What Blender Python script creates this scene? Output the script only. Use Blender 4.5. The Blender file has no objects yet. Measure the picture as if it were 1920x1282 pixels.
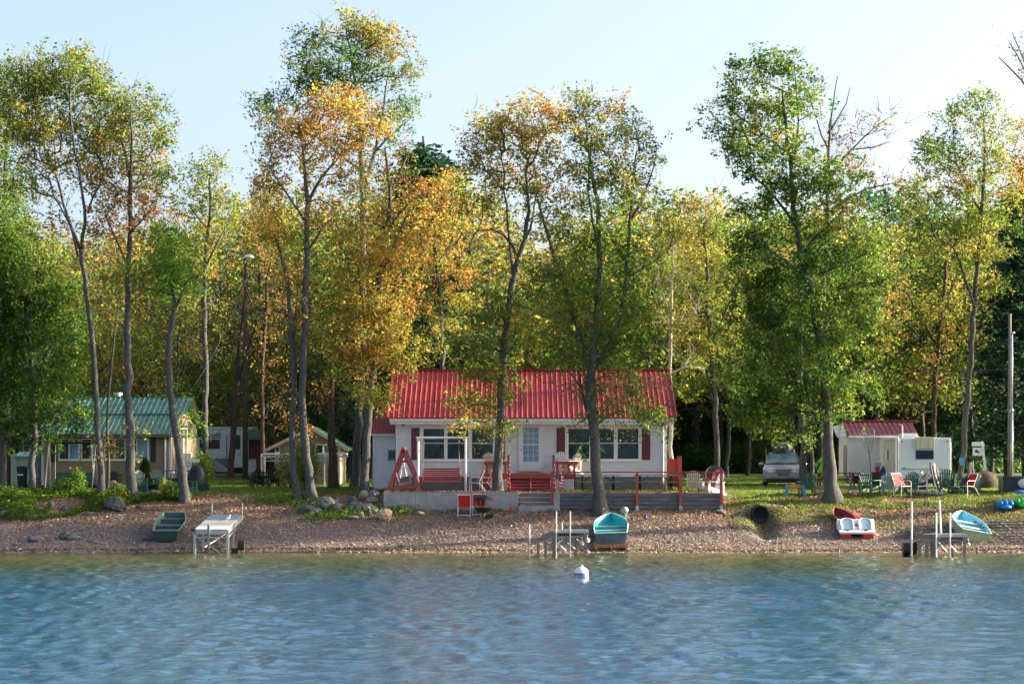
import bpy, math, random
import numpy as np
from mathutils import Vector, Matrix, Euler
R = math.radians
rnd = random.Random(7)
scene = bpy.context.scene
COL = scene.collection
# ------------------------------------------------------------------ camera, sky, sun, exposure
F, CX, HY, CH = 4300.0, 960.0, 870.0, 3.6          # focal length in photo pixels, centre column, horizon row, eye height
cam = bpy.data.cameras.new("camera"); camo = bpy.data.objects.new("camera", cam); COL.objects.link(camo)
camo.location = (0, 0, CH); camo.rotation_euler = (R(90), 0, 0)
cam.lens = F/1920*36; cam.sensor_width = 36; cam.shift_y = (HY-641)/1920.0
cam.clip_start = .5; cam.clip_end = 5000
scene.camera = camo
SUN_EL, SUN_AZ = 17.5, 80.0                          # azimuth clockwise from +Y: low sun at the right, a little behind the cottages
w = bpy.data.worlds.new("World"); scene.world = w; w.use_nodes = True
nt = w.node_tree; bg = nt.nodes["Background"]
sky = nt.nodes.new("ShaderNodeTexSky"); sky.sky_type = 'NISHITA'; sky.sun_disc = False
sky.sun_elevation = R(SUN_EL); sky.sun_rotation = R(SUN_AZ); sky.altitude = 50; sky.air_density = .65; sky.dust_density = 4.2; sky.ozone_density = .5
nt.links.new(sky.outputs[0], bg.inputs[0]); bg.inputs[1].default_value = .110
sl = bpy.data.lights.new("sun", 'SUN'); sl.energy = 4.1; sl.angle = R(.6); sl.color = (1, .86, .64)
so = bpy.data.objects.new("sun", sl); COL.objects.link(so)
sd = Vector((math.sin(R(SUN_AZ))*math.cos(R(SUN_EL)), math.cos(R(SUN_AZ))*math.cos(R(SUN_EL)), math.sin(R(SUN_EL))))
so.rotation_euler = sd.to_track_quat('Z', 'Y').to_euler(); so.location = (60, 60, 60)
scene.view_settings.view_transform = 'Standard'; scene.view_settings.look = 'None'
scene.view_settings.exposure = 2.0; scene.view_settings.gamma = 1; scene.view_settings.use_curve_mapping = False
scene.render.engine = 'CYCLES'
scene.cycles.max_bounces = 9; scene.cycles.diffuse_bounces = 5; scene.cycles.glossy_bounces = 3; scene.cycles.transmission_bounces = 4
scene.cycles.transparent_max_bounces = 4; scene.cycles.sample_clamp_indirect = 6
# ------------------------------------------------------------------ helpers
def X_(px, Y): return (px-CX)*Y/F
def Z_(py, Y): return CH-(py-HY)*Y/F
def P(px, py, Y): return Vector((X_(px, Y), Y, Z_(py, Y)))
WL = {}
def tag(o, label=None, cat=None, group=None, kind=None):
    if label: o['label'] = label
    if cat: o['category'] = cat
    if group: o['group'] = group
    if kind: o['kind'] = kind
    return o
def thing(name, label, cat, loc, rz=0, group=None):
    o = bpy.data.objects.new(name, None); COL.objects.link(o); o.empty_display_size = .2
    o.location = loc; o.rotation_euler = (0, 0, rz); WL[o] = Vector(loc)
    return tag(o, label, cat, group)
def copy_tree(o, parent=None):
    c = o.copy(); COL.objects.link(c)
    if parent is not None: c.parent = parent
    WL[c] = WL.get(o, Vector())
    for ch in [k for k in KIDS.get(o, [])]:
        n = copy_tree(ch, c); KIDS.setdefault(c, []).append(n)
    return c
def dup(o, loc, rz=0, label=None, group=None, scale=None):
    c = copy_tree(o); c.location = loc; c.rotation_euler = (0, 0, rz)
    if label: c['label'] = label
    if group: c['group'] = group
    if scale: c.scale = (scale,)*3 if not isinstance(scale, tuple) else scale
    return c
KIDS = {}
class MB:
    def __init__(s): s.v = []; s.f = []; s.m = []
    def add(s, vs, fs, mi=0, M=None):
        b = len(s.v)
        if M is not None: vs = [M@Vector(v) for v in vs]
        s.v += [tuple(v) for v in vs]; s.f += [tuple(i+b for i in f) for f in fs]; s.m += [mi]*len(fs)
        return s
    def box(s, x0, x1, y0, y1, z0, z1, mi=0, M=None):
        x0, x1 = min(x0, x1), max(x0, x1); y0, y1 = min(y0, y1), max(y0, y1); z0, z1 = min(z0, z1), max(z0, z1)
        return s.add([(x0, y0, z0), (x1, y0, z0), (x1, y1, z0), (x0, y1, z0), (x0, y0, z1), (x1, y0, z1), (x1, y1, z1), (x0, y1, z1)],
            [(0, 3, 2, 1), (4, 5, 6, 7), (0, 1, 5, 4), (1, 2, 6, 5), (2, 3, 7, 6), (3, 0, 4, 7)], mi, M)
    def pbox(s, px0, px1, py0, py1, Y0, Y1, mi=0):           # box whose front face at distance Y0 covers these photo columns and rows
        return s.box(X_(px0, Y0), X_(px1, Y0), Y0, Y1, Z_(py1, Y0), Z_(py0, Y0), mi)
    def bar(s, a, b, wd, ht, mi=0, up=(0, 0, 1)):
        a, b = Vector(a), Vector(b); d = (b-a); L = d.length
        if L < 1e-6: return s
        d /= L; u = Vector(up)
        if abs(d.dot(u)) > .98: u = Vector((0, 1, 0))
        sx = d.cross(u).normalized(); sz = sx.cross(d).normalized()
        vs = [p+sx*i*wd/2+sz*j*ht/2 for p in (a, b) for i, j in ((-1, -1), (1, -1), (1, 1), (-1, 1))]
        return s.add(vs, [(0, 1, 2, 3), (7, 6, 5, 4), (0, 4, 5, 1), (1, 5, 6, 2), (2, 6, 7, 3), (3, 7, 4, 0)], mi)
    def tube(s, pts, r, n=6, mi=0, cap=True):
        pts = [Vector(p) for p in pts]; k = len(pts)
        rs = r if isinstance(r, (list, tuple)) else [r]*k
        vs = []; prev = None
        for i, p in enumerate(pts):
            d = (pts[min(i+1, k-1)]-pts[max(i-1, 0)])
            d = d.normalized() if d.length > 1e-9 else Vector((0, 0, 1))
            if prev is None:
                u = Vector((1, 0, 0)) if abs(d.x) < .9 else Vector((0, 1, 0)); a = d.cross(u).normalized()
            else:
                a = (prev-d*prev.dot(d)).normalized()
            prev = a; b = d.cross(a)
            for j in range(n):
                t = 2*math.pi*j/n; vs.append(p+(a*math.cos(t)+b*math.sin(t))*rs[i])
        fs = [(i*n+j, i*n+(j+1) % n, (i+1)*n+(j+1) % n, (i+1)*n+j) for i in range(k-1) for j in range(n)]
        if cap: fs += [tuple(reversed(range(n))), tuple((k-1)*n+j for j in range(n))]
        return s.add(vs, fs, mi)
    def lathe(s, prof, n=16, mi=0, M=None, cx=0, cy=0):
        vs = [(cx+r*math.cos(2*math.pi*j/n), cy+r*math.sin(2*math.pi*j/n), z) for r, z in prof for j in range(n)]
        fs = [(i*n+j, i*n+(j+1) % n, (i+1)*n+(j+1) % n, (i+1)*n+j) for i in range(len(prof)-1) for j in range(n)]
        fs += [tuple(reversed(range(n))), tuple((len(prof)-1)*n+j for j in range(n))]
        return s.add(vs, fs, mi, M)
    def prism(s, poly, y0, y1, mi=0, M=None):                 # polygon in x,z pushed along y
        n = len(poly)
        vs = [(x, y0, z) for x, z in poly]+[(x, y1, z) for x, z in poly]
        fs = [tuple(range(n)), tuple(reversed(range(n, 2*n)))]+[(j, j+n, (j+1) % n+n, (j+1) % n) for j in range(n)]
        return s.add(vs, fs, mi, M)
    def ball(s, c, r, n=12, m=8, mi=0, M=None):
        rx, ry, rz = (r, r, r) if not isinstance(r, (tuple, list)) else r
        vs = []; fs = []
        for i in range(m+1):
            t = math.pi*i/m
            for j in range(n):
                p = 2*math.pi*j/n; vs.append((c[0]+rx*math.sin(t)*math.cos(p), c[1]+ry*math.sin(t)*math.sin(p), c[2]+rz*math.cos(t)))
        for i in range(m):
            for j in range(n): fs.append((i*n+j, (i+1)*n+j, (i+1)*n+(j+1) % n, i*n+(j+1) % n))
        return s.add(vs, fs, mi, M)
    def build(s, name, mats, parent=None, world=False, smooth=False, loc=None, bevel=0, sub=0):
        me = bpy.data.meshes.new(name)
        vs = s.v
        if world and parent is not None:
            o_ = WL[parent]; vs = [(v[0]-o_.x, v[1]-o_.y, v[2]-o_.z) for v in vs]
        if loc is not None and parent is None and world:
            vs = [(v[0]-loc[0], v[1]-loc[1], v[2]-loc[2]) for v in vs]
        me.from_pydata(vs, [], s.f)
        for m_ in (mats if isinstance(mats, (list, tuple)) else [mats]): me.materials.append(m_)
        if any(s.m): me.polygons.foreach_set('material_index', s.m)
        if smooth: me.polygons.foreach_set('use_smooth', [True]*len(s.f))
        o = bpy.data.objects.new(name, me); COL.objects.link(o)
        if parent is not None:
            o.parent = parent; WL[o] = WL.get(parent, Vector()); KIDS.setdefault(parent, []).append(o)
        if loc is not None: o.location = loc; WL[o] = Vector(loc)
        if bevel:
            b = o.modifiers.new('bevel', 'BEVEL'); b.width = bevel; b.segments = 2; b.limit_method = 'ANGLE'
        if sub:
            b = o.modifiers.new('sub', 'SUBSURF'); b.levels = b.render_levels = sub
        return o
def npmesh(name, V, Fq, mats, smooth=False, cols=None, parent=None, matidx=None, loc=None):
    me = bpy.data.meshes.new(name); nv, nf, k = len(V), len(Fq), Fq.shape[1]
    me.vertices.add(nv); me.vertices.foreach_set('co', np.ascontiguousarray(V, dtype=np.float32).ravel())
    me.loops.add(nf*k); me.loops.foreach_set('vertex_index', np.ascontiguousarray(Fq, dtype=np.int32).ravel())
    me.polygons.add(nf); me.polygons.foreach_set('loop_start', np.arange(0, nf*k, k, dtype=np.int32))
    if smooth: me.polygons.foreach_set('use_smooth', np.ones(nf, dtype=bool))
    for m_ in (mats if isinstance(mats, (list, tuple)) else [mats]): me.materials.append(m_)
    if matidx is not None: me.polygons.foreach_set('material_index', np.asarray(matidx, dtype=np.int32))
    if cols is not None:
        a = me.color_attributes.new('Col', 'FLOAT_COLOR', 'POINT')
        a.data.foreach_set('color', np.c_[cols, np.ones(nv)].astype(np.float32).ravel())
    me.update(calc_edges=True); me.validate()
    o = bpy.data.objects.new(name, me); COL.objects.link(o)
    if parent is not None: o.parent = parent; KIDS.setdefault(parent, []).append(o); WL[o] = WL.get(parent, Vector())
    if loc is not None: o.location = loc
    return o
# ------------------------------------------------------------------ materials
MC = {}
def mat(name, col, rough=.65, metal=0, var=.18, sc=5.0, bump=0.0, col2=None, stretch=(1, 1, 1), spec=.5, bsc=None, mask=(.35, .65), world=False):
    if name in MC: return MC[name]
    m = bpy.data.materials.new(name); m.use_nodes = True; t = m.node_tree; N = t.nodes; L = t.links
    b = N['Principled BSDF']; b.inputs['Roughness'].default_value = rough; b.inputs['Metallic'].default_value = metal
    b.inputs['Specular IOR Level'].default_value = spec
    tc = N.new('ShaderNodeTexCoord'); mp = N.new('ShaderNodeMapping'); mp.inputs['Scale'].default_value = stretch
    L.new(N.new('ShaderNodeNewGeometry').outputs['Position'] if world else tc.outputs['Object'], mp.inputs[0])
    n = N.new('ShaderNodeTexNoise'); n.inputs['Scale'].default_value = sc; n.inputs['Detail'].default_value = 6; n.inputs['Roughness'].default_value = .65
    L.new(mp.outputs[0], n.inputs['Vector'])
    r = N.new('ShaderNodeValToRGB'); L.new(n.outputs[0], r.inputs[0])
    c2 = col2 if col2 else tuple(min(1, c*(1+var)) for c in col)
    c1 = col if col2 else tuple(c*(1-var) for c in col)
    r.color_ramp.elements[0].position = mask[0]; r.color_ramp.elements[1].position = mask[1]
    r.color_ramp.elements[0].color = (*c1, 1); r.color_ramp.elements[1].color = (*c2, 1)
    L.new(r.outputs[0], b.inputs['Base Color'])
    if bump:
        n2 = N.new('ShaderNodeTexNoise'); n2.inputs['Scale'].default_value = bsc or sc*4; n2.inputs['Detail'].default_value = 5
        L.new(mp.outputs[0], n2.inputs['Vector'])
        bp = N.new('ShaderNodeBump'); bp.inputs['Strength'].default_value = bump; bp.inputs['Distance'].default_value = .03
        L.new(n2.outputs[0], bp.inputs['Height']); L.new(bp.outputs[0], b.inputs['Normal'])
    MC[name] = m; return m
def leafmat(name, trans=.5, rough=.55, gain=1.0, spec=.25):
    m = bpy.data.materials.new(name); m.use_nodes = True; t = m.node_tree; N = t.nodes; L = t.links
    b = N['Principled BSDF']; b.inputs['Roughness'].default_value = rough; b.inputs['Specular IOR Level'].default_value = spec
    a = N.new('ShaderNodeAttribute'); a.attribute_name = 'Col'
    tr = N.new('ShaderNodeBsdfTranslucent'); mx = N.new('ShaderNodeMixShader'); mx.inputs[0].default_value = trans
    hs = N.new('ShaderNodeHueSaturation'); hs.inputs['Saturation'].default_value = .94; hs.inputs['Value'].default_value = 1.9*gain
    L.new(a.outputs[0], b.inputs['Base Color']); L.new(a.outputs[0], hs.inputs['Color']); L.new(hs.outputs[0], tr.inputs[0])
    L.new(b.outputs[0], mx.inputs[1]); L.new(tr.outputs[0], mx.inputs[2])
    L.new(mx.outputs[0], N['Material Output'].inputs[0])
    MC[name] = m; return m
LEAF = leafmat('leaf', .58); GRASSB = leafmat('grass_blade', .5, gain=1.1); LITTER = leafmat('fallen_leaf', .15, .8)
BARK = mat('bark', (.042, .043, .044), .95, col2=(.150, .148, .142), sc=5, bump=.9, stretch=(5, 5, 1), bsc=14, mask=(.3, .7), spec=.15)
BARKD = mat('dark_bark', (.05, .035, .028), .95, col2=(.13, .095, .075), sc=5, bump=.9, stretch=(5, 5, 1), bsc=14, spec=.15)
BIRCH = mat('birch_bark', (.16, .13, .11), .8, col2=(.62, .56, .48), sc=6, bump=.3, stretch=(1, 1, 4), mask=(.3, .45), spec=.2)
WHITE = mat('white_vinyl', (.80, .81, .80), .5, var=.05, sc=3)
WTRIM = mat('white_trim', (.80, .80, .78), .45, var=.04)
REDROOF = mat('red_roof_metal', (.27, .026, .030), .5, sc=1.6, spec=.3, bump=.05, col2=(.41, .046, .048), stretch=(3, .35, .35), world=True)
MAROON = mat('maroon_shutter', (.15, .025, .035), .55)
REDP = mat('red_deck_paint', (.30, .05, .045), .6, var=.25, sc=7, bump=.15)
ORANGEP = mat('orange_red_paint', (.55, .085, .035), .6, var=.12)
GLASS = mat('window_glass', (.014, .030, .040), .05, var=.5, sc=.9, spec=.35, col2=(.065, .115, .14))  # blotches put curtains and sky reflections into the pane colour
GLASSD = mat('dark_glass', (.008, .010, .014), .08, var=.3, spec=.8)
GLASSB = mat('blue_glass', (.10, .24, .36), .12, var=.3, sc=1.5, spec=.8, col2=(.22, .42, .55))
BEIGE = mat('beige_siding', (.33, .245, .15), .7, var=.08, sc=2)
GREENROOF = mat('green_roof_metal', (.020, .095, .068), .42, sc=1.5, spec=.45, col2=(.075, .20, .15), stretch=(3, .35, .35), world=True)
CONC = mat('concrete', (.22, .22, .215), .9, col2=(.36, .355, .34), sc=1.8, bump=.35, bsc=25, mask=(.3, .7))
BLOCK = mat('concrete_block', (.20, .205, .20), .9, var=.2, sc=4, bump=.4, bsc=30)
WOODG = mat('weathered_wood', (.11, .10, .09), .9, col2=(.27, .25, .225), sc=4, stretch=(.6, 4, 6), bump=.5, mask=(.3, .7))
WOODB = mat('brown_wood', (.20, .11, .055), .8, col2=(.36, .22, .12), sc=4, stretch=(1, 4, 4), bump=.3)
WOODL = mat('pale_wood', (.42, .33, .22), .75, col2=(.58, .47, .33), sc=4, stretch=(1, 4, 4), bump=.2)
GALV = mat('galvanised_steel', (.42, .44, .45), .42, metal=.6, var=.15, sc=8)
WMET = mat('white_metal', (.72, .73, .72), .35, var=.06)
BLACK = mat('black_plastic', (.012, .013, .015), .5, var=.3)
BLACKM = mat('black_metal', (.016, .016, .017), .45, var=.3, spec=.6)
RUBBER = mat('rubber', (.02, .02, .02), .85, var=.3)
GREENPL = mat('green_plastic', (.012, .095, .07), .5, var=.15)
TEALPL = mat('teal_slats', (.10, .24, .20), .5, var=.15)
REDFAB = mat('red_fabric', (.60, .018, .022), .7, var=.1)
CREAM = mat('cream_plastic', (.62, .55, .43), .5, var=.08)
PLW = mat('white_plastic', (.76, .77, .76), .4, var=.04)
REDMET = mat('red_enamel', (.35, .012, .018), .3, var=.1)
GREYPL = mat('grey_plastic', (.20, .215, .22), .6, var=.12)
BLUEPL = mat('blue_plastic', (.01, .20, .62), .35, var=.12)
GREENK = mat('lime_plastic', (.05, .55, .10), .35, var=.12)
LIME = mat('lime_nylon', (.16, .62, .02), .5, var=.12)
ROCK = mat('rock', (.075, .08, .078), .9, col2=(.23, .225, .21), sc=2.5, bump=.8, bsc=9, mask=(.3, .7))
ROCKW = mat('warm_rock', (.16, .13, .10), .9, col2=(.34, .27, .21), sc=2.5, bump=.8, bsc=9, mask=(.3, .7))
# ------------------------------------------------------------------ terrain and lake
PY = [-400, 40, 80, 90, 93.8, 96, 98, 99, 100, 101, 102.5, 106, 115, 130, 155, 200, 300, 900]
PZ = [-6, -4, -1.8, -.55, 0, .62, 1.28, 1.62, 1.95, 2.19, 2.37, 2.44, 2.5, 2.75, 3.05, 3.25, 3.4, 4.0]
WX0, WX1 = X_(719, 99), X_(1356, 99)
def sstep(a, b, v):
    t = np.clip((v-a)/(b-a), 0, 1); return t*t*(3-2*t)
def vnoise(x, y, f, seed=0):
    x = x*f+seed*17.3; y = y*f+seed*9.1
    xi = np.floor(x); yi = np.floor(y); xf = x-xi; yf = y-yi
    def h(a, b):
        v = np.sin(a*127.1+b*311.7+seed*3.3)*43758.5453; return v-np.floor(v)
    u = xf*xf*(3-2*xf); v = yf*yf*(3-2*yf)
    return (h(xi, yi)*(1-u)+h(xi+1, yi)*u)*(1-v)+(h(xi, yi+1)*(1-u)+h(xi+1, yi+1)*u)*v
def fnoise(x, y, f, seed=0): return .55*vnoise(x, y, f, seed)+.3*vnoise(x, y, f*2.1, seed+1)+.15*vnoise(x, y, f*4.3, seed+2)
def GZ(x, y):
    x = np.asarray(x, float); y = np.asarray(y, float)
    inside = sstep(WX0-.05, WX0+.2, x)*(1-sstep(WX1-.5, WX1-.1, x))
    jig = (fnoise(x, y*0+3, .18, 4)-.5)*.7*(1-inside)*sstep(90, 93, y)*(1-sstep(104, 112, y))
    z = np.interp(y+jig, PY, PZ)
    z = z+(fnoise(x, y, .8, 2)-.5)*.10*sstep(93.9, 96, y)*(1-sstep(101, 104, y))*(1-inside*sstep(98.6, 99, y))
    stp = (x > X_(971, 99)) & (x < X_(1039, 99)) & (y < 99.98)
    z = np.where((y > 99.05) & ~stp, z*(1-inside)+np.maximum(z, 2.385)*inside, z); z = np.where(stp & (y > 98.9), 1.6, z)
    # ditch the culvert pipe opens into
    cx = X_(1428, 98.2)
    d = np.exp(-((x-cx)/.75)**2)*sstep(98.9, 98.2, y)*sstep(94.5, 96.5, y) if False else np.exp(-((x-cx)/.5)**2)*(1-sstep(98.85, 99.15, y))*sstep(95, 97, y)
    z = z-d*.42
    bump = np.exp(-((x-cx)/1.0)**2)*sstep(98.9, 99.2, y)*(1-sstep(99.4, 100.6, y))
    return z+bump*.10
def gz(x, y): return float(GZ(x, y))
def ygrid():
    a = list(np.arange(-400, 40, 60))+list(np.arange(40, 90, 5))+list(np.arange(90, 93, .5))+list(np.arange(93, 99, .15))+[99.0, 99.05, 99.3]
    a += list(np.arange(99.45, 104, .2))+list(np.arange(104, 120, .6))+list(np.arange(120, 200, 4))+[200, 220, 260, 300, 400, 600, 900]
    return np.array(a)
def xgrid():
    c = np.arange(-26, 26.01, .22)
    o = np.array([28, 31, 35, 40, 50, 65, 90, 140, 250, 450, 800.])
    return np.r_[-o[::-1], c, o]
gx, gy = xgrid(), ygrid()
GXX, GYY = np.meshgrid(gx, gy); GZZ = GZ(GXX, GYY)
# ground cover colours, one per place (what lies there: gravel, leaves, grass, mud), never light or shade
grav = np.array([.19, .155, .135]); litt = np.array([.31, .19, .12]); gras = np.array([.048, .100, .016]); sand = np.array([.27, .20, .13])
mud = np.array([.060, .045, .028]); dry = np.array([.20, .165, .06]); bed = np.array([.085, .075, .03])
n1 = fnoise(GXX, GYY, .35, 5); n2 = fnoise(GXX, GYY*1.6, .9, 6); n3 = fnoise(GXX, GYY, 2.2, 7)
insd = sstep(WX0-.3, WX0+.2, GXX)*(1-sstep(WX1-.4, WX1+.2, GXX))
right = sstep(X_(1370, 99), X_(1480, 99), GXX)
wl = sstep(96.3, 98.3, GYY+(n1-.5)*3)                      # leaves lie higher up the beach
col = grav*(1-(wl*.62)[..., None])+litt*(wl*.62)[..., None]
ws = (1-sstep(94.3, 95.3, GYY+(n1-.5)*1.2))*.8
col = col*(1-ws[..., None])+sand*ws[..., None]
wg = sstep(100.6, 102.2, GYY+(n1-.5)*2.2)                  # lawn
wg2 = right*sstep(97.2, 99.5, GYY+(n1-.5)*3.0)*sstep(.42, .62, n2)
wg = np.maximum(wg, wg2*.85)
wg = np.where(insd > .5, sstep(100.2, 101.2, GYY)*sstep(X_(1040, 100), X_(1075, 100), GXX)+sstep(.5, .9, sstep(101.5, 102.5, GYY)*.2), wg)
gm = gras*(.75+.5*n3)[..., None]+(dry-gras)*(sstep(.5, .75, n2)*.35*(1-sstep(103, 108, GYY)))[..., None]
col = col*(1-wg[..., None])+gm*wg[..., None]
wd = sstep(118, 150, GYY)*.0
under = (1-sstep(93.75, 93.95, GYY)); col = col*(1-under[..., None])+bed*under[..., None]
wet = sstep(93.4, 93.9, GYY)*(1-sstep(94.0, 94.25, GYY+(n2-.5)*.4)); col = col*(1-.45*wet[..., None])
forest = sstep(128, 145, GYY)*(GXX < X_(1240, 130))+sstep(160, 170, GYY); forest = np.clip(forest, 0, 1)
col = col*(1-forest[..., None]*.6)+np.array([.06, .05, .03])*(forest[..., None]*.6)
gm_ = bpy.data.materials.new('ground_cover'); gm_.use_nodes = True
t = gm_.node_tree; N = t.nodes; L = t.links; b = N['Principled BSDF']; b.inputs['Roughness'].default_value = .95; b.inputs['Specular IOR Level'].default_value = .15
at = N.new('ShaderNodeAttribute'); at.attribute_name = 'Col'; tc = N.new('ShaderNodeTexCoord')
vo = N.new('ShaderNodeTexVoronoi'); vo.inputs['Scale'].default_value = 14; L.new(tc.outputs['Object'], vo.inputs['Vector'])
no = N.new('ShaderNodeTexNoise'); no.inputs['Scale'].default_value = 9; no.inputs['Detail'].default_value = 8; no.inputs['Roughness'].default_value = .75; L.new(tc.outputs['Object'], no.inputs['Vector'])
mr = N.new('ShaderNodeMapRange'); mr.inputs[1].default_value = .3; mr.inputs[2].default_value = .7; mr.inputs[3].default_value = .35; mr.inputs[4].default_value = 1.7; L.new(no.outputs[0], mr.inputs[0])
sp = N.new('ShaderNodeSeparateColor'); L.new(vo.outputs['Color'], sp.inputs[0])
mr2 = N.new('ShaderNodeMapRange'); mr2.inputs[3].default_value = .7; mr2.inputs[4].default_value = 1.35; L.new(sp.outputs[0], mr2.inputs[0])
m1 = N.new('ShaderNodeMath'); m1.operation = 'MULTIPLY'; L.new(mr.outputs[0], m1.inputs[0]); L.new(mr2.outputs[0], m1.inputs[1])
vm = N.new('ShaderNodeVectorMath'); vm.operation = 'SCALE'; L.new(at.outputs[0], vm.inputs[0]); L.new(m1.outputs[0], vm.inputs['Scale']); L.new(vm.outputs[0], b.inputs['Base Color'])
bp = N.new('ShaderNodeBump'); bp.inputs['Strength'].default_value = .8; bp.inputs['Distance'].default_value = .05; L.new(no.outputs[0], bp.inputs['Height']); L.new(bp.outputs[0], b.inputs['Normal'])
nx_, ny_ = len(gx), len(gy)
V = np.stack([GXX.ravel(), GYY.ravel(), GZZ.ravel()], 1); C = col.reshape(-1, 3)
I, J = np.meshgrid(np.arange(nx_-1), np.arange(ny_-1)); base = (J*nx_+I)
Q = np.stack([base, base+1, base+nx_+1, base+nx_], -1).reshape(-1, 4)
yc = GYY[:-1, :-1].ravel(); xc = GXX[:-1, :-1].ravel()
edge = 100.9+(fnoise(xc, xc*0, .3, 9)-.5)*1.2
edge = np.where((xc > WX0) & (xc < WX1), 99.0, edge)
def submesh(name, sel, label):
    q = Q[sel]; u, inv = np.unique(q, return_inverse=True)
    return tag(npmesh(name, V[u], inv.reshape(-1, 4), gm_, True, C[u]), label, None, None, 'structure')
submesh('lake_bed', yc < 93.3, 'muddy bottom of the lake under the shallow water')
submesh('beach', (yc >= 93.3) & (yc < edge), 'pebble beach strewn with fallen leaves along the water')
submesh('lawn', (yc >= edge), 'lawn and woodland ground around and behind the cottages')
# road behind the lawn
rm = mat('asphalt', (.10, .10, .105), .9, var=.2, sc=3)
mb = MB(); xs = list(np.arange(-90, 91, 3)); v = []
for x in xs:
    for y in (141.5, 147.5): v.append((x, y, gz(x, y)+.03))
mb.add(v, [(2*i, 2*i+2, 2*i+3, 2*i+1) for i in range(len(xs)-1)])
tag(mb.build('road', rm), 'narrow grey asphalt lane behind the lawn', None, None, 'structure')
# lake surface: real waves
wx = np.r_[-np.array([900, 500, 250, 120, 70, 45, 34.])[:], np.arange(-27, 27.01, .125), np.array([34, 45, 70, 120, 250, 500, 900.])]
wy = np.r_[np.array([-900, -400, -150, -50, 0, 15, 25, 30.]), np.arange(32, 60, .085), np.arange(60, 95.2, .14)]
WXX, WYY = np.meshgrid(wx, wy); H = np.zeros_like(WXX)
rg = np.random.default_rng(3)
for k in range(70):
    lam = .25*(1.5/.25)**(rg.random()**1.4); th = R(205)+rg.normal(0, .55); kk = 2*math.pi/lam
    amp = .0068*lam
    H += amp*np.sin(kk*(WXX*math.cos(th)+WYY*math.sin(th))+rg.random()*6.28+1.3*fnoise(WXX, WYY, .12, k % 5))
H *= (.5+.9*fnoise(WXX, WYY, .06, 11))*.60
H *= np.where((np.abs(WXX) < 30) & (WYY > 31), 1, 0)*(.45+.55*(1-sstep(86, 94, WYY)))
wm = bpy.data.materials.new('lake_water'); wm.use_nodes = True; t = wm.node_tree; N = t.nodes; L = t.links; b = N['Principled BSDF']
b.inputs['Base Color'].default_value = (.012, .040, .050, 1); b.inputs['Roughness'].default_value = .015; b.inputs['IOR'].default_value = 1.333
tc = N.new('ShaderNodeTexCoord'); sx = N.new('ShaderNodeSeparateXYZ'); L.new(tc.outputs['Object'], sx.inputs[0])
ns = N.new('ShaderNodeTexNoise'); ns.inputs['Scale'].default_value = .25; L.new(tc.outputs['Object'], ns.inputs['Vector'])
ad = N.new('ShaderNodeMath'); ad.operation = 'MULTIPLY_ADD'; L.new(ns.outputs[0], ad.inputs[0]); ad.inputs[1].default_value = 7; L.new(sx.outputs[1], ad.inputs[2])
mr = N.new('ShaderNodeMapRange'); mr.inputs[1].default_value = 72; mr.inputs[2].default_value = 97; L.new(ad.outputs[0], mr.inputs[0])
rp = N.new('ShaderNodeValToRGB'); rp.color_ramp.elements[0].color = (.030, .105, .195, 1); rp.color_ramp.elements[1].color = (.115, .105, .032, 1); e_ = rp.color_ramp.elements.new(.52); e_.color = (.055, .085, .050, 1); L.new(mr.outputs[0], rp.inputs[0]); L.new(rp.outputs[0], b.inputs['Base Color'])  # olive near shore: shallow bed colour plus tree reflections put into the base colour
nb = N.new('ShaderNodeTexNoise'); nb.inputs['Scale'].default_value = 9; nb.inputs['Detail'].default_value = 4; L.new(tc.outputs['Object'], nb.inputs['Vector'])
bp = N.new('ShaderNodeBump'); bp.inputs['Strength'].default_value = .8; bp.inputs['Distance'].default_value = .018; L.new(nb.outputs[0], bp.inputs['Height']); L.new(bp.outputs[0], b.inputs['Normal'])
nx_, ny_ = len(wx), len(wy); I, J = np.meshgrid(np.arange(nx_-1), np.arange(ny_-1)); base = (J*nx_+I)
tag(npmesh('lake_water', np.stack([WXX.ravel(), WYY.ravel(), H.ravel()], 1), np.stack([base, base+1, base+nx_+1, base+nx_], -1).reshape(-1, 4), wm, True),
    'rippled blue lake water in front of the beach', None, None, 'structure')
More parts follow.
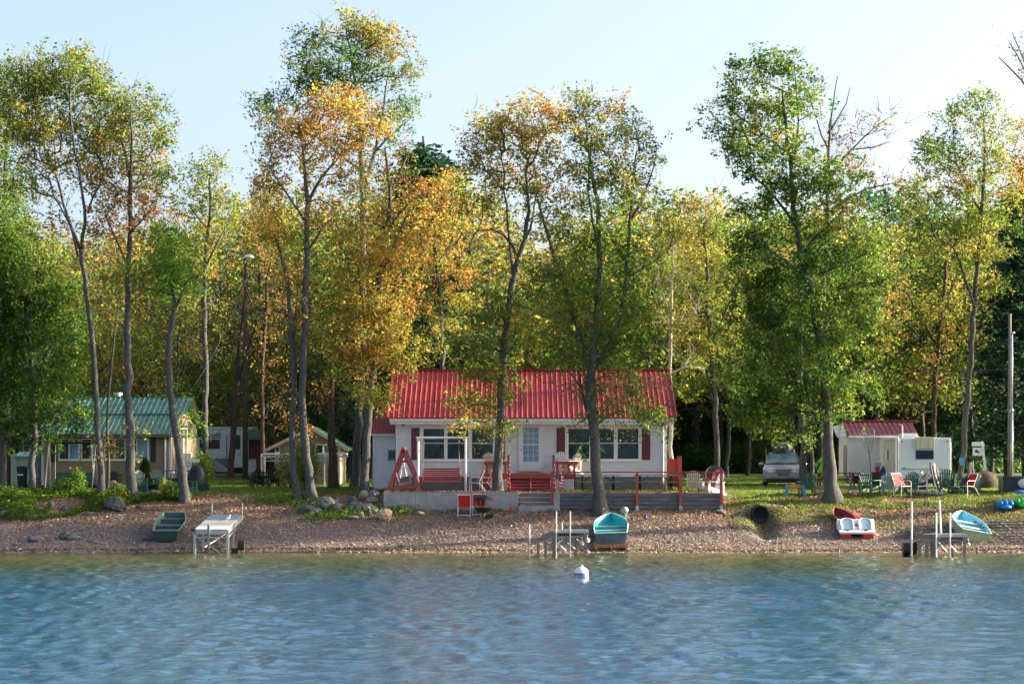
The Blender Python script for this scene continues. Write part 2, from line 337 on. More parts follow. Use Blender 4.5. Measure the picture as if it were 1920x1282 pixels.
# ------------------------------------------------------------------ trees
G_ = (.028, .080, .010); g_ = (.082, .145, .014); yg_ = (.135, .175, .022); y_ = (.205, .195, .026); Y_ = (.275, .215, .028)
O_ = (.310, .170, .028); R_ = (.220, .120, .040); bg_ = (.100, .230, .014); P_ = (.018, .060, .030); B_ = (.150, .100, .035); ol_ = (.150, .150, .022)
def rvec(rng, n): v = rng.normal(size=(n, 3)); return v/np.linalg.norm(v, axis=1, keepdims=True)
def leaves_mesh(name, cen, pals, per, sig, size, rng, parent, flat=.0):
    """leaf-sized folded faces round every twig end"""
    n = len(cen); cnt = np.asarray(per, int); idx = np.repeat(np.arange(n), cnt); N_ = len(idx)
    p = cen[idx]+rng.normal(size=(N_, 3))*sig*np.array([1, 1, .75])
    sub = np.clip(rng.normal(size=(n*6, 3)), -1.6, 1.6)*sig*1.05*np.array([1, 1, .7])                     # smaller sprays inside each cluster
    p = cen[idx]+sub[idx*6+rng.integers(0, 6, N_)]+np.clip(rng.normal(size=(N_, 3)), -1.7, 1.7)*sig*.33
    a = rvec(rng, N_); a[:, 2] = a[:, 2]*.6-.35; a /= np.linalg.norm(a, axis=1, keepdims=True)
    b = np.cross(a, rvec(rng, N_)); b /= np.linalg.norm(b, axis=1, keepdims=True)+1e-9
    nn = np.cross(a, b)
    l = size*(.5+1.1*rng.random(N_)**1.6)[:, None]; w_ = l*.55
    V = np.stack([p-a*l/2, p+b*w_/2+nn*w_*.22, p+a*l/2, p-b*w_/2+nn*w_*.22], 1).reshape(-1, 3)
    Fq = np.arange(N_*4).reshape(-1, 4)
    base = np.array(pals)[idx]
    j = 1+rng.normal(size=(N_, 1))*.20; hue = rng.normal(size=(N_, 1))*.10
    c = base*np.clip(j, .4, 1.7)*np.concatenate([1+hue, 1-hue*.4, np.ones_like(hue)], 1)
    c = np.clip(c, .004, .8)
    return npmesh(name, V, Fq, LEAF, False, np.repeat(c, 4, 0), parent)
def make_tree(stems, cen, pals, rng, bark, parent, per=45, sig=.38, size=.15, twig=.011, bare=None, trunkname='trunk', seg=8, rad_scale=1.0, droop=0):
    """stems: list of (points Nx3, radii); cen: twig ends; grows limbs that join every twig end to the stems"""
    tb = MB(); pos = []; par = []; rr = []; plen = []
    for si, (pts, rs) in enumerate(stems):
        pts = np.array(pts, float); rs = np.array(rs, float)
        seglen = np.linalg.norm(np.diff(pts, axis=0), axis=1); cum = np.r_[0, np.cumsum(seglen)]
        m = max(3, int(cum[-1]/.55)); s = np.linspace(0, cum[-1], m)
        q = np.stack([np.interp(s, cum, pts[:, k]) for k in range(3)], 1); r_ = np.interp(s, cum, rs)
        q[1:-1] = q[1:-1]*.5+(q[:-2]+q[2:])*.25
        q[1:-1] += rng.normal(size=(m-2, 3))*.03
        tb.tube([Vector(x) for x in q], list(r_), n=seg if r_[0] > .07 else 5, cap=True)
        start = 0 if si else int(m*.30)
        for k in range(start, m): pos.append(q[k]); par.append(-1); rr.append(r_[k]); plen.append(0.0)
    K0 = len(pos); n = len(cen); cap = K0+n*6
    PA = np.zeros((cap, 3)); PA[:K0] = pos; LN = np.zeros(cap); PR = np.full(cap, -1); kN = K0
    d0 = np.array([np.min(np.linalg.norm(PA[:K0]-c, axis=1)) for c in cen]) if n else []
    brs = []
    for i in np.argsort(d0):
        c = cen[i]; D = PA[:kN]-c; d = np.linalg.norm(D, axis=1)
        cost = d+.35*LN[:kN]+np.clip(D[:, 2]+.35*d, 0, None)*.9
        k = int(np.argmin(cost)); a = PA[k]; L_ = d[k]
        mseg = 5 if L_ > 1.6 else 3
        mid = (a+c)/2+np.array([0, 0, .10*L_])+rng.normal(size=3)*.07*L_
        mid[:2] += (c-a)[:2]*.08
        ts = np.linspace(0, 1, mseg+1)[1:, None]
        q = (1-ts)**2*a+2*ts*(1-ts)*mid+ts**2*c
        ids = []; pl = LN[k]; last = a; pi = k
        for x in q:
            pl += np.linalg.norm(x-last); PA[kN] = x; LN[kN] = pl; PR[kN] = pi; pi = kN; ids.append(kN); kN += 1; last = x
        brs.append((k, ids))
    load = np.zeros(kN)
    for k, ids in brs: load[ids[-1]] += 1
    for k in range(kN-1, K0-1, -1):
        if PR[k] >= 0: load[PR[k]] += load[k]
    rad = twig*np.sqrt(np.maximum(load, .6))*rad_scale
    for k, ids in brs:
        r0 = min(rad[ids[0]]*1.15, rr[k]*.8 if k < K0 else rad[k])
        pts = [Vector(PA[k])]+[Vector(PA[x]) for x in ids]; rs = [r0]+[rad[x] for x in ids]; rs[-1] *= .5
        tb.tube(pts, rs, n=3 if r0 < .025 else 5, cap=False)
    trunk = tb.build(trunkname, bark, parent, smooth=True)
    crown = None
    if n and per is not None:
        crown = leaves_mesh('crown', np.array(cen), pals, per if np.ndim(per) else np.full(n, per), sig, size, rng, parent)
    if bare is not None and len(bare):                      # bare twigs at the tips
        tw = MB()
        for c in bare:
            d = rvec(rng, 1)[0]; d[2] = abs(d[2])+.5; d /= np.linalg.norm(d); L_ = .6+rng.random()*.9
            for q in range(3):
                e = d+rng.normal(size=3)*.35; e /= np.linalg.norm(e); c2 = c+e*L_*(.5+.5*rng.random())
                tw.tube([Vector(c), Vector((c+c2)/2+rng.normal(size=3)*.05), Vector(c2)], [.012, .009, .004], n=3, cap=False)
        tw.build('twigs', bark, parent, smooth=True)['kind'] = 'stuff'
    return trunk, crown
def tree_px(name, label, Y, stems, blobs, seed, bark=BARK, group=None, per=88, sig=.36, size=.125, dens=1.0, cat='tree', bare=0, depth=None, seg=8, ybase=None):
    """a tree whose stems and leaf masses are given in photo columns and rows at its own distance Y"""
    rng = np.random.default_rng(seed); S = F/Y
    bx, by, _ = stems[0][0]; x0 = X_(bx, Y); z0 = gz(x0, Y); root = thing(name, label, cat, (x0, Y, z0), 0, group)
    o = np.array([x0, Y, z0]); st = []
    for si, s in enumerate(stems):
        ph = rng.random()*6.28; sgn = (0 if si == 0 else rng.normal()*.9)
        L0 = s[0][1]; pts = []; rs = []
        for (px, py, dpx) in s:
            t = max(0, (L0-py)*Y/F)
            pts.append([X_(px, Y), Y+.08*math.sin(t*.35+ph)+sgn*min(t, 4)*.35, Z_(py, Y)]); rs.append(dpx/S/2*.90)
        if si == 0:
            pts[0][2] = z0-.35; r0 = rs[0]
            pts.insert(1, [pts[0][0]*.7+pts[1][0]*.3, pts[0][1], z0+.12]); rs.insert(1, r0)
            rs[0] = r0*1.8; rs[1] = r0*1.25; pts.insert(2, [pts[1][0]*.4+pts[2][0]*.6, pts[1][1], z0+.5]); rs.insert(2, rs[2]*1.04+.0)
        st.append((np.array(pts)-o, rs))
    cen = []; pal = []; per_ = []
    for bl in blobs:
        px, py, rx, ry, pl = bl[:5]; k = bl[5] if len(bl) > 5 else 1.0
        n = max(2, int(math.pi*rx*ry/310*dens*(.35+.65*k)))
        c0 = np.array([X_(px, Y), Y+rng.normal()*.6, Z_(py, Y)]); rxx, rz = rx/S, ry/S; ryy = depth or min(rxx, 2.0)*1.05
        u = rvec(rng, n)*(rng.random((n, 1))**.38)
        u *= 1+np.clip(.14*rng.normal(size=(n, 1)), -.3, .2)
        c = c0+u*np.array([rxx, ryy, rz])
        pls = pl if isinstance(pl[0], tuple) else [pl]
        for q in c:
            if q[2] < z0+.9: continue
            cen.append(q-o); pc = np.array(pls[rng.integers(0, len(pls))])*(1+rng.normal()*.10); pal.append(pc); per_.append(max(3, int(per*k*(.55+.9*rng.random()))))
    cen = np.array(cen) if cen else np.zeros((0, 3))
    bi = cen[rng.integers(0, len(cen), bare)]+rng.normal(size=(bare, 3))*.3 if bare and len(cen) else None
    make_tree(st, cen, np.array(pal), rng, bark, root, per_, sig, size, bare=bi, seg=seg)
    return root
# ------------------------------------------------------------------ the trees along the bank, one by one
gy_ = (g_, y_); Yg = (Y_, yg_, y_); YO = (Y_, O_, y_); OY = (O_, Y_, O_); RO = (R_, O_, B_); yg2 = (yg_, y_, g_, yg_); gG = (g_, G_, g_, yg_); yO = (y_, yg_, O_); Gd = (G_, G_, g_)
tree_px('maple_tree', 'dark green maple at the left whose low branches hide the end of the green roof', 101.5,
  [[(57, 925, 15), (62, 870, 14), (66, 810, 13), (60, 700, 12), (52, 600, 10), (50, 500, 6)], [(62, 720, 6), (100, 640, 4)], [(60, 700, 6), (20, 620, 4)]],
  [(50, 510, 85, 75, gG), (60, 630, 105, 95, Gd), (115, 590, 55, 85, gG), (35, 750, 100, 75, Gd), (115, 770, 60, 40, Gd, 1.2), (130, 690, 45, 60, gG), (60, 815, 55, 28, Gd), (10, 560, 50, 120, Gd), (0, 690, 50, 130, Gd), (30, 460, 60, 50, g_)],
  1, size=.135)
tree_px('maple_tree', 'green tree cut by the left edge of the picture, its trunk beside the pale shed', 103.5,
  [[(2, 917, 17), (6, 860, 15), (7, 800, 14), (-2, 700, 12), (-10, 550, 9), (-8, 430, 6)]],
  [(-40, 520, 60, 100, gG), (-30, 380, 60, 80, gG), (5, 420, 50, 60, g_), (-40, 650, 50, 80, Gd)], 2)
tree_px('maple_tree', 'tall yellow-green tree behind, cut by the left edge of the picture', 112,
  [[(12, 905, 15), (14, 700, 13), (8, 560, 11), (12, 400, 9), (10, 300, 7), (20, 200, 4)], [(9, 480, 7), (-30, 380, 5)]],
  [(5, 330, 55, 60, gG), (0, 240, 50, 60, yg2), (30, 180, 40, 50, yg2), (-20, 160, 40, 40, yg2), (30, 420, 50, 50, gG), (0, 480, 60, 40, yg2)], 3)
tree_px('ash_tree', 'tall forked ash in front of the green-roofed cottage, between the swing and the blue bin', 100.5,
  [[(194, 926, 17), (188, 880, 15), (182, 800, 13), (177, 700, 12), (172, 640, 11), (165, 570, 10), (158, 510, 10), (152, 468, 10)],
   [(152, 470, 8), (132, 430, 7), (113, 390, 6), (100, 345, 5), (88, 310, 4), (60, 255, 3), (30, 215, 2)],
   [(152, 470, 8), (163, 430, 7), (165, 380, 6), (160, 320, 5), (152, 260, 4), (148, 190, 3)],
   [(145, 480, 5), (140, 430, 4), (125, 400, 3), (105, 370, 3)], [(164, 400, 5), (190, 350, 4), (215, 300, 3)]],
  [(25, 170, 60, 60, yg2), (75, 140, 65, 50, yg2), (130, 165, 70, 70, yg2), (150, 120, 55, 42, yg2), (190, 190, 50, 60, yg2), (55, 250, 70, 60, Yg), (130, 270, 80, 60, Yg), (90, 330, 70, 50, yO, .6), (190, 270, 50, 50, Yg, .8), (185, 350, 50, 45, yO, .55), (40, 320, 50, 50, yO, .6), (110, 420, 60, 35, RO, .35), (215, 840, 55, 20, yO, .5), (170, 560, 40, 30, RO, .4)],
  4, bare=25, dens=1.05)
tree_px('sapling', 'thin leaning sapling beside the forked ash, half as high as the roof is wide', 100.9,
  [[(201, 922, 6), (204, 860, 6), (202, 800, 5), (206, 720, 5), (213, 640, 4), (222, 575, 3)], [(204, 850, 3), (225, 820, 2), (245, 800, 2)]],
  [(240, 805, 35, 14, yO, .5), (222, 590, 28, 20, yO, .5), (180, 815, 25, 14, g_, .4)], 5)
tree_px('ash_tree', 'straight grey-trunked ash with rusty lower leaves, standing before the windows of the tan cottage', 100.2,
  [[(249, 934, 22), (247, 880, 20), (243, 800, 18), (241, 700, 15), (240, 600, 14), (241, 500, 12), (243, 420, 10), (244, 340, 9), (240, 300, 7), (225, 260, 5), (215, 220, 3)],
   [(244, 335, 6), (256, 270, 5), (262, 210, 3)], [(241, 505, 6), (226, 480, 5), (222, 440, 4), (205, 410, 3)], [(242, 440, 5), (275, 400, 4), (300, 370, 2)]],
  [(255, 195, 48, 34, yg2), (282, 235, 38, 40, yg2), (225, 230, 40, 40, Yg), (250, 285, 62, 45, yO), (215, 330, 50, 45, RO, .7), (275, 330, 55, 40, yO, .8), (235, 390, 62, 45, RO, .8), (200, 430, 48, 42, RO, .7), (285, 410, 45, 40, RO, .6), (230, 470, 50, 35, RO, .6), (250, 525, 45, 22, gy_, .8), (300, 270, 22, 25, gG), (310, 330, 20, 20, gG), (258, 805, 28, 10, yO, .5)],
  6, bare=30)
tree_px('young_maple', 'crooked young maple with a bright green crown, by the right corner of the tan cottage', 100.0,
  [[(344, 940, 19), (345, 900, 19), (338, 850, 17), (328, 800, 15), (320, 740, 14), (315, 680, 13), (316, 630, 12), (326, 600, 11), (332, 575, 10), (328, 555, 8), (318, 535, 6), (320, 480, 4)], [(331, 575, 5), (350, 550, 4), (362, 500, 3)], [(328, 555, 5), (295, 545, 4), (270, 540, 3)]],
  [(322, 445, 42, 38, (bg_, yg_)), (350, 500, 45, 45, (bg_, g_)), (300, 500, 40, 42, (bg_, g_, yg_)), (245, 520, 42, 26, gy_, .8), (330, 540, 55, 24, (bg_, g_)), (332, 735, 26, 16, g_, .9), (358, 790, 24, 22, (bg_, g_)), (370, 640, 50, 55, (ol_, B_), .3)],
  7)
tree_px('ash_tree', 'slender yellow-green ash rising behind the lawn, left of the utility pole', 118,
  [[(386, 893, 15), (384, 800, 13), (385, 680, 12), (383, 580, 11), (387, 480, 9), (394, 400, 7), (392, 330, 4)], [(386, 500, 5), (420, 440, 4)], [(390, 430, 4), (360, 390, 3)]],
  [(390, 320, 50, 34, yg2), (365, 370, 38, 45, yg2), (415, 365, 38, 40, yg2), (390, 420, 60, 38, Yg), (365, 470, 40, 40, yg2, .8), (395, 500, 40, 40, yO, .6), (390, 570, 40, 50, (ol_, B_), .3)], 8, group='trees at the back of the lawn')
tree_px('ash_tree', 'dark leaning trunk with sparse brown leaves, standing beside the white caravan', 131,
  [[(430, 892, 14), (436, 820, 13), (441, 740, 11), (448, 660, 9), (455, 590, 7), (462, 540, 5)], [(443, 720, 6), (475, 640, 4), (490, 600, 3)], [(437, 800, 4), (420, 740, 3)]],
  [(440, 610, 45, 50, RO, .3), (480, 620, 45, 50, RO, .3), (425, 700, 40, 45, (g_, ol_), .4), (450, 760, 50, 35, RO, .3), (460, 420, 45, 50, RO, .45), (440, 480, 40, 40, yO, .4)], 9, bark=BARKD)
tree_px('ash_tree', 'thin dark trunk under rusty foliage, right of the utility pole', 116,
  [[(491, 905, 10), (492, 800, 9), (491, 700, 8), (497, 600, 7), (500, 540, 6), (510, 480, 4)], [(495, 620, 4), (465, 555, 3), (455, 520, 2)]],
  [(515, 500, 38, 45, RO, .7), (512, 430, 36, 40, YO, .7), (525, 560, 40, 50, RO, .6), (505, 620, 26, 45, RO, .35), (520, 690, 38, 55, RO, .35), (520, 775, 40, 30, RO, .5), (505, 360, 34, 35, yO, .8)], 10, bark=BARKD, bare=25)
tree_px('ash_tree', 'left-hand leaning grey trunk of the twin pair above the boulder pile', 100.1,
  [[(561, 942, 20), (556, 920, 17), (549, 870, 14), (546, 800, 13), (549, 740, 12), (548, 660, 11), (545, 600, 9), (541, 530, 7), (528, 480, 6), (515, 440, 4)], [(548, 650, 7), (557, 580, 5), (552, 510, 4), (560, 470, 3)]],
  [(510, 440, 55, 38, YO, .8), (535, 500, 45, 36, yO, .7), (508, 390, 30, 34, OY, .7), (560, 560, 40, 40, yO, .5), (585, 640, 40, 50, yO, .4), (525, 620, 35, 40, RO, .3), (560, 795, 34, 20, RO, .5), (528, 745, 30, 30, RO, .4)], 11)
tree_px('ash_tree', 'bright orange ash with the straighter right trunk of the twin pair', 99.9,
  [[(584, 946, 22), (581, 915, 19), (575, 860, 17), (569, 790, 16), (567, 700, 15), (571, 620, 14), (574, 540, 13), (575, 460, 12), (578, 385, 11), (573, 330, 7), (568, 290, 5), (560, 230, 3)],
   [(578, 380, 8), (598, 330, 6), (625, 300, 5), (645, 280, 4), (680, 250, 3)], [(576, 470, 6), (594, 440, 5), (608, 410, 4), (640, 380, 3)], [(575, 420, 5), (545, 370, 4), (510, 320, 3)]],
  [(555, 245, 58, 38, OY), (610, 195, 50, 34, OY), (655, 205, 50, 34, (O_, Y_)), (690, 240, 42, 42, YO), (620, 245, 65, 36, OY), (520, 290, 42, 42, (O_, R_, g_)), (575, 300, 50, 34, YO, .9), (645, 300, 55, 34, YO), (505, 350, 36, 36, YO), (545, 370, 40, 34, yO, .8), (630, 360, 50, 40, YO, .7), (580, 420, 60, 40, yO, .5), (500, 230, 26, 20, gG, .6)],
  12, bare=20)
tree_px('pine_tree', 'dark reddish pine trunk standing on the lawn before the small shed with the green gable', 106,
  [[(626, 922, 21), (623, 870, 18), (621, 800, 15), (622, 730, 11), (624, 650, 8), (622, 590, 5)], [(622, 780, 4), (600, 760, 3)], [(622, 770, 4), (650, 750, 3)]],
  [(645, 765, 38, 28, (g_, P_, ol_), .6), (600, 735, 36, 28, RO, .5), (640, 690, 36, 36, (ol_, g_), .4), (610, 640, 36, 40, yO, .4)], 13, bark=BARKD, bare=20)
tree_px('ash_tree', 'golden ash with dense yellow leaves down to the left end of the red roof', 100.8,
  [[(681, 920, 18), (684, 880, 17), (690, 800, 16), (697, 720, 14), (703, 640, 13), (708, 560, 12), (716, 490, 10), (727, 430, 9), (734, 375, 8), (729, 330, 6), (722, 280, 4)],
   [(713, 520, 7), (740, 460, 5), (765, 410, 4)], [(699, 700, 6), (688, 620, 5), (678, 550, 4), (672, 500, 3)], [(728, 430, 6), (760, 380, 5), (800, 360, 3)]],
  [(700, 630, 75, 50, YO), (670, 570, 62, 50, YO), (740, 560, 58, 50, YO), (700, 490, 72, 44, yO), (745, 660, 48, 48, yO), (665, 680, 52, 40, yO), (715, 740, 52, 30, Yg), (745, 480, 55, 44, OY), (690, 420, 55, 40, yO, .8), (745, 400, 50, 40, YO, .8), (735, 330, 45, 40, RO, .6), (690, 370, 40, 40, yO, .7), (640, 520, 38, 40, yO), (635, 620, 36, 50, Yg), (650, 440, 36, 40, Yg, .8)],
  14, bare=20, dens=1.05)
tree_px('orange_maple', 'rusty orange tree behind the golden ash, above the left part of the red roof', 114,
  [[(838, 905, 12), (836, 800, 11), (830, 650, 10), (822, 540, 8), (815, 460, 6), (812, 400, 4)], [(822, 540, 5), (790, 450, 4)], [(818, 500, 5), (860, 430, 4)]],
  [(810, 370, 48, 38, OY), (780, 430, 50, 44, OY), (840, 420, 50, 44, YO), (800, 490, 55, 44, YO), (850, 500, 50, 44, yO), (790, 560, 45, 44, yO), (840, 590, 55, 44, Yg), (800, 640, 40, 40, gy_, .7), (850, 340, 36, 34, yO)], 15)
tree_px('ash_tree', 'tallest tree of the picture, its green crown standing over the orange ash', 111,
  [[(664, 908, 18), (670, 800, 17), (678, 700, 16), (679, 600, 15), (681, 500, 14), (680, 400, 12), (677, 300, 10), (674, 210, 7), (664, 130, 5), (650, 70, 3)],
   [(679, 370, 8), (698, 290, 7), (712, 220, 5), (724, 140, 3), (735, 90, 2)], [(676, 290, 6), (645, 220, 4), (600, 160, 3)], [(698, 290, 5), (735, 250, 4), (770, 220, 2)], [(712, 410, 7), (740, 350, 5), (765, 300, 4)], [(677, 320, 5), (600, 260, 4), (520, 220, 3)]],
  [(645, 52, 62, 30, yO), (685, 80, 50, 40, gG), (725, 70, 50, 34, yO), (745, 110, 40, 34, yO, .8), (590, 80, 42, 34, gG), (560, 110, 30, 26, gG, .8), (625, 120, 70, 42, gG), (690, 150, 60, 42, gG), (575, 165, 50, 34, gG, .9), (765, 140, 28, 26, gG), (745, 185, 40, 36, gG, .8), (700, 220, 60, 40, gG, .8), (520, 185, 45, 34, gG, .8), (500, 215, 35, 24, gG, .7), (765, 225, 26, 22, gG, .7), (740, 290, 46, 40, (g_, B_), .5), (490, 270, 22, 34, gG, .6), (620, 160, 60, 36, gG), (650, 420, 60, 60, Yg, .6), (700, 340, 50, 44, gG, .5)],
  16, bare=40)
tree_px('birch_tree', 'pale birch trunk showing above the left end of the red roof', 126,
  [[(792, 898, 12), (791, 760, 12), (789, 680, 11), (787, 610, 10), (783, 550, 8), (786, 480, 7), (790, 420, 4)]],
  [(785, 430, 45, 44, Yg, .5), (800, 380, 40, 40, gG, .5)], 17, bark=BIRCH)
tree_px('ash_tree', 'yellow-topped ash leaning right, rooted above the concrete wall in front of the house', 99.7,
  [[(932, 921, 21), (934, 880, 20), (937, 820, 18), (939, 760, 17), (941, 700, 16), (946, 640, 14), (955, 580, 13), (961, 530, 13), (970, 492, 12), (982, 455, 10), (990, 420, 9), (991, 380, 6), (985, 320, 4)],
   [(970, 490, 7), (966, 460, 6), (950, 435, 5), (925, 425, 4), (895, 432, 3)], [(984, 450, 6), (1002, 400, 5), (1010, 340, 4), (1000, 280, 3)], [(962, 530, 6), (955, 460, 5), (948, 380, 4), (940, 300, 3)], [(958, 570, 5), (1000, 575, 4), (1030, 600, 3)]],
  [(905, 235, 40, 30, Yg), (950, 225, 48, 34, YO), (1000, 205, 48, 26, YO), (1035, 225, 34, 34, YO), (980, 255, 60, 34, YO), (888, 270, 26, 30, (B_, y_)), (920, 300, 50, 40, Yg), (1010, 300, 50, 40, Yg), (960, 340, 60, 38, yO), (905, 370, 46, 40, gy_, .8), (1015, 370, 46, 38, yO, .8), (900, 440, 55, 38, yO, .45), (985, 420, 50, 40, yO, .5), (960, 490, 45, 36, y_, .5),
   (925, 580, 48, 44, gG, 0.88), (885, 640, 46, 44, gy_, 0.88), (945, 650, 48, 38, gG, 0.88), (985, 610, 46, 40, gy_, 0.88), (905, 700, 52, 34, gy_, 0.88), (950, 720, 34, 34, gG, 0.88), (870, 745, 36, 28, yg2, 0.88), (915, 755, 46, 26, yg2, 0.88), (885, 795, 46, 16, Yg, 0.80), (930, 815, 38, 24, Yg, 0.71), (945, 785, 22, 26, gy_, 0.88)],
  18, bare=25)
tree_px('ash_tree', 'big many-limbed ash rooted on the beach in front of the timber wall and right windows', 98.5,
  [[(1126, 954, 31), (1124, 930, 25), (1118, 880, 22), (1115, 830, 21), (1111, 770, 20), (1107, 715, 22), (1108, 690, 17), (1116, 630, 12), (1122, 560, 12), (1124, 480, 11), (1123, 410, 9), (1116, 350, 7), (1105, 290, 5), (1096, 220, 3)],
   [(1108, 700, 12), (1097, 655, 11), (1080, 600, 10), (1064, 555, 9), (1048, 505, 8), (1034, 460, 7), (1018, 410, 5), (1008, 370, 4)],
   [(1110, 695, 12), (1140, 655, 10), (1160, 610, 9), (1172, 560, 9), (1178, 490, 8), (1183, 420, 6), (1188, 340, 5), (1195, 280, 3)],
   [(1178, 520, 5), (1215, 495, 4), (1255, 470, 3), (1280, 440, 2)], [(1124, 470, 6), (1108, 400, 5), (1102, 330, 4), (1110, 250, 3)], [(1184, 410, 5), (1215, 350, 4), (1230, 280, 2)],
   [(1109, 800, 7), (1099, 770, 7), (1092, 730, 6), (1085, 690, 4)], [(1114, 800, 5), (1160, 765, 4), (1200, 770, 3), (1240, 800, 2)]],
  [(1100, 185, 40, 26, Yg), (1145, 200, 40, 30, YO, .8), (1085, 240, 40, 36, Yg), (1130, 260, 48, 36, Yg), (1185, 235, 36, 34, yg2), (1215, 270, 26, 20, gG), (1070, 310, 44, 38, yO, .8), (1130, 330, 50, 38, gy_), (1190, 320, 46, 40, yg2), (1205, 380, 50, 38, gy_, .8), (1140, 400, 50, 40, gG, .8), (1080, 400, 46, 40, yg2, .6), (1040, 440, 46, 40, yg2, .7), (1240, 430, 46, 36, gy_, .8), (1130, 470, 56, 38, gG, .8), (1190, 480, 46, 38, gG, .8), (1075, 500, 46, 40, gy_, .8), (1025, 520, 44, 40, gG, .8),
   (1120, 560, 60, 44, gG), (1060, 590, 50, 42, gy_), (1180, 570, 50, 46, gG), (1020, 620, 42, 34, gy_, 0.62), (1090, 650, 56, 36, gG, 0.78), (1160, 650, 56, 40, gG, 0.78), (1215, 620, 44, 44, gG, 0.78), (1050, 690, 44, 24, gG, 0.78), (1125, 710, 50, 24, gG, 0.78), (1185, 710, 48, 30, gG, 0.78), (1150, 760, 44, 30, gG, 0.87), (1195, 775, 44, 26, gG, 0.87), (1235, 785, 34, 20, gG, 0.78), (1085, 765, 20, 34, gG, 0.62), (1250, 815, 22, 20, gG, 0.62), (1165, 805, 34, 14, Yg, 0.55), (1080, 805, 20, 14, gG, 0.55), (1112, 830, 12, 22, bg_, 0.55), (1190, 740, 40, 20, gG, 0.78)],
  19, bare=50)
tree_px('birch_tree', 'pale birch trunk at the right end of the red-roofed house', 113,
  [[(1260, 905, 10), (1258, 850, 10), (1258, 760, 8), (1256, 680, 7), (1258, 600, 6), (1260, 520, 4), (1262, 440, 3)], [(1257, 700, 5), (1290, 680, 4), (1320, 690, 3)], [(1258, 600, 4), (1240, 540, 3), (1232, 480, 2)]],
  [(1270, 440, 40, 38, Yg, .8), (1240, 500, 36, 40, yg2, .7), (1290, 510, 40, 40, yg2, .8), (1290, 600, 44, 44, (y_, ol_), .7), (1250, 620, 36, 46, (ol_, B_), .5), (1300, 680, 40, 34, yg2, .7)], 20, bark=BIRCH, bare=30)
tree_px('ash_tree', 'golden-green tree between the red-roofed house and the big green maple', 118,
  [[(1345, 905, 14), (1343, 800, 12), (1338, 700, 11), (1330, 600, 9), (1325, 500, 7), (1320, 420, 4)], [(1334, 640, 6), (1370, 560, 4), (1390, 500, 3)], [(1330, 600, 6), (1295, 520, 4)]],
  [(1315, 390, 46, 34, (Y_, y_, B_)), (1350, 420, 46, 38, yg2), (1290, 440, 44, 40, yO), (1330, 480, 56, 42, Yg), (1380, 500, 44, 44, yg2), (1300, 540, 50, 46, (y_, ol_)), (1350, 570, 56, 46, yg2), (1310, 630, 50, 44, (y_, ol_)), (1360, 650, 50, 42, yg2), (1340, 710, 46, 32, (ol_, g_), .8), (1300, 720, 36, 28, yg2, .8)], 21, bare=25)
tree_px('maple_tree', 'largest full green maple, reaching from the lawn near the silver minivan high into the sky', 100.3,
  [[(1561, 940, 38), (1560, 918, 26), (1557, 860, 22), (1553, 800, 20), (1548, 730, 19), (1540, 650, 17), (1527, 590, 15), (1516, 530, 14), (1504, 475, 13), (1492, 420, 12), (1487, 365, 11), (1482, 310, 9), (1474, 240, 6), (1468, 170, 4)],
   [(1490, 420, 7), (1465, 385, 6), (1435, 350, 4), (1400, 330, 3)], [(1516, 530, 8), (1485, 490, 6), (1440, 460, 5), (1405, 440, 3)], [(1505, 475, 7), (1540, 430, 6), (1585, 395, 4)], [(1545, 710, 8), (1510, 650, 6), (1475, 615, 4), (1430, 600, 3)], [(1483, 320, 6), (1500, 250, 5), (1495, 160, 3)], [(1478, 290, 5), (1430, 240, 4), (1380, 200, 3)], [(1550, 760, 6), (1600, 700, 4), (1640, 690, 3)]],
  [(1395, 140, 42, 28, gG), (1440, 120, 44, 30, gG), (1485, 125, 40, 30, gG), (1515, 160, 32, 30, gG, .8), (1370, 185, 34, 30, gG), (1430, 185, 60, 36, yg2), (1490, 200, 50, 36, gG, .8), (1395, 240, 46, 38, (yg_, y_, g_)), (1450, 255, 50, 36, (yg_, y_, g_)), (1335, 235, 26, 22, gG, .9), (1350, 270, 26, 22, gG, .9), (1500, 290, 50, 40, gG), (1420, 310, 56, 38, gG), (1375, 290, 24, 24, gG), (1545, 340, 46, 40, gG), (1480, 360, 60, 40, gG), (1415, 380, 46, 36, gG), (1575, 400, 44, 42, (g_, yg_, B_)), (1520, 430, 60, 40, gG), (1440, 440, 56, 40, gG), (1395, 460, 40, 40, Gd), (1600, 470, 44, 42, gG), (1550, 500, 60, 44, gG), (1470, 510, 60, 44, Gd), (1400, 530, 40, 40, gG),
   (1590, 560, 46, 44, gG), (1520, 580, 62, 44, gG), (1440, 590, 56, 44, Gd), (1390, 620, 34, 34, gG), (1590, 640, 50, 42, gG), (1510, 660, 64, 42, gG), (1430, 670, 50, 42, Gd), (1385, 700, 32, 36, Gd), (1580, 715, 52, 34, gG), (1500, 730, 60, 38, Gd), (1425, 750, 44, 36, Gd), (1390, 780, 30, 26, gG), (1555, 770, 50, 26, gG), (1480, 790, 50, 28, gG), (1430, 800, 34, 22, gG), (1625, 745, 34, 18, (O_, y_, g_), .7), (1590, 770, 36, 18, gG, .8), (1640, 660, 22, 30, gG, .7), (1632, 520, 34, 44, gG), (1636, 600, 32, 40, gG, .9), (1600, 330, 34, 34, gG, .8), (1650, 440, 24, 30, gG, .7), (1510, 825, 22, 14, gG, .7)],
  22, size=.14, bare=30)
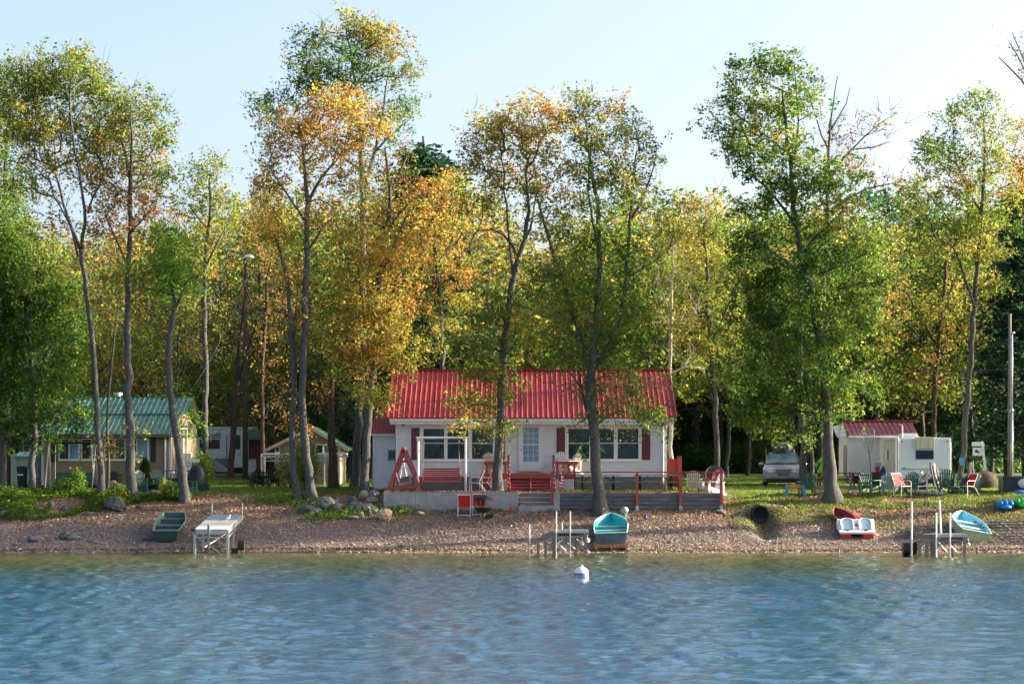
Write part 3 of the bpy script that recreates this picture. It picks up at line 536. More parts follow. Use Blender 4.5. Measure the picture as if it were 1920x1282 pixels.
tree_px('ash_tree', 'half bare tree with rust-coloured leaves, right behind the big green maple', 107,
  [[(1548, 912, 12), (1547, 700, 11), (1545, 560, 10), (1550, 440, 9), (1552, 340, 7), (1554, 260, 5), (1562, 190, 3), (1570, 145, 2)], [(1552, 340, 5), (1590, 285, 4), (1630, 245, 3), (1668, 220, 2)], [(1551, 400, 5), (1600, 365, 4), (1650, 345, 3), (1690, 340, 2)], [(1553, 280, 4), (1530, 220, 3), (1520, 170, 2)], [(1554, 250, 4), (1590, 200, 3), (1598, 160, 2)], [(1600, 280, 3), (1640, 280, 3), (1670, 265, 2)]],
  [(1530, 185, 32, 36, (R_, R_, O_), .35), (1570, 240, 40, 40, (R_, B_), .3), (1615, 250, 44, 36, (B_, y_), .22), (1645, 235, 36, 24, (B_, y_), .25), (1560, 310, 48, 36, (O_, R_, y_), .5), (1610, 320, 44, 30, (O_, y_), .3), (1600, 290, 30, 30, (O_, R_), .3), (1650, 330, 44, 24, RO, .3), (1690, 300, 20, 20, (B_, y_), .25), (1640, 560, 46, 50, (O_, y_), .6), (1660, 480, 40, 40, (y_, g_), .6)],
  23, bare=150, size=.12)
for i, (bx_, tx_, w_, lab, bl) in enumerate([(1506, 1500, 16, 'thick trunk just right of the silver minivan', [(1500, 560, 50, 60, gG), (1540, 640, 50, 50, gG, .7)]), (1523, 1518, 9, 'thin trunk second to the right of the silver minivan', [(1530, 500, 40, 50, gG), (1520, 690, 36, 40, gG, .6)])]):
    tree_px('maple_tree', lab+', under green leaves', 113+i*2.5, [[(bx_, 905, w_), (bx_, 840, w_*.9), (tx_, 760, w_*.85), (tx_, 600, w_*.7), (tx_+6, 480, w_*.4)]], bl, 24+i)
tree_px('ash_tree', 'tall slender yellow-green ash, blue flag-like sheet tied to its trunk beside the white trailer', 112,
  [[(1800, 910, 13), (1804, 870, 12), (1810, 800, 12), (1816, 730, 12), (1822, 650, 11), (1828, 570, 10), (1834, 490, 9), (1840, 420, 8), (1844, 350, 7), (1847, 280, 5), (1845, 220, 3)],
   [(1827, 575, 6), (1812, 530, 6), (1798, 495, 5), (1784, 462, 3)], [(1842, 400, 5), (1815, 350, 4), (1795, 300, 3), (1790, 250, 2)], [(1846, 300, 4), (1875, 250, 3)]],
  [(1835, 190, 34, 24, yg2), (1795, 215, 40, 34, yg2), (1860, 230, 42, 36, yg2), (1760, 255, 36, 36, gG), (1810, 280, 56, 36, yg2), (1735, 290, 34, 34, gG), (1865, 300, 40, 40, yg2), (1770, 330, 50, 38, (O_, yg_, y_)), (1830, 350, 50, 36, yg2), (1720, 350, 36, 36, (O_, yg_, g_)), (1740, 400, 50, 38, yg2), (1805, 410, 54, 38, yg2), (1865, 400, 36, 44, yg2), (1770, 470, 56, 38, yg2), (1850, 470, 44, 34, Yg), (1720, 450, 44, 40, gG), (1880, 540, 30, 30, gy_, .7), (1840, 520, 30, 30, yg2, .7), (1895, 350, 22, 50, yO)],
  28, bare=30)
tree_px('ash_tree', 'brown-trunked tree with golden leaves standing behind the white trailer', 121,
  [[(1747, 905, 12), (1750, 830, 11), (1753, 740, 11), (1759, 660, 10), (1766, 590, 8), (1773, 510, 7), (1777, 440, 4)], [(1760, 650, 5), (1720, 590, 4), (1700, 550, 3)], [(1766, 590, 4), (1795, 520, 3)]],
  [(1785, 560, 42, 40, Yg, .8), (1740, 600, 42, 40, Yg, .8), (1700, 560, 44, 46, yO, .7), (1780, 640, 34, 40, YO, .6), (1730, 680, 40, 40, yO, .5), (1690, 500, 40, 40, yg2, .8), (1770, 730, 30, 30, RO, .3), (1660, 620, 40, 44, (O_, y_), .6), (1700, 770, 30, 20, RO, .3), (1660, 740, 34, 30, (g_, ol_), .5)], 29, bark=BARKD, bare=30)
tree_px('oak_tree', 'mostly bare tree reaching in from the right edge near the top of the picture', 99.5,
  [[(2010, 930, 34), (2006, 700, 28), (1998, 500, 22), (1985, 350, 16), (1965, 240, 12), (1945, 160, 7), (1925, 90, 4)], [(1978, 300, 8), (1940, 190, 5), (1905, 130, 3), (1880, 90, 2)], [(1960, 230, 6), (1915, 150, 4), (1880, 125, 3), (1870, 110, 2)], [(1990, 420, 9), (2040, 300, 6), (2060, 200, 3)], [(1950, 190, 4), (1900, 60, 2)]],
  [(1905, 75, 30, 34, (R_, B_), .12), (1915, 115, 28, 34, (R_, g_), .4), (1960, 120, 40, 50, RO, .5), (2000, 250, 60, 60, gG), (2060, 200, 50, 60, gG), (2000, 400, 60, 60, gG), (2060, 330, 60, 60, gG), (2040, 480, 60, 60, gG)], 30, bare=150)
tree_px('oak_tree', 'rust and green oak crown at the right edge behind the slender ash', 117,
  [[(1945, 905, 20), (1940, 700, 17), (1930, 500, 13), (1920, 380, 8), (1912, 300, 4)]],
  [(1905, 260, 22, 34, (R_, O_, g_)), (1925, 330, 36, 44, (R_, O_, B_)), (1900, 300, 20, 34, YO, .8), (1950, 420, 44, 50, gG), (1960, 300, 40, 50, RO)], 31)
# ------------------------------------------------------------------ woodland behind: individual trees, a few kinds copied
def proto_tree(name, seed, h, wid, pal, cb=.35, nc=120, per=36, size=.24, sig=.5, bark=BARK, r=.16, fork=True, vase=.75):
    rng = np.random.default_rng(seed); root = thing(name, None, 'tree', (0, 0, 0))
    top = np.array([rng.normal()*.4, rng.normal()*.4, h*.92]); zz = np.linspace(0, 1, 8)
    pts = np.stack([top[0]*zz+.15*np.sin(zz*5+seed), top[1]*zz+.15*np.cos(zz*4+seed), h*.92*zz], 1); pts[0, 2] = -.5
    st = [(pts, r*(1-.85*zz))]
    for k in range(3 if fork else 0):
        a = rng.random()*6.28; z = h*(.38+.12*k); b0 = pts[int(7*z/(h*.92))]
        e = b0+np.array([math.cos(a)*wid*.28, math.sin(a)*wid*.28, h*.26]); m = (b0+e)/2+np.array([math.cos(a)*.3, math.sin(a)*.3, -.2])
        st.append((np.array([b0, m, e]), [r*.45, r*.3, r*.12]))
    cen = []; pp = []
    lob = []
    for k in range(9):
        t = (k+.5)/9; z = h*(cb+(.95-cb)*t); rr = wid/2*math.sin(math.pi*min(1, (.18+.82*t)**vase))**.6
        for q in range(2):
            a = rng.random()*6.28; lob.append((math.cos(a)*rr*.6, math.sin(a)*rr*.6, z, wid*.2+.3*rng.random()))
    for i in range(nc):
        lb = lob[rng.integers(0, len(lob))]; u = rvec(rng, 1)[0]*rng.random()**.4*lb[3]*1.15
        cen.append(np.array(lb[:3])+u); pp.append(np.array(pal[rng.integers(0, len(pal))])*(1+rng.normal()*.12))
    make_tree(st, cen, np.array(pp), rng, bark, root, np.full(nc, per), sig, size, twig=.016, seg=6)
    return root
def proto_conifer(name, seed, h, wid, pal):
    rng = np.random.default_rng(seed); root = thing(name, None, 'tree', (0, 0, 0)); cen = []
    for k in range(26):
        z = h*(.12+.86*k/26); rr = wid/2*(1-k/26)**.8
        for q in range(7):
            a = rng.random()*6.28; cen.append((math.cos(a)*rr*.75, math.sin(a)*rr*.75, z-rr*.12+rng.normal()*.15)); cen.append((math.cos(a)*rr*.35, math.sin(a)*rr*.35, z))
    cen = np.array(cen); pts = np.array([[0, 0, -.5], [0, 0, h*.5], [0, 0, h]])
    make_tree([(pts, [.2, .12, .03])], cen, np.array([pal]*len(cen))*(1+rng.normal(size=(len(cen), 1))*.12), rng, BARKD, root, np.full(len(cen), 26), .33, .22, twig=.010, seg=6)
    return root
protos = {
 'yg': [proto_tree('ash_tree', 101, 15, 8, (yg_, ol_, g_, yg_)), proto_tree('ash_tree', 102, 15, 7, (y_, yg_, ol_, g_), vase=1.0)],
 'g': [proto_tree('maple_tree', 103, 14, 9, (g_, G_, yg_, ol_), nc=130), proto_tree('maple_tree', 104, 15, 8, (g_, g_, G_, y_), nc=125)],
 'o': [proto_tree('autumn_tree', 105, 13, 8, (O_, B_, y_, ol_, yg_)), proto_tree('autumn_tree', 106, 14, 7, (Y_, y_, ol_, B_, yg_))],
 'b': [proto_tree('brown_tree', 107, 12, 8, (B_, R_, ol_, y_), nc=120, per=26)],
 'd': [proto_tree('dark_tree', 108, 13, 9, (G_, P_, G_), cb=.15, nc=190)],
 'c': [proto_conifer('spruce_tree', 109, 16, 5.5, (.016, .048, .026))],
}
LAB = {'yg': 'yellow-green ash among the trees of the wood behind the cottages', 'g': 'green maple among the trees of the wood behind the cottages', 'o': 'orange and gold autumn tree in the wood behind the cottages',
 'b': 'thin brown-leaved tree in the wood behind the cottages', 'd': 'dark green tree in the shade of the wood behind the cottages', 'c': 'dark blue-green spruce in the wood behind the cottages'}
GRP = {'yg': 'yellow-green ashes of the wood', 'g': 'green maples of the wood', 'o': 'autumn coloured trees of the wood', 'b': 'brown-leaved trees of the wood', 'd': 'dark trees of the wood', 'c': 'spruces of the wood'}
HREF = {'yg': 15, 'g': 14.5, 'o': 13.5, 'b': 12, 'd': 13, 'c': 16}
used = set()
MARKS = [(40, 'at the far left edge'), (190, 'above the left part of the green roof'), (335, 'above the right part of the green roof'), (480, 'above the white caravan'), (660, 'above the small tan shed'), (800, 'over the left end of the red roof'), (940, 'over the left half of the red roof'), (1100, 'over the middle of the red roof'), (1260, 'over the right half of the red roof'), (1400, 'between the red roof and the minivan'), (1560, 'above the silver minivan'), (1720, 'above the white shed'), (1860, 'above the white trailer'), (9999, 'at the right edge')]
KD = {'yg': 'yellow-green ash', 'g': 'green maple', 'o': 'orange and gold tree', 'b': 'thin brown-leaved tree', 'd': 'dark green tree', 'c': 'dark blue-green spruce'}
def where_label(kind, px, topy, Y):
    m = next(t for q, t in MARKS if px < q)
    return KD[kind]+(' in the front row ' if Y < 137 else ' in the second row ' if Y < 147 else ' deep in the wood ' if Y < 175 else ' farthest back ')+m
def place_tree(kind, px, topy, Y, rng):
    L_ = protos[kind]; k = rng.integers(0, len(L_)); o = L_[k]
    x = X_(px, Y); z = gz(x, Y); h = Z_(topy, Y)-z; s = h/HREF[kind]
    if (kind, k) not in used: used.add((kind, k)); c = o
    else: c = copy_tree(o)
    c.location = (x, Y, z-.1); c.rotation_euler = (0, 0, rng.random()*6.28); c.scale = (s*(.95+.2*rng.random()),)*2+(s,); c['label'] = where_label(kind, px, topy, Y); c['group'] = GRP[kind]
    return c
rg = np.random.default_rng(21)
# top row of the wood in the gaps between the bank trees
skyline = [(-60, 420), (0, 430), (60, 420), (140, 430), (230, 420), (300, 380), (350, 370), (400, 400), (450, 345), (480, 330), (520, 360), (600, 380), (700, 380), (760, 330), (860, 330), (900, 360), (960, 450), (1010, 440), (1080, 400), (1180, 370), (1260, 340), (1330, 370), (1400, 400), (1480, 380), (1560, 380), (1620, 360), (1680, 345), (1740, 380), (1820, 380), (1900, 360), (1980, 300)]
sxs = [a for a, b in skyline]; sys_ = [b for a, b in skyline]
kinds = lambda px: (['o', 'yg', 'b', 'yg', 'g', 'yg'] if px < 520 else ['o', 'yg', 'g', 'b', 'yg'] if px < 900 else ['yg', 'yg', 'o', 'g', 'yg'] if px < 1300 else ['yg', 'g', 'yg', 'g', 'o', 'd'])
for row, (Yr, step, dy) in enumerate([(131, 92, 75), (141, 84, 50), (152, 76, 28), (166, 70, 8), (182, 66, 22)]):
    px = -150+row*30
    while px < 2080:
        p = px+rg.normal()*16; K = kinds(p); kd = K[rg.integers(0, len(K))]
        Yt = Yr+rg.normal()*2.5
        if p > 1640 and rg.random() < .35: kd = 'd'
        ty = np.interp(p, sxs, sys_)+dy+abs(rg.normal())*26
        if not (row == 0 and (1250 < p < 1960)) and not (row < 3 and 325 < p < 510):
            place_tree(kd, p, ty, Yt, rg)
        px += step*(1+.25*rg.normal())
for (p, ty, Yt) in [(793, 252, 126), (832, 285, 127), (765, 300, 130), (1925, 330, 126), (1975, 300, 129), (1890, 470, 133), (1120, 420, 160), (905, 520, 150)]:
    c_ = place_tree('c', p, ty, Yt, rg); c_.scale = (c_.scale[0]*1.5, c_.scale[1]*1.5, c_.scale[2])
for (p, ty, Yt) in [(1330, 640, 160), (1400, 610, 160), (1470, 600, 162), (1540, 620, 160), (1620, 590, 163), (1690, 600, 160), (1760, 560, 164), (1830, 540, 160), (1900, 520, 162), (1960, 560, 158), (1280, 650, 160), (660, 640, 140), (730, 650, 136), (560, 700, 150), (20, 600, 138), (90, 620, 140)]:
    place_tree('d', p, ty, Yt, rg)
# trees standing to the right of the picture, whose long shadows fall across lawn and beach
for (x, Y, kd, h) in [(36, 113, 'g', 15), (52, 112, 'yg', 16), (44, 119, 'g', 16), (50, 125, 'g', 17), (62, 117, 'yg', 17), (-30, 101, 'g', 15), (-36, 106, 'yg', 16)]:
    L_ = protos[kd]; c = copy_tree(L_[rg.integers(0, len(L_))]); s = h/HREF[kd]; c.location = (x, Y, gz(x, Y)-.1); c.rotation_euler = (0, 0, rg.random()*6); c.scale = (s*.95, s*.95, s); c['label'] = LAB[kd].replace('among the trees of the wood behind the cottages', 'standing outside the picture beside the lawn').replace('in the wood behind the cottages', 'standing outside the picture beside the lawn'); c['group'] = GRP[kd]
for kd, L_ in protos.items():
    for k, o in enumerate(L_):
        if (kd, k) not in used: o.location = (X_(1020+k*60, 150), 150, 3); o['label'] = LAB[kd]; o['group'] = GRP[kd]
# undergrowth masses
def leaf_mass(name, label, n, fx, size, pals, seed, parent=None, matl=None, up=0.0):
    rng = np.random.default_rng(seed); p = fx(rng, n); n = len(p)
    a = rvec(rng, n); a[:, 2] = a[:, 2]*.6+up; a /= np.linalg.norm(a, axis=1, keepdims=True)
    b_ = np.cross(a, rvec(rng, n)); b_ /= np.linalg.norm(b_, axis=1, keepdims=True); l = size*(.6+.8*rng.random(n))[:, None]; nn = np.cross(a, b_)
    V = np.stack([p-a*l/2, p+b_*l*.3+nn*l*.12, p+a*l/2, p-b_*l*.3+nn*l*.12], 1).reshape(-1, 3)
    pal = np.array(pals); c = pal[rng.integers(0, len(pal), n)]*(1+rng.normal(size=(n, 1))*.2); c = np.clip(c, .004, .8)
    o = npmesh(name, V, np.arange(n*4).reshape(-1, 4), matl or LEAF, False, np.repeat(c, 4, 0), parent)
    if label: tag(o, label, None, None, 'stuff')
    return o
def under(rng, n):
    x = rng.uniform(-75, 75, n); y = rng.uniform(186, 205, n); h = 7+4*fnoise(x, y, .12, 3)
    return np.stack([x, y, GZ(x, y)+h*rng.random(n)**1.0], 1)
leaf_mass('far_woodland', 'dense far foliage closing the view behind the wood', 60000, under, .75, [G_, g_, P_, (.04, .07, .02)], 41)
def under2(rng, n):
    x = rng.uniform(-45, 55, n); y = rng.uniform(156, 166, n)+np.where(x > 6, 0, 4); h = (1.6+3.2*fnoise(x, y, .35, 8))
    return np.stack([x, y, GZ(x, y)+h*rng.random(n)**1.3], 1)
leaf_mass('undergrowth', 'low bushes and weeds along the edge of the wood', 42000, under2, .30, [g_, (.05, .11, .02), (.06, .12, .05), ol_], 42)

def under3(rng, n):
    x = rng.uniform(-75, -3, n); y = rng.uniform(158, 176, n); f = fnoise(x, y, .22, 19); h = 2+9*f; z = GZ(x, y)+.3+h*rng.random(n); k = fnoise(x*1.3, z*1.7, .5, 20) > .40
    return np.stack([x, y, z], 1)[k]
leaf_mass('understory', 'brown and olive young growth between the trunks of the left wood', 40000, under3, .30, [ol_, B_, y_, yg_, (.16, .12, .04), g_], 43)
# ------------------------------------------------------------------ buildings
def siding(x0, x1, z0, z1, y, c=.1, axis='x', sgn=-1, mb=None, gable=None):
    """lapped boards on a wall; axis x: wall faces sgn*Y, axis y: wall at x=y faces sgn*X and runs x0..x1 in Y"""
    mb = mb or MB(); z = z0
    while z < z1-1e-4:
        zt = min(z+c, z1); a0, a1 = x0, x1; b0, b1 = x0, x1
        if gable:
            a0, a1 = gable(z); b0, b1 = gable(zt)
            if a1-a0 < .05: break
            if b1 < b0: b0 = b1 = (b0+b1)/2
        q = [(a0, -.04, z), (a1, -.04, z), (b1, -.012, zt-.015), (b0, -.012, zt-.015), (a0, 0, z), (a1, 0, z)]
        if axis == 'x': vs = [(u, y-sgn*v if sgn > 0 else y+v, zz) for u, v, zz in q]
        else: vs = [(y-sgn*v, u, zz) for u, v, zz in q]
        mb.add(vs, [(0, 1, 2, 3), (4, 5, 1, 0)]); z = zt
    return mb
def panels(parent, x0, x1, ye, ze, yr, zr, pitch, m, name='roof_panel', rib=.032, off=.0):
    """ribbed sheet-metal panels side by side on one roof slope, coordinates local to the thing"""
    n = max(1, round((x1-x0)/pitch)); p = (x1-x0)/n; d = Vector((0, yr-ye, zr-ze)); L = d.length; d /= L; nn = Vector((0, -d.z, d.y)) if d.y > 0 else Vector((0, d.z, -d.y))
    prof = [(0, 0), (.012, rib), (.034, rib), (.052, 0), (p*.5, 0), (p*.52, .007), (p*.60, .007), (p*.62, 0), (p-.002, 0)]
    mb = MB(); A = Vector((0, ye, ze)); B = A+d*L; vs = []
    for base in (A, B):
        for u, h in prof: vs.append(base+Vector((u, 0, 0))+nn*(h+off))
    k = len(prof); fs = [(i, i+1, k+i+1, k+i) for i in range(k-1)]
    vs += [A+nn*(off-.02), A+Vector((p-.002, 0, 0))+nn*(off-.02)]; fs += [(2*k, 2*k+1, k-1)+tuple(range(k-2, -1, -1))]
    mb.add(vs, fs); o = mb.build(name, m, parent); o.location = (x0, 0, 0); out = [o]
    for i in range(1, n):
        c = o.copy(); COL.objects.link(c); c.parent = parent; c.location = (x0+i*p, 0, 0); KIDS[parent].append(c)
    return o
def window(parent, px0, px1, py0, py1, Y, panes, glass=GLASS, frame=WTRIM, rail=None, slider=False, fw=.06, name='window', prot=.05):
    """panes: list of (px0,px1,py0,py1) photo rectangles; the frame fills the rest as bars, the glass lies back between them"""
    f = MB(); cols = sorted(panes)
    ys0 = min(p[2] for p in panes); ys1 = max(p[3] for p in panes)
    f.pbox(px0, px1, py0, ys0, Y-prot, Y); f.pbox(px0, px1, ys1, py1, Y-prot, Y)
    e = [px0]+[q for p in cols for q in (p[0], p[1])]+[px1]
    for i in range(0, len(e), 2):
        if e[i+1]-e[i] > .1: f.pbox(e[i], e[i+1], ys0, ys1, Y-prot+.002, Y)
    wo = f.build(name, frame, parent, True)
    for p in cols:
        g = MB().pbox(p[0], p[1], ys0, ys1, Y-.028, Y-.018); gm = p[4] if len(p) > 4 else glass
        g.build('pane', gm, wo, True)
        if rail:
            MB().pbox(p[0], p[1], rail-.6, rail+.6, Y-.04, Y-.022).build('sash_rail', frame, wo, True)
    s = MB(); s.pbox(px0-.5, px1+.5, py1, py1+1.2, Y-prot-.03, Y); s.build('sill', frame, wo, True)
    return wo
# ---- the red-roofed house
HY_ = 103.0
base = (X_(996, HY_), HY_, 2.42)
H = thing('cottage', 'white cottage with a red ribbed metal roof and maroon shutters behind the concrete wall', 'cottage', base)
x0, x1 = X_(742, HY_), X_(1250, HY_); z0, z1 = Z_(893.5, HY_), Z_(794, HY_); yb = 111.3; zf = 2.0
body = MB(); body.box(x0+.01, x1-.01, HY_+.02, yb-.01, z0, z1); ridY, ridZ = 107.1, Z_(694, 107.1)
body.prism([(0, 0)]*0 or [(x0, z1), (x1, z1), (x1, z1+.01), (x0, z1+.01)], HY_+.03, yb-.03)
for xx in (x0+.02, x1-.02):                                   # gable ends
    body.add([(xx, HY_+.02, z1), (xx, yb, z1), (xx, ridY, ridZ-.08)], [(0, 1, 2)])
body.build('wall', WHITE, H, True)
sm = siding(x0, x1, z0, z1-.02, HY_, .099); siding(HY_, yb, z0, z1, x1, .099, 'y', 1, sm); siding(HY_, yb, z0, z1, x0, .099, 'y', -1, sm)
sd_ = sm.build('siding', WHITE, H, True)
fo = MB(); fo.box(x0+.05, x1-.05, HY_+.08, yb-.1, zf, z0).build('foundation', BLOCK, H, True)
fb = MB(); bw = .41; bh = (z0-2.36)/2.5
blk = None; k = 0
for r_ in range(3):
    xx = x0+.05-(.2 if r_ % 2 else 0)
    while xx < x1-.05:
        a, b_ = max(xx, x0+.05), min(xx+bw-.012, x1-.05)
        zz = z0-(r_+1)*bh
        if b_-a > .3:
            if blk is None: blk = MB().box(0, bw-.012, 0, .045, 0, bh-.012).build('block', BLOCK, H); blk.location = (a-base[0], HY_+.045-base[1], zz-base[2])
            elif b_-a > bw-.03:
                c = blk.copy(); COL.objects.link(c); c.parent = H; c.location = (a-base[0], HY_+.045-base[1], zz-base[2])
        xx += bw
tr = MB()
for a, b_ in ((742, 745), (1247, 1250)): tr.pbox(a, b_, 794, 893.5, HY_-.055, HY_+.05)
tr.pbox(745.1, 1246.9, 795, 799, HY_-.05, HY_)
tr.build('corner_trim', WTRIM, H, True)
ye, ze = 102.35, Z_(783, 102.35); rx0, rx1 = X_(726, 102.35), X_(1268, 102.35)
fa = MB(); fa.box(rx0+.12, rx1-.1, ye+.03, HY_+.0, Z_(795, ye), Z_(784.5, ye)); fa.box(rx0+.1, rx1-.1, ye-.06, ye+.028, Z_(790, ye), Z_(785, ye))
fa.build('gutter', WTRIM, H, True)
panels(H, rx0-base[0], rx1-base[0], ye-.05-base[1], ze-base[2], ridY-base[1], ridZ-base[2], .2285, REDROOF)
rb = MB(); rb.add([(rx0, 111.9, ze), (rx1, 111.9, ze), (rx1, ridY, ridZ), (rx0, ridY, ridZ)], [(3, 2, 1, 0)]).build('rear_roof', REDROOF, H, True)
rc = MB(); rc.prism([(0, 0)]*0 or [(rx0-.02, ridZ-.01), (rx1+.02, ridZ-.01), (rx1+.02, ridZ+.045), (rx0-.02, ridZ+.045)], ridY-.12, ridY+.12).build('ridge_cap', REDROOF, H, True)
rk = MB()
for xx in (rx0-.03, rx1): rk.bar((xx+.015, ye-.05, ze-.04), (xx+.015, ridY, ridZ-.03), .03, .2)
rk.build('rake_trim', REDROOF, H, True)
window(H, 787, 930, 799.5, 864, HY_-.02, [(794, 832.6, 803.6, 859.8), (839, 878, 803.6, 859.8), (885, 924, 803.6, 859.8)], rail=830.7)
window(H, 1059.6, 1203, 799.5, 864, HY_-.02, [(1066, 1105, 803.6, 859.8), (1112, 1151, 803.6, 859.8), (1158, 1197, 803.6, 859.8)], rail=830.7)
for a, b_ in ((771, 786.7), (930.5, 946.5), (1043.7, 1059.4), (1203.4, 1219.2)):
    s = MB(); s.pbox(a, b_, 802, 861.7, HY_-.060, HY_-.01)
    for q in range(2): s.pbox(a+2, b_-2, 805+q*28.5, 829.5+q*29, HY_-.070, HY_-.0605)
    s.build('shutter', MAROON, H, True)
df = MB(); df.pbox(973, 977, 797, 884, HY_-.11, HY_); df.pbox(1013.5, 1017.5, 797, 884, HY_-.11, HY_); df.pbox(977, 1013.5, 796, 800, HY_-.11, HY_)
dr = MB(); Yd = HY_-.085
dr.pbox(977, 980.6, 800, 883, Yd, HY_-.01); dr.pbox(1009.8, 1013.5, 800, 883, Yd, HY_-.01); dr.pbox(980.6, 1009.8, 865, 883, Yd, HY_-.01); dr.pbox(980.6, 1009.8, 800, 801.3, Yd, HY_-.01); dr.pbox(980.6, 1009.8, 832, 834, Yd-.005, HY_-.01)
door = dr.build('door', WTRIM, H, True); df.build('door_frame', WTRIM, door, True)
MB().pbox(980.6, 1009.8, 801.3, 832, Yd+.015, Yd+.02).build('pane', GLASSB, door, True); MB().pbox(980.6, 1009.8, 834, 865, Yd+.015, Yd+.02).build('pane', GLASSB, door, True)
mu = MB()
for q in (990, 1000): mu.pbox(q-.35, q+.35, 801.3, 865, Yd+.004, Yd+.014)
for q in (812, 822, 843.5, 854): mu.pbox(980.6, 1009.8, q-.35, q+.35, Yd+.005, Yd+.0135)
mu.build('muntin', WTRIM, door, True)
MB().pbox(974, 1016.5, 881.5, 884, HY_-.16, HY_-.111).build('threshold', mat('brass_sill', (.62, .52, .22), .5), door, True)
MB().ball((X_(978, Yd), Yd-.05, Z_(843, Yd)), .04, 8, 5).build('door_handle', mat('brass', (.5, .33, .08), .3, .8), door, True)
MB().pbox(754, 758.5, 792.5, 799, HY_-.12, HY_-.03).build('wall_light', GREYPL, H, True)
dsp = MB(); dsp.tube([P(1243.5, 792, HY_-.08), P(1243.5, 905, HY_-.08)], .04, 6).build('downspout', WTRIM, H, True)
ch = MB(); ch.tube([P(1045, 700, 108), P(1045, 686, 108)], .09, 8).build('vent_pipe', GALV, H, True)
# annex at the left end
AY = 105.0; ax0, ax1 = X_(699, AY), x0+.02
sa = siding(ax0, ax1, Z_(914, AY), Z_(815, AY), AY, .1); siding(AY, 110, Z_(914, AY), Z_(815, AY), ax0, .1, 'y', -1, sa); sa.build('annex_siding', WHITE, H, True)
MB().box(ax0+.01, ax1, AY+.02, 110, 2.2, Z_(815, AY)).pbox(699, 702, 815, 914, AY-.055, AY+.02).pbox(696, 742, 812, 816.5, AY-.35, AY).build('annex_wall', WHITE, H, True)
panels(H, X_(696, 104.6)-base[0], x0-.03-base[0], 104.6-base[1], Z_(812, 104.6)-base[2], 107.5-base[1], Z_(768, 106.5)-base[2], .23, REDROOF, name='annex_roof_panel')
window(H, 727, 743, 843, 861.5, AY-.02, [(730, 734.3, 846, 858.5), (736.2, 741, 846, 858.5)], glass=GLASSD, frame=GREYPL, prot=.04)
# ---- deck with stairs
DY = 101.25
D = thing('deck', 'red painted deck and stairs with white lattice at the door of the white cottage', 'deck', (X_(996, DY), DY, 2.42))
zt = Z_(887.5, DY); dx0, dx1 = X_(908, DY), X_(1080, DY)
n = 12
for i in range(n):
    yy = DY+.02+i*(HY_-.1-DY)/n; MB().box(dx0, dx1, yy, yy+(HY_-.1-DY)/n-.012, zt-.035, zt).build('deck_board', REDP, D, True)
MB().pbox(908, 1080, 888.7, 897, DY-.03, DY+.02).build('rim_board', REDP, D, True)
fr = MB()
for px in (910, 950, 996, 1043, 1076): fr.pbox(px, px+2.5, 897, 921, DY+.05, DY+.13)
fr.build('post', REDP, D, True)
for (a, b_) in ((908, 951.5), (1041, 1083.5)):
    MB().pbox(a, b_, 864.5, 871, DY-.1, DY+.06).build('top_rail', REDP, D, True)
for px in (911, 923.5, 945.5, 1043, 1064.5, 1074.7):
    MB().pbox(px, px+4, 871, 888.6, DY-.02, DY+.06).build('baluster', REDP, D, True)
for xx in (dx0, dx1-.1):
    MB().bar((xx+.05, DY+.06, Z_(867.5, DY)), (xx+.05, HY_-.05, Z_(867.5, DY)), .14, .12).build('side_rail', REDP, D, True)
def lattice(a, b_, t, bt, Y, m, parent, step=.078, wd=.038):
    l = MB(); xa, xb, za, zb = X_(a, Y), X_(b_, Y), Z_(bt, Y), Z_(t, Y); x = xa
    while x < xb: l.box(x, min(x+wd, xb), Y, Y+.008, za, zb); x += step
    z = za
    while z < zb: l.box(xa, xb, Y-.010, Y-.001, z, min(z+wd, zb)); z += step
    o = l.build('lattice', m, parent, True); o['kind'] = 'stuff'; return o
lattice(920, 953, 897.5, 921, DY+.03, WTRIM, D); lattice(1041, 1076, 897.5, 920, DY+.03, WTRIM, D); lattice(953, 1036, 904, 921, DY+.02, mat('pink_lattice', (.42, .16, .18), .6), D)
SY = 100.5
for i, (t, b_) in enumerate([(900.5, 903.5), (906.5, 909.5), (912.5, 915.5), (919, 922)]):
    yy = SY+.6-.28*i; MB().pbox(957, 1034, t, b_, yy, yy+.27).build('tread', REDP, D, True)
st = MB()
for px in (956, 994, 1031):
    st.bar(P(px+1, 900, DY), (P(px+1, 900, DY).x, SY-.3, 2.43), .05, .16)
st.build('stringer', REDP, D, True)
for px in (953.5, 1038):
    NP = MB().pbox(px-2.3, px+2.3, 853, 922, 100.35, 100.46).build('newel_post', REDP, D, True)
    lt = MB()
    for q in range(26):
        a = q*1.9; yy = 856+q*2.5; lt.ball((X_(px, 100.35)+.062*math.cos(a), 100.4+.075*math.sin(a)-.01, Z_(yy, 100.35)), .016, 5, 4)
    lt.build('string_lights', mat('light_bulb', (.9, .75, .65), .3), NP, True)
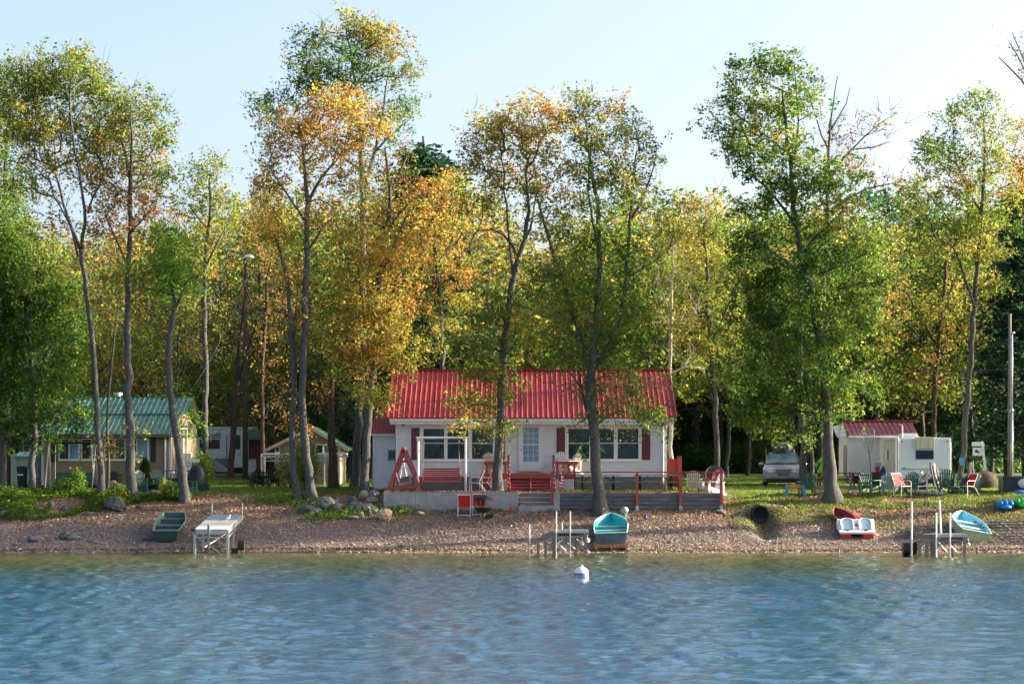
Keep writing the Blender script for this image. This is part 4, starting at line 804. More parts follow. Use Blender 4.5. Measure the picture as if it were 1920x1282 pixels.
# ---- concrete wall, lower steps, timber wall
WY = 99.0
CW = thing('concrete_wall', 'low grey concrete retaining wall below the swings', 'wall', (X_(845, WY), WY, 1.6))
for a, b_ in ((719, 779), (779.3, 799), (799.3, 905), (905.3, 972)):
    MB().box(X_(a, WY), X_(b_, WY), WY, WY+.28, 1.1, Z_(922, WY)).build('wall_section', CONC, CW, True, bevel=.012)
MB().box(X_(719, WY), X_(719, WY)+.28, WY+.285, 102, 1.1, Z_(922, WY)).build('wall_return', CONC, CW, True)
LS = thing('garden_steps', 'weathered wooden steps with edges coloured as lit, set in concrete between the two walls', 'steps', (X_(1005, WY), WY, 1.7))
for i, (t, b_) in enumerate([(923, 931.5), (932, 940.5), (941, 946.5)]):
    yy = WY+.58-.28*i
    MB().box(X_(974, WY), X_(1033, WY), yy, yy+.03, Z_(b_, yy), Z_(t+1, yy)).build('riser', WOODG, LS, True)
    MB().box(X_(972.6, WY), X_(1034, WY), yy-.03, yy+.28, Z_(t+.9, yy), Z_(t-.3, yy)).build('tread', WOODL, LS, True)  # paler wood than the risers: sunlit tread edges put into the colour
MB().box(X_(972.2, WY), X_(1038, WY), WY-.12, WY+.26, 1.2, Z_(947, WY)).build('footing', CONC, LS, True)
MB().box(X_(1038, WY), X_(1050, WY), WY-.12, WY+.3, 1.2, Z_(922.5, WY)).build('pillar', CONC, LS, True, bevel=.01)
TW = thing('timber_wall', 'low retaining wall of weathered dark timbers under the red railing', 'wall', (X_(1200, WY), WY, 1.6))
TIM = mat('old_timber', (.05, .058, .065), .9, col2=(.21, .225, .235), sc=3, stretch=(.5, 3, 9), bump=.7, mask=(.35, .75))
joints = [[1050, 1128, 1230, 1355], [1050, 1092, 1192, 1290, 1355], [1050, 1150, 1252, 1355], [1050, 1110, 1210, 1355]]
for r_, js in enumerate(joints):
    t = 924.3+r_*7.6
    for a, b_ in zip(js[:-1], js[1:]):
        MB().pbox(a, b_-.4, t, t+7.1, WY+rnd.uniform(-.02, .02)+.0, WY+.2).build('timber', TIM, TW, True, bevel=.012)
MB().box(X_(1355, WY)-.2, X_(1355, WY), WY+.21, 101.5, 1.5, Z_(924.6, WY)).build('return_timber', TIM, TW, True)
MB().box(X_(1050, WY), X_(1355, WY)-.21, WY+.10, WY+.2, 1.2, Z_(954, WY)).build('bottom_timber', TIM, TW, True)
RL = thing('railing', 'thin dark red railing standing before the timber wall', 'railing', (X_(1200, WY), WY-.1, 1.6))
for px, t, bt in ((1035, 884, 946), (1194.3, 885, 953), (1276, 884, 953), (1352, 883, 952)):
    p_ = MB().box(X_(px-2.6, WY), X_(px+2.6, WY), WY-.13, WY-.03, Z_(bt, WY), Z_(t, WY)).build('post', REDP, RL, True)
    if px > 1100: MB().box(X_(px-2.8, WY), X_(px+2.8, WY), WY-.135, WY-.025, Z_(bt+1.5, WY)-.1, Z_(bt-5, WY)).build('metal_foot', GALV, p_, True)
MB().box(X_(1033, WY), X_(1360, WY), WY-.14, WY-.01, Z_(886, WY), Z_(883.4, WY)).build('top_rail', REDP, RL, True)
MB().box(X_(1343, 101), X_(1346.5, 101), 101, 101.1, 2.2, Z_(884, 101)).build('post', REDP, RL, True)
MB().box(X_(1354, WY), X_(1358, WY), WY+.0, 101.2, Z_(886, WY), Z_(883.4, WY)).build('side_rail', REDP, RL, True)
MB().bar(P(1357, 933, WY-.05), P(1358.5, 948, WY-.3), .03, .03).build('handle', REDP, RL, True)
# red screen at the house corner
SC = thing('board_screen', 'orange-red painted board screen at the right corner of the white cottage', 'screen', (X_(1265, 101.8), 101.8, 2.4))
for i in range(4): MB().pbox(1252+i*5.2, 1257.1+i*5.2, 860, 912, 101.8, 101.84).build('board', ORANGEP, SC, True)
MB().pbox(1270.5, 1278.5, 855, 921, 101.7, 101.79).build('post', ORANGEP, SC, True); MB().pbox(1251.5, 1254, 860, 921, 101.85, 101.95).build('post', ORANGEP, SC, True)
# ---- tan cottage with green roof
TY = 106.0; S_ = F/TY; tb_ = (X_(200, TY), TY, 2.44)
T = thing('cottage', 'tan cottage with a green ribbed metal roof and a row of sliding windows', 'cottage', tb_)
tx0, tx1 = X_(77, TY), X_(320, TY); tz0, tz1 = Z_(909, TY), Z_(813, TY); tyb = 114.5
rY, rZ = 110.2, Z_(745, 110.2)
MB().box(tx0+.01, tx1-.01, TY+.02, tyb, tz0, tz1).add([(tx1-.02, TY+.02, tz1), (tx1-.02, tyb, tz1), (tx1-.02, rY, rZ-.1)], [(0, 1, 2)]).add([(tx0+.02, TY+.02, tz1), (tx0+.02, tyb, tz1), (tx0+.02, rY, rZ-.1)], [(0, 1, 2)]).build('wall', BEIGE, T, True)
s = siding(tx0, tx1, tz0, tz1, TY, .115); siding(TY, tyb, tz0, tz1, tx1, .115, 'y', 1, s)
siding(TY, tyb, tz1, rZ-.1, tx1, .115, 'y', 1, s, gable=lambda z: (TY+(z-tz1)/(rZ-.1-tz1)*(rY-TY), tyb-(z-tz1)/(rZ-.1-tz1)*(tyb-rY)))
s.build('siding', BEIGE, T, True)
tr = MB(); tr.pbox(78, 81.5, 813, 909, TY-.035, TY+.05); tr.pbox(308, 311.5, 815, 909, TY-.05, TY-.019); tr.pbox(316.5, 320, 815, 909, TY-.035, TY+.05)
tr.box(tx1, tx1+.035, TY-.03, TY+.12, tz0, tz1)
tr.build('corner_trim', WTRIM, T, True)
MB().tube([P(309.5, 818, TY-.1), P(309.5, 905, TY-.1)], .045, 6).build('downspout', WTRIM, T, True)
for px in (84, 150, 220, 290): MB().pbox(px, px+13, 909, 925, TY+.05, TY+.4).build('pier', BLOCK, T, True)
MB().box(tx0+.1, tx1-.1, TY+.6, tyb-.2, 2.2, tz0).build('crawl_space_shade', BLACK, T, True)  # solid black box stands in for the shade under the floor
tey, tez = 105.35, Z_(814, 105.35)
tm_y, tm_z = 107.9, None
fz = (tm_y-tey)/(rY-tey); tm_z = tez+fz*(rZ-tez)
qx0, qx1 = X_(68, 105.35), X_(323.5, 105.35)
panels(T, qx0-tb_[0], qx1-tb_[0], tey-tb_[1], tez-tb_[2], tm_y-tb_[1], tm_z-tb_[2], .235, GREENROOF, name='lower_roof_panel')
panels(T, qx0-tb_[0], qx1-tb_[0]+.3, tm_y-.05-tb_[1], tm_z+.0-tb_[2], rY-tb_[1], rZ-tb_[2], .235, GREENROOF, name='upper_roof_panel', off=.03)
MB().add([(qx0, tyb+.5, tez), (qx1+.3, tyb+.5, tez), (qx1+.3, rY, rZ), (qx0, rY, rZ)], [(3, 2, 1, 0)]).build('rear_roof', GREENROOF, T, True)
MB().box(qx0-.02, qx1+.32, rY-.13, rY+.13, rZ-.01, rZ+.05).build('ridge_cap', GREENROOF, T, True)
MB().box(qx0, qx1, tey+.03, TY-.001, tez-.12, tez-.03).build('soffit', WOODB, T, True)
MB().lathe([(.16, rZ-.1), (.16, rZ+.12), (.24, rZ+.13), (.20, rZ+.24)], 12, cx=X_(219, rY), cy=rY+.3).build('roof_vent', GALV, T, True)
for i, (a, m_, b_, gl2) in enumerate([(112, 129.5, 148.5, GLASSB), (154, 171.5, 191, GLASSB), (197, 215.5, 235.5, GLASS), (240, 256.5, 278, GLASSB)]):
    wo = window(T, a-2.5, b_+1.5, 821.5, 862.5, TY-.02, [(a, m_-1.2, 824, 860, GLASSD), (m_+1.0, b_-2, 824, 860, gl2)], name='sliding_window')
for a in (95.5, 282.5): 
    sh = MB(); sh.pbox(a, a+9.5, 816.5, 866, TY-.05, TY-.019); 
    for q in range(11): sh.pbox(a+1.3, a+8.2, 819+q*4.1, 821.4+q*4.1, TY-.06, TY-.05)
    sh.build('shutter', mat('dark_green_shutter', (.012, .022, .022), .5), T, True)
# side porch posts at its right side
PP = thing('side_porch', 'sunlit side porch with a wooden awning at the right side of the tan cottage', 'porch', (X_(336, 108), 108, 2.44))
for i, (a, yy) in enumerate([(334, 107.2), (341, 107.8), (347, 108.4)]):
    MB().pbox(a, a+3.5, 805, 918, yy, yy+.12).build('post', WTRIM, PP, True)
MB().bar(P(333, 804, 107.1), P(352, 800, 109.5), .25, .06).build('beam', WTRIM, PP, True)
MB().add([P(351, 792, 107.6), P(366, 796, 107.6), P(370, 817, 107.4), P(353, 812, 107.4)]+[p+Vector((0, .06, 0)) for p in (P(351, 792, 107.6), P(366, 796, 107.6), P(370, 817, 107.4), P(353, 812, 107.4))], [(0, 1, 2, 3), (7, 6, 5, 4), (0, 4, 5, 1), (1, 5, 6, 2), (2, 6, 7, 3), (3, 7, 4, 0)]).build('awning_board', WOODL, PP, True)
MB().bar(P(352, 800, 107.6), P(366, 798, 107.6), .05, .05).build('arm', WTRIM, PP, True)
# ---- small gabled shed with green roof, centre left
BY = 117.0; bb = (X_(575, BY), BY, 2.52)
B2 = thing('shed', 'small tan shed with a green gable roof behind the twin trunks', 'shed', bb)
bx0, bx1 = X_(515, BY), X_(637, BY); bz0, bz1 = 2.45, Z_(836, BY); ax, az = X_(585, BY), Z_(801, BY); byb = 121
MB().prism([(bx0, bz0), (bx1, bz0), (bx1, bz1), (ax, az), (bx0, bz1)], BY+.02, byb).build('wall', BEIGE, B2, True)
s = siding(bx0, bx1, bz0, bz1, BY, .115); siding(bx0, bx1, bz1, az, BY, .115, gable=lambda z: (bx0+(z-bz1)/(az-bz1)*(ax-bx0), bx1-(z-bz1)/(az-bz1)*(bx1-ax)), mb=s); siding(BY, byb, bz0, bz1, bx1, .115, 'y', 1, s)
s.build('siding', BEIGE, B2, True)
for sg, ex in ((1, X_(655, BY)), (-1, X_(497, BY))):
    ez = bz1+(-.22)
    n = 16
    for i in range(n):
        yy = BY-.35+i*(byb+.3-BY+.35)/n
        MB().add([(ax, yy, az+.06), (ax, yy+.27, az+.06), (ex, yy+.27, ez+.06), (ex, yy, ez+.06), (ax, yy, az+.01), (ax, yy+.27, az+.01), (ex, yy+.27, ez+.01), (ex, yy, ez+.01)],
            [(0, 1, 2, 3), (7, 6, 5, 4), (0, 3, 7, 4), (1, 5, 6, 2), (2, 6, 7, 3)]).build('roof_panel', GREENROOF, B2, True)
    MB().bar((ax, BY-.36, az-.03), (ex, BY-.36, ez-.03), .03, .16).build('rake_board', WOODL, B2, True)
MB().box(bx1, bx1+.03, BY-.02, BY+.12, bz0, bz1).pbox(634.5, 637, 838, 915, BY-.04, BY-.019).build('corner_trim', WTRIM, B2, True)
window(B2, 550, 562, 832, 850, BY-.02, [(551.5, 560.5, 834, 848.5)], glass=GLASSD, prot=.04); window(B2, 591, 606, 832, 850, BY-.02, [(592.5, 604.5, 834, 848.5)], glass=GLASSD, prot=.04); window(B2, 503+13, 515+9, 836, 848, BY-.02, [(517, 523, 838, 846.5)], glass=GLASS, prot=.04)
# ---- boat-lift canopy frame before it
KY = 114.0
K = thing('boat_lift_frame', 'long white and grey truss frame on thin posts before the small tan shed', 'boat lift frame', (X_(570, KY), KY, 2.5))
MB().pbox(494, 650, 848.5, 852, KY+.3, KY+1.2).build('canopy_beam', WMET, K, True); MB().pbox(490, 652, 853.5, 857, KY, KY+.1).build('top_chord', GALV, K, True); MB().pbox(491, 640, 863, 864.8, KY, KY+.06).build('bottom_chord', GALV, K, True)
z = MB()
for i in range(14): z.bar(P(493+i*10.6, 857 if i % 2 else 863, KY), P(503.6+i*10.6, 863 if i % 2 else 857, KY), .03, .03)
z.build('truss', GALV, K, True)
for px, yy in ((490, KY), (608, KY), (646, KY+1.6), (496, KY+1.6)): MB().tube([P(px, 850 if yy == KY else 853, yy), (X_(px, yy), yy, gz(X_(px, yy), yy)-.05)], .04, 8).build('post', GALV, K, True)
MB().bar(P(490, 856, KY), P(496, 850, KY+1.2), .08, .08).bar(P(652, 856, KY), P(644, 850, KY+1.2), .08, .08).build('end_bar', GALV, K, True)
MB().pbox(605, 607.5, 832, 852, KY+.5, KY+.6).pbox(605, 613, 832, 834.5, KY+.5, KY+.6).build('vent_stack', WMET, K, True)
# ---- pale garden shed and black bin at the far left
QY = 112.0
Q1 = thing('garden_shed', 'pale yellow-green garden shed at the far left behind the black bin', 'shed', (X_(38, QY), QY, 2.47))
s = siding(X_(33, QY), X_(58, QY), 2.4, Z_(856, QY), QY, .16); qx = X_(33, QY)
s.add([(X_(21, QY), QY-.02, 2.4), (qx, QY-.02, 2.4), (qx, QY-.02, Z_(854, QY)), (X_(27, QY), QY-.02, Z_(847, QY)), (X_(21, QY), QY-.02, Z_(852, QY))], [(0, 1, 2, 3, 4)])
siding(X_(20.5, QY), X_(33, QY), 2.4, Z_(855, QY), QY-.03, .19, mb=s)
s.build('siding', mat('pale_green_siding', (.50, .52, .36), .6, var=.05), Q1, True)
MB().box(X_(21, QY), X_(58, QY), QY+.01, QY+2.5, 2.4, Z_(856, QY)).build('wall', MC['pale_green_siding'], Q1, True)
panels(Q1, X_(27, QY)-WL[Q1].x, X_(60, QY)-WL[Q1].x, -.2, Z_(855.5, QY)-2.47, 1.3, Z_(847, QY+1.3)-2.47, .24, mat('mint_roof', (.32, .55, .44), .4))
def bin_(name, label, px0, px1, py0, py1, Y, m, cat='bin', taper=.82, wheel=True):
    zb = gz(X_((px0+px1)/2, Y), Y); r = thing(name, label, cat, (X_((px0+px1)/2, Y), Y, zb)); w_ = (px1-px0)*Y/F/2; h = Z_(py0, Y)-zb
    b_ = MB(); n = 4; vs = []
    for t, k in ((0.02, taper), (.9*h, 1.0)): vs += [(-w_*k, -w_*k, t), (w_*k, -w_*k, t), (w_*k, w_*k, t), (-w_*k, w_*k, t)]
    b_.add(vs, [(3, 2, 1, 0), (0, 1, 5, 4), (1, 2, 6, 5), (2, 3, 7, 6), (3, 0, 4, 7)]).build('body', m, r, bevel=.03)
    MB().box(-w_*1.1, w_*1.1, -w_*1.12, w_*1.1, .9*h, .95*h).prism([(-w_*1.0, .95*h), (w_*1.0, .95*h), (w_*.8, h), (-w_*.8, h)], -w_, w_).build('lid', m, r)
    if wheel:
        for sx_ in (-1, 1): MB().tube([(sx_*w_*.75, w_*.8, .11), (sx_*w_*.95, w_*.8, .11)], .11, 10).build('wheel', RUBBER, r)
    return r
b1 = bin_('wheelie_bin', 'black wheelie bin with a white number plate at the pale garden shed', 33, 50, 874, 905, 108, BLACK)
MB().box(-.18, .10, -.24, -.225, .62, .70).build('number_plate', WTRIM, b1)
# tarp covered heap between bin and tan cottage
tp = MB(); tx = X_(71, 106.5)
tp.lathe([(.36, 2.3), (.38, 3.0), (.36, 3.5), (.30, 3.95), (.12, 4.12), (.01, 4.15)], 14, cx=tx, cy=107)
tag(tp.build('covered_stack', mat('grey_tarp', (.13, .14, .17), .5, var=.3, sc=3, bump=.6, bsc=4), None, True, smooth=True, loc=(tx, 107, 2.44)), 'tall stack under a grey tarpaulin beside the left corner of the tan cottage', 'covered stack')
# ------------------------------------------------------------------ furniture kinds
def adirondack(name, label, m, w_=.62, h=.98, slats=7):
    r = thing(name, label, 'chair', (0, 0, 0))                 # faces -Y
    s = MB()
    for i in range(5): s.bar((-w_/2+.06, -.28+i*.115, .36-i*.035), (w_/2-.06, -.28+i*.115, .36-i*.035), .10, .02)
    s.build('seat', m, r)
    b = MB(); B0 = Vector((0, .20, .24)); d = Vector((0, .34, .94)).normalized(); L = h-.24
    for i in range(slats):
        t = (i-(slats-1)/2)/((slats-1)/2); l = L*(1.0-.20*t*t)
        a = B0+Vector((t*(w_*.30), 0, 0)); e = a+d*l+Vector((t*.10, 0, 0)); b.bar(a, e, .018, w_*.70/slats*.92, up=(1, 0, 0))
    b.bar(B0+d*.3*L+Vector((-w_*.36, .03, 0)), B0+d*.3*L+Vector((w_*.36, .03, 0)), .03, .06); b.bar(B0+d*.75*L+Vector((-w_*.38, .03, 0)), B0+d*.75*L+Vector((w_*.38, .03, 0)), .03, .05)
    b.build('backrest', m, r)
    for sx in (-1, 1):
        MB().bar((sx*w_*.5, -.36, .56), (sx*w_*.5, .42, .54), .12, .022).build('armrest', m, r)
        MB().bar((sx*w_*.46, -.30, 0), (sx*w_*.46, -.30, .55), .05, .10).build('leg', m, r)
        MB().bar((sx*w_*.42, -.34, .34), (sx*w_*.42, .52, .0), .03, .11).bar((sx*w_*.42, .38, .05), (sx*w_*.42, .38, .54), .03, .07).build('leg', m, r)
    return r
def sling_chair(name, label, fm, sm_, h=.92):
    r = thing(name, label, 'chair', (0, 0, 0))
    f = MB()
    for sx in (-1, 1):
        x = sx*.27
        f.tube([(x, -.26, 0), (x, -.28, .55), (x, -.22, .62), (x, .18, .62)], .016, 6)
        f.tube([(x, .40, 0), (x, .08, .40), (x, .18, .62), (x, .32, h)], .016, 6); f.tube([(x, -.27, .40), (x, .08, .38)], .014, 6)
    f.tube([(-.27, .32, h), (.27, .32, h)], .016, 6); f.tube([(-.27, -.27, .40), (.27, -.27, .40)], .014, 6); f.tube([(-.27, .37, .05), (.27, .37, .05)], .014, 6)
    f.build('frame', fm, r)
    MB().bar((0, -.26, .42), (0, .09, .39), .50, .014).build('seat', sm_, r)
    MB().bar((0, .10, .42), (0, .31, h-.02), .014, .50, up=(1, 0, 0)).build('backrest', sm_, r)
    return r
def picnic(name, label, m, fmt, L=1.9, legm=None):
    r = thing(name, label, 'picnic table', (0, 0, 0))
    for i in range(5): MB().box(-L/2, L/2, -.36+i*.145, -.36+i*.145+.135, .70, .74).build('top_plank', m, r)
    for sy in (-1, 1):
        MB().box(-L/2, L/2, sy*.70-.13, sy*.70+.13, .42, .455).build('bench_seat', m, r)
    for sx in (-1, 1):
        x = sx*L*.36
        l = MB()
        l.bar((x, -.26, .69), (x, -.62, 0), .06, .07).bar((x, .26, .69), (x, .62, 0), .06, .07).bar((x, -.72, .39), (x, .72, .39), .05, .06).bar((x, -.33, .67), (x, .33, .67), .05, .05)
        l.bar((x, 0, .39), (x-sx*.35, 0, .69), .035, .035)
        l.build('leg_frame', legm or fmt, r)
    return r
def at_px(o, px, Y, dz=0, rz=0, label=None, group=None, z=None, scale=None):
    x = X_(px, Y); o.location = (x, Y, (gz(x, Y) if z is None else z)+dz); o.rotation_euler = (0, 0, rz)
    if label: o['label'] = label
    if group: o['group'] = group
    if scale: o.scale = (scale,)*3
    return o
# picnic tables of grey plastic
pt = picnic('picnic_table', 'grey plastic picnic table behind the big trunk in front of the white cottage', GREYPL, GREYPL, 1.9, BLACKM)
at_px(pt, 1121, 101.2)
at_px(copy_tree(pt), 1229, 101.2, label='grey plastic picnic table on the grass between two red railing posts')
rp_ = picnic('picnic_table', 'dark red picnic table with things on it, beyond the big green maple', mat('dark_red_paint', (.16, .022, .028), .6), MC['dark_red_paint'], 2.2)
at_px(rp_, 1567, 108.0)
# white and cream Adirondack chairs
ad = adirondack('adirondack_chair', 'cream slatted garden chair seen from behind, at the right end of the red railing', CREAM)
at_px(ad, 1301, 101.0, rz=R(172))
ad2 = adirondack('adirondack_chair', 'white slatted garden chair turned sideways before the red grill', PLW)
at_px(ad2, 1336, 100.6, rz=R(-68), scale=1.05)
at_px(dup(ad2, (0, 0, 0)), 1329, 101.3, rz=R(-62), label='dark red garden chair behind the white one at the railing end')
for ch in KIDS[[k for k in KIDS if k.name.startswith('adirondack_chair')][-1]]:
    ch.data = ch.data.copy(); ch.data.materials[0] = mat('burgundy_plastic', (.17, .012, .03), .45)
ad3 = dup(ad2, (X_(1058, 102.3), 102.3, zt), R(15), 'white high-backed garden chair on the deck under the right shutter')
ad4 = dup(ad, (X_(1069, 101.9), 101.9, zt), R(-55), 'cream garden chair turned sideways on the deck, right of the door')
ad5 = dup(ad, (X_(923, 102.1), 102.1, zt), R(160), 'cream garden chair on the deck, half hidden by a trunk')
# green Adirondack chairs
ga = adirondack('adirondack_chair', 'dark green slatted chair facing us, just left of the rubble heap', GREENPL)
at_px(ga, 306-4, 102.6, rz=R(38), scale=1.08, label='dark green slatted chair under the round shrub, turned to the right')
def gch(px, Y, rz, lab, sc=1.05, o=ga): return at_px(copy_tree(o), px, Y, rz=rz, label=lab, scale=sc)
gch(268+6, 102.4, R(55), 'green slatted chair partly behind the straight ash trunk by the tan cottage')
gch(352, 101.6, R(115), 'green slatted chair behind the crooked maple trunk, beside the covered grill')
gch(1513, 101.6, R(185), 'dark green slatted chair seen from behind, next to the toy bench')
gch(1631, 101.8, R(140), 'dark green slatted chair leaning forward in shade, before the white plastic chair', 1.1)
tl = adirondack('adirondack_chair', 'pale teal slatted chair left of the red folding chair', mat('faded_teal', (.25, .36, .34), .5)); at_px(tl, 1668, 101.6, rz=R(160))
gch(1704, 101.9, R(195), 'green slatted chair behind the right arm of the red folding chair')
gch(1773, 102.0, R(178), 'dark green slatted chair right of the upright timber piece, before the paddle boards', 1.15)
gch(1795, 101.6, R(235), 'green slatted chair seen from the side between the fire ring and the striped folding chair', .95)
gch(1820, 101.9, R(250), 'blue-green slatted chair behind the red folding chair beside the slender ash', 1.0)
# red sling chairs
sc1 = sling_chair('folding_chair', 'white-framed red sling chair facing the wall on the beach, left of the black fire bowl', WMET, REDFAB); at_px(sc1, 870.5, 98.35, rz=R(180), z=gz(X_(870, 98.35), 98.35)-.03)
at_px(copy_tree(sc1), 898.5, 98.55, rz=R(180), z=gz(X_(870, 98.35), 98.35), label='white-framed red sling chair on the beach, half behind the black fire bowl')
at_px(copy_tree(sc1), 893, 100.3, rz=R(-80), z=2.4, label='red sling chair in profile above the concrete wall, nearest the white swing post')
at_px(copy_tree(sc1), 913, 100.5, rz=R(-76), z=2.4, label='red sling chair in profile above the concrete wall, against the ash trunk')
at_px(copy_tree(sc1), 1690, 101.0, rz=R(35), label='red folding chair with white arms, left of the fire ring on the right lawn', scale=1.1)
at_px(copy_tree(sc1), 1815, 101.3, rz=R(-60), label='red and white folding chair in profile at the foot of the slender ash', scale=1.05)
def monobloc(name, label):
    r = thing(name, label, 'chair', (0, 0, 0)); MB().box(-.24, .24, -.24, .22, .42, .45).build('seat', PLW, r)
    b = MB(); b.bar((-.22, .24, .45), (-.22, .32, .86), .04, .05).bar((.22, .24, .45), (.22, .32, .86), .04, .05).bar((-.24, .33, .85), (.24, .33, .85), .03, .09)
    for i in range(5): b.bar((-.14+i*.07, .24, .45), (-.14+i*.07, .32, .84), .02, .04, up=(1, 0, 0))
    b.build('backrest', PLW, r)
    for sx in (-1, 1):
        MB().bar((sx*.27, -.24, .66), (sx*.27, .28, .68), .05, .03).build('armrest', PLW, r)
        MB().bar((sx*.28, -.25, 0), (sx*.26, -.22, .66), .05, .05).build('leg', PLW, r); MB().bar((sx*.27, .30, 0), (sx*.24, .24, .68), .05, .05).build('leg', PLW, r)
    return r
at_px(monobloc('plastic_chair', 'white plastic armchair standing before the white shed, under the landing net'), 1626, 107.5, rz=R(178), scale=1.25)
# ---- swings
SWY = 99.75; sx0 = X_(756, SWY); r = thing('lawn_swing', 'dark red wooden A-frame swing seen end-on, with a weathered bench hanging in it', 'swing', (sx0, SWY, 2.4))
for k, yy in enumerate((SWY, SWY+1.9)):
    for a, b_, nm in (((727, 921), (755.5, 842), 'leg'), ((789.5, 921), (755.8, 842), 'leg')):
        A = P(a[0], a[1], SWY); B = P(b_[0], b_[1], SWY); A.y = B.y = yy; A.z = 2.38; MB().bar(A, B, .15, .06, up=(0, 1, 0)).build(nm, REDP, r, True)
    A, B = P(726, 914, SWY), P(788, 912, SWY); A.y = B.y = yy+.06; MB().bar(A, B, .04, .12).build('crossbar', REDP, r, True)
    A, B = P(746, 864.5, SWY), P(766, 864.5, SWY); A.y = B.y = yy-.05; MB().bar(A, B, .04, .12).build('gusset', REDP, r, True)
MB().bar((sx0, SWY-.1, Z_(841, SWY)), (sx0, SWY+2.05, Z_(841, SWY)), .09, .13).build('ridge_beam', REDP, r, True)
bn = MB(); y0, y1 = SWY+.25, SWY+1.65
for i in range(5): bn.bar((P(747+i*4.4, 905+i*.3-i*.6, SWY).x, y0, P(0, 907-i*.9, SWY).z), (P(747+i*4.4, 0, SWY).x, y1, P(0, 907-i*.9, SWY).z), .09, .02)
for i in range(5): bn.bar((P(746-i*1.3, 0, SWY).x, y0, P(0, 903-i*4, SWY).z), (P(746-i*1.3, 0, SWY).x, y1, P(0, 903-i*4, SWY).z), .02, .08)
for yy in (y0, y1):
    q = lambda px, py: Vector((X_(px, SWY), yy, Z_(py, SWY)))
    bn.bar(q(740, 884), q(750, 912), .04, .06, up=(0, 1, 0)).bar(q(747, 909), q(769, 904), .04, .08).bar(q(747, 898), q(767, 891.5), .05, .035).bar(q(766, 891), q(770, 905), .04, .04)
bn.build('bench', mat('grey_wood', (.24, .20, .175), .85, var=.3, sc=6), r, True)
rp2 = MB()
for yy in (y0, y1):
    q = lambda px, py: Vector((X_(px, SWY), yy, Z_(py, SWY)))
    rp2.tube([q(755.5, 860), q(750, 896)], .013, 4).tube([q(755.5, 860), q(762, 893)], .013, 4)
rp2.build('rope', WTRIM, r, True)
SGY = 100.9; r = thing('porch_swing', 'dark red slatted bench hanging from a white pipe frame above the concrete wall', 'swing', (X_(828, SGY), SGY, 2.4))
for px in (784, 873): MB().tube([P(px, 819, SGY), (X_(px, SGY), SGY, 2.35)], .055, 8).build('post', WMET, r, True)
MB().tube([P(780, 820.5, SGY), P(877, 820.5, SGY)], .045, 8).build('crossbar', WMET, r, True)
for i in range(6): MB().bar(P(793, 878.7+i*3.9, SGY+.25-i*.045), P(863, 878.7+i*3.9, SGY+.25-i*.045), .022, .075).build('back_slat', REDP, r, True)
st = MB()
for px in (793, 828, 862.5): st.bar(P(px, 877, SGY+.27), P(px, 900, SGY+.02), .03, .05)
for i in range(5): st.bar(P(793, 901.5+i*.2, SGY+.0-i*.1), P(863, 901.5+i*.2, SGY-i*.1), .09, .022)
st.bar(P(793, 902, SGY-.47), P(863, 902, SGY-.47), .03, .06)
for px in (793, 863): st.bar(P(px, 891, SGY-.45), P(px, 890, SGY+.12), .05, .03).bar(P(px, 891, SGY-.45), P(px, 904, SGY-.47), .04, .05)
st.build('seat', ORANGEP, r, True)
ro = MB()
for a, b_ in ((795.5, 793), (859, 863)): MB().tube([P(b_, 891, SGY-.3), P(a, 821, SGY), P(b_, 878, SGY+.25)], .010, 4).build('rope', WOODB, r, True)
ro = None
# green porch swing of the tan cottage
GY = 103.6; r = thing('porch_swing', 'dark green bench swing on white ropes before the tan cottage windows', 'swing', (X_(140, GY), GY, 2.42))
MB().tube([P(90, 829.5, GY), P(182, 829.5, GY)], .045, 8).build('crossbar', BLACKM, r, True)
for px in (92, 180): MB().tube([P(px, 828, GY+.4), (X_(px, GY)-.1, GY+.9, 2.35)], .03, 6).tube([P(px, 828, GY), (X_(px, GY)-.1, GY-.5, 2.35)], .03, 6).build('leg_frame', mat('pale_pipe', (.45, .45, .40), .5), r, True)
for i in range(6): MB().bar(P(105, 886.5+i*3.5, GY+.2-i*.03), P(175, 886.5+i*3.5, GY+.2-i*.03), .022, .08).build('back_slat', GREENPL, r, True)
MB().bar(P(105, 907, GY-.15), P(175, 907, GY-.15), .5, .05).bar(P(105, 897, GY-.3), P(105, 896, GY+.1), .05, .03).bar(P(175, 897, GY-.3), P(175, 896, GY+.1), .05, .03).build('seat', GREENPL, r, True)
MB().tube([P(104, 831, GY), P(103.5, 897, GY-.3)], .012, 4).build('rope', WTRIM, r, True); MB().tube([P(173, 831, GY), P(175, 897, GY-.3)], .012, 4).build('rope', WTRIM, r, True)
# ---- fire bowl
FY = 98.0; fx = X_(906, FY); fz = gz(fx, FY); r = thing('fire_bowl', 'black covered fire bowl on thin legs, on the beach before the red sling chairs', 'fire pit', (fx, FY, fz))
zb = Z_(959, FY)-fz
MB().lathe([(.06, zb-.05), (.22, zb-.01), (.33, zb+.08), (.375, zb+.16), (.385, zb+.18), (.30, zb+.18), (.01, zb+.05)], 20).build('bowl', BLACKM, r, smooth=False)
MB().lathe([(.37, zb+.53), (.385, zb+.55), (.30, zb+.64), (.16, zb+.70), (.03, zb+.73), (.01, zb+.74)], 20).tube([(-.05, 0, zb+.74), (0, 0, zb+.79), (.05, 0, zb+.74)], .012, 5).build('lid', BLACKM, r)
cg = MB()
for i in range(10): a = i*math.pi/5; cg.tube([(.37*math.cos(a), .37*math.sin(a), zb+.17), (.37*math.cos(a), .37*math.sin(a), zb+.54)], .013, 4)
for i in range(40):
    a0, a1 = i*math.pi/20, (i+1)*math.pi/20
    for q in range(1, 6): cg.bar((.37*math.cos(a0), .37*math.sin(a0), zb+.17+q*.06), (.37*math.cos(a1), .37*math.sin(a1), zb+.17+q*.06), .004, .004)
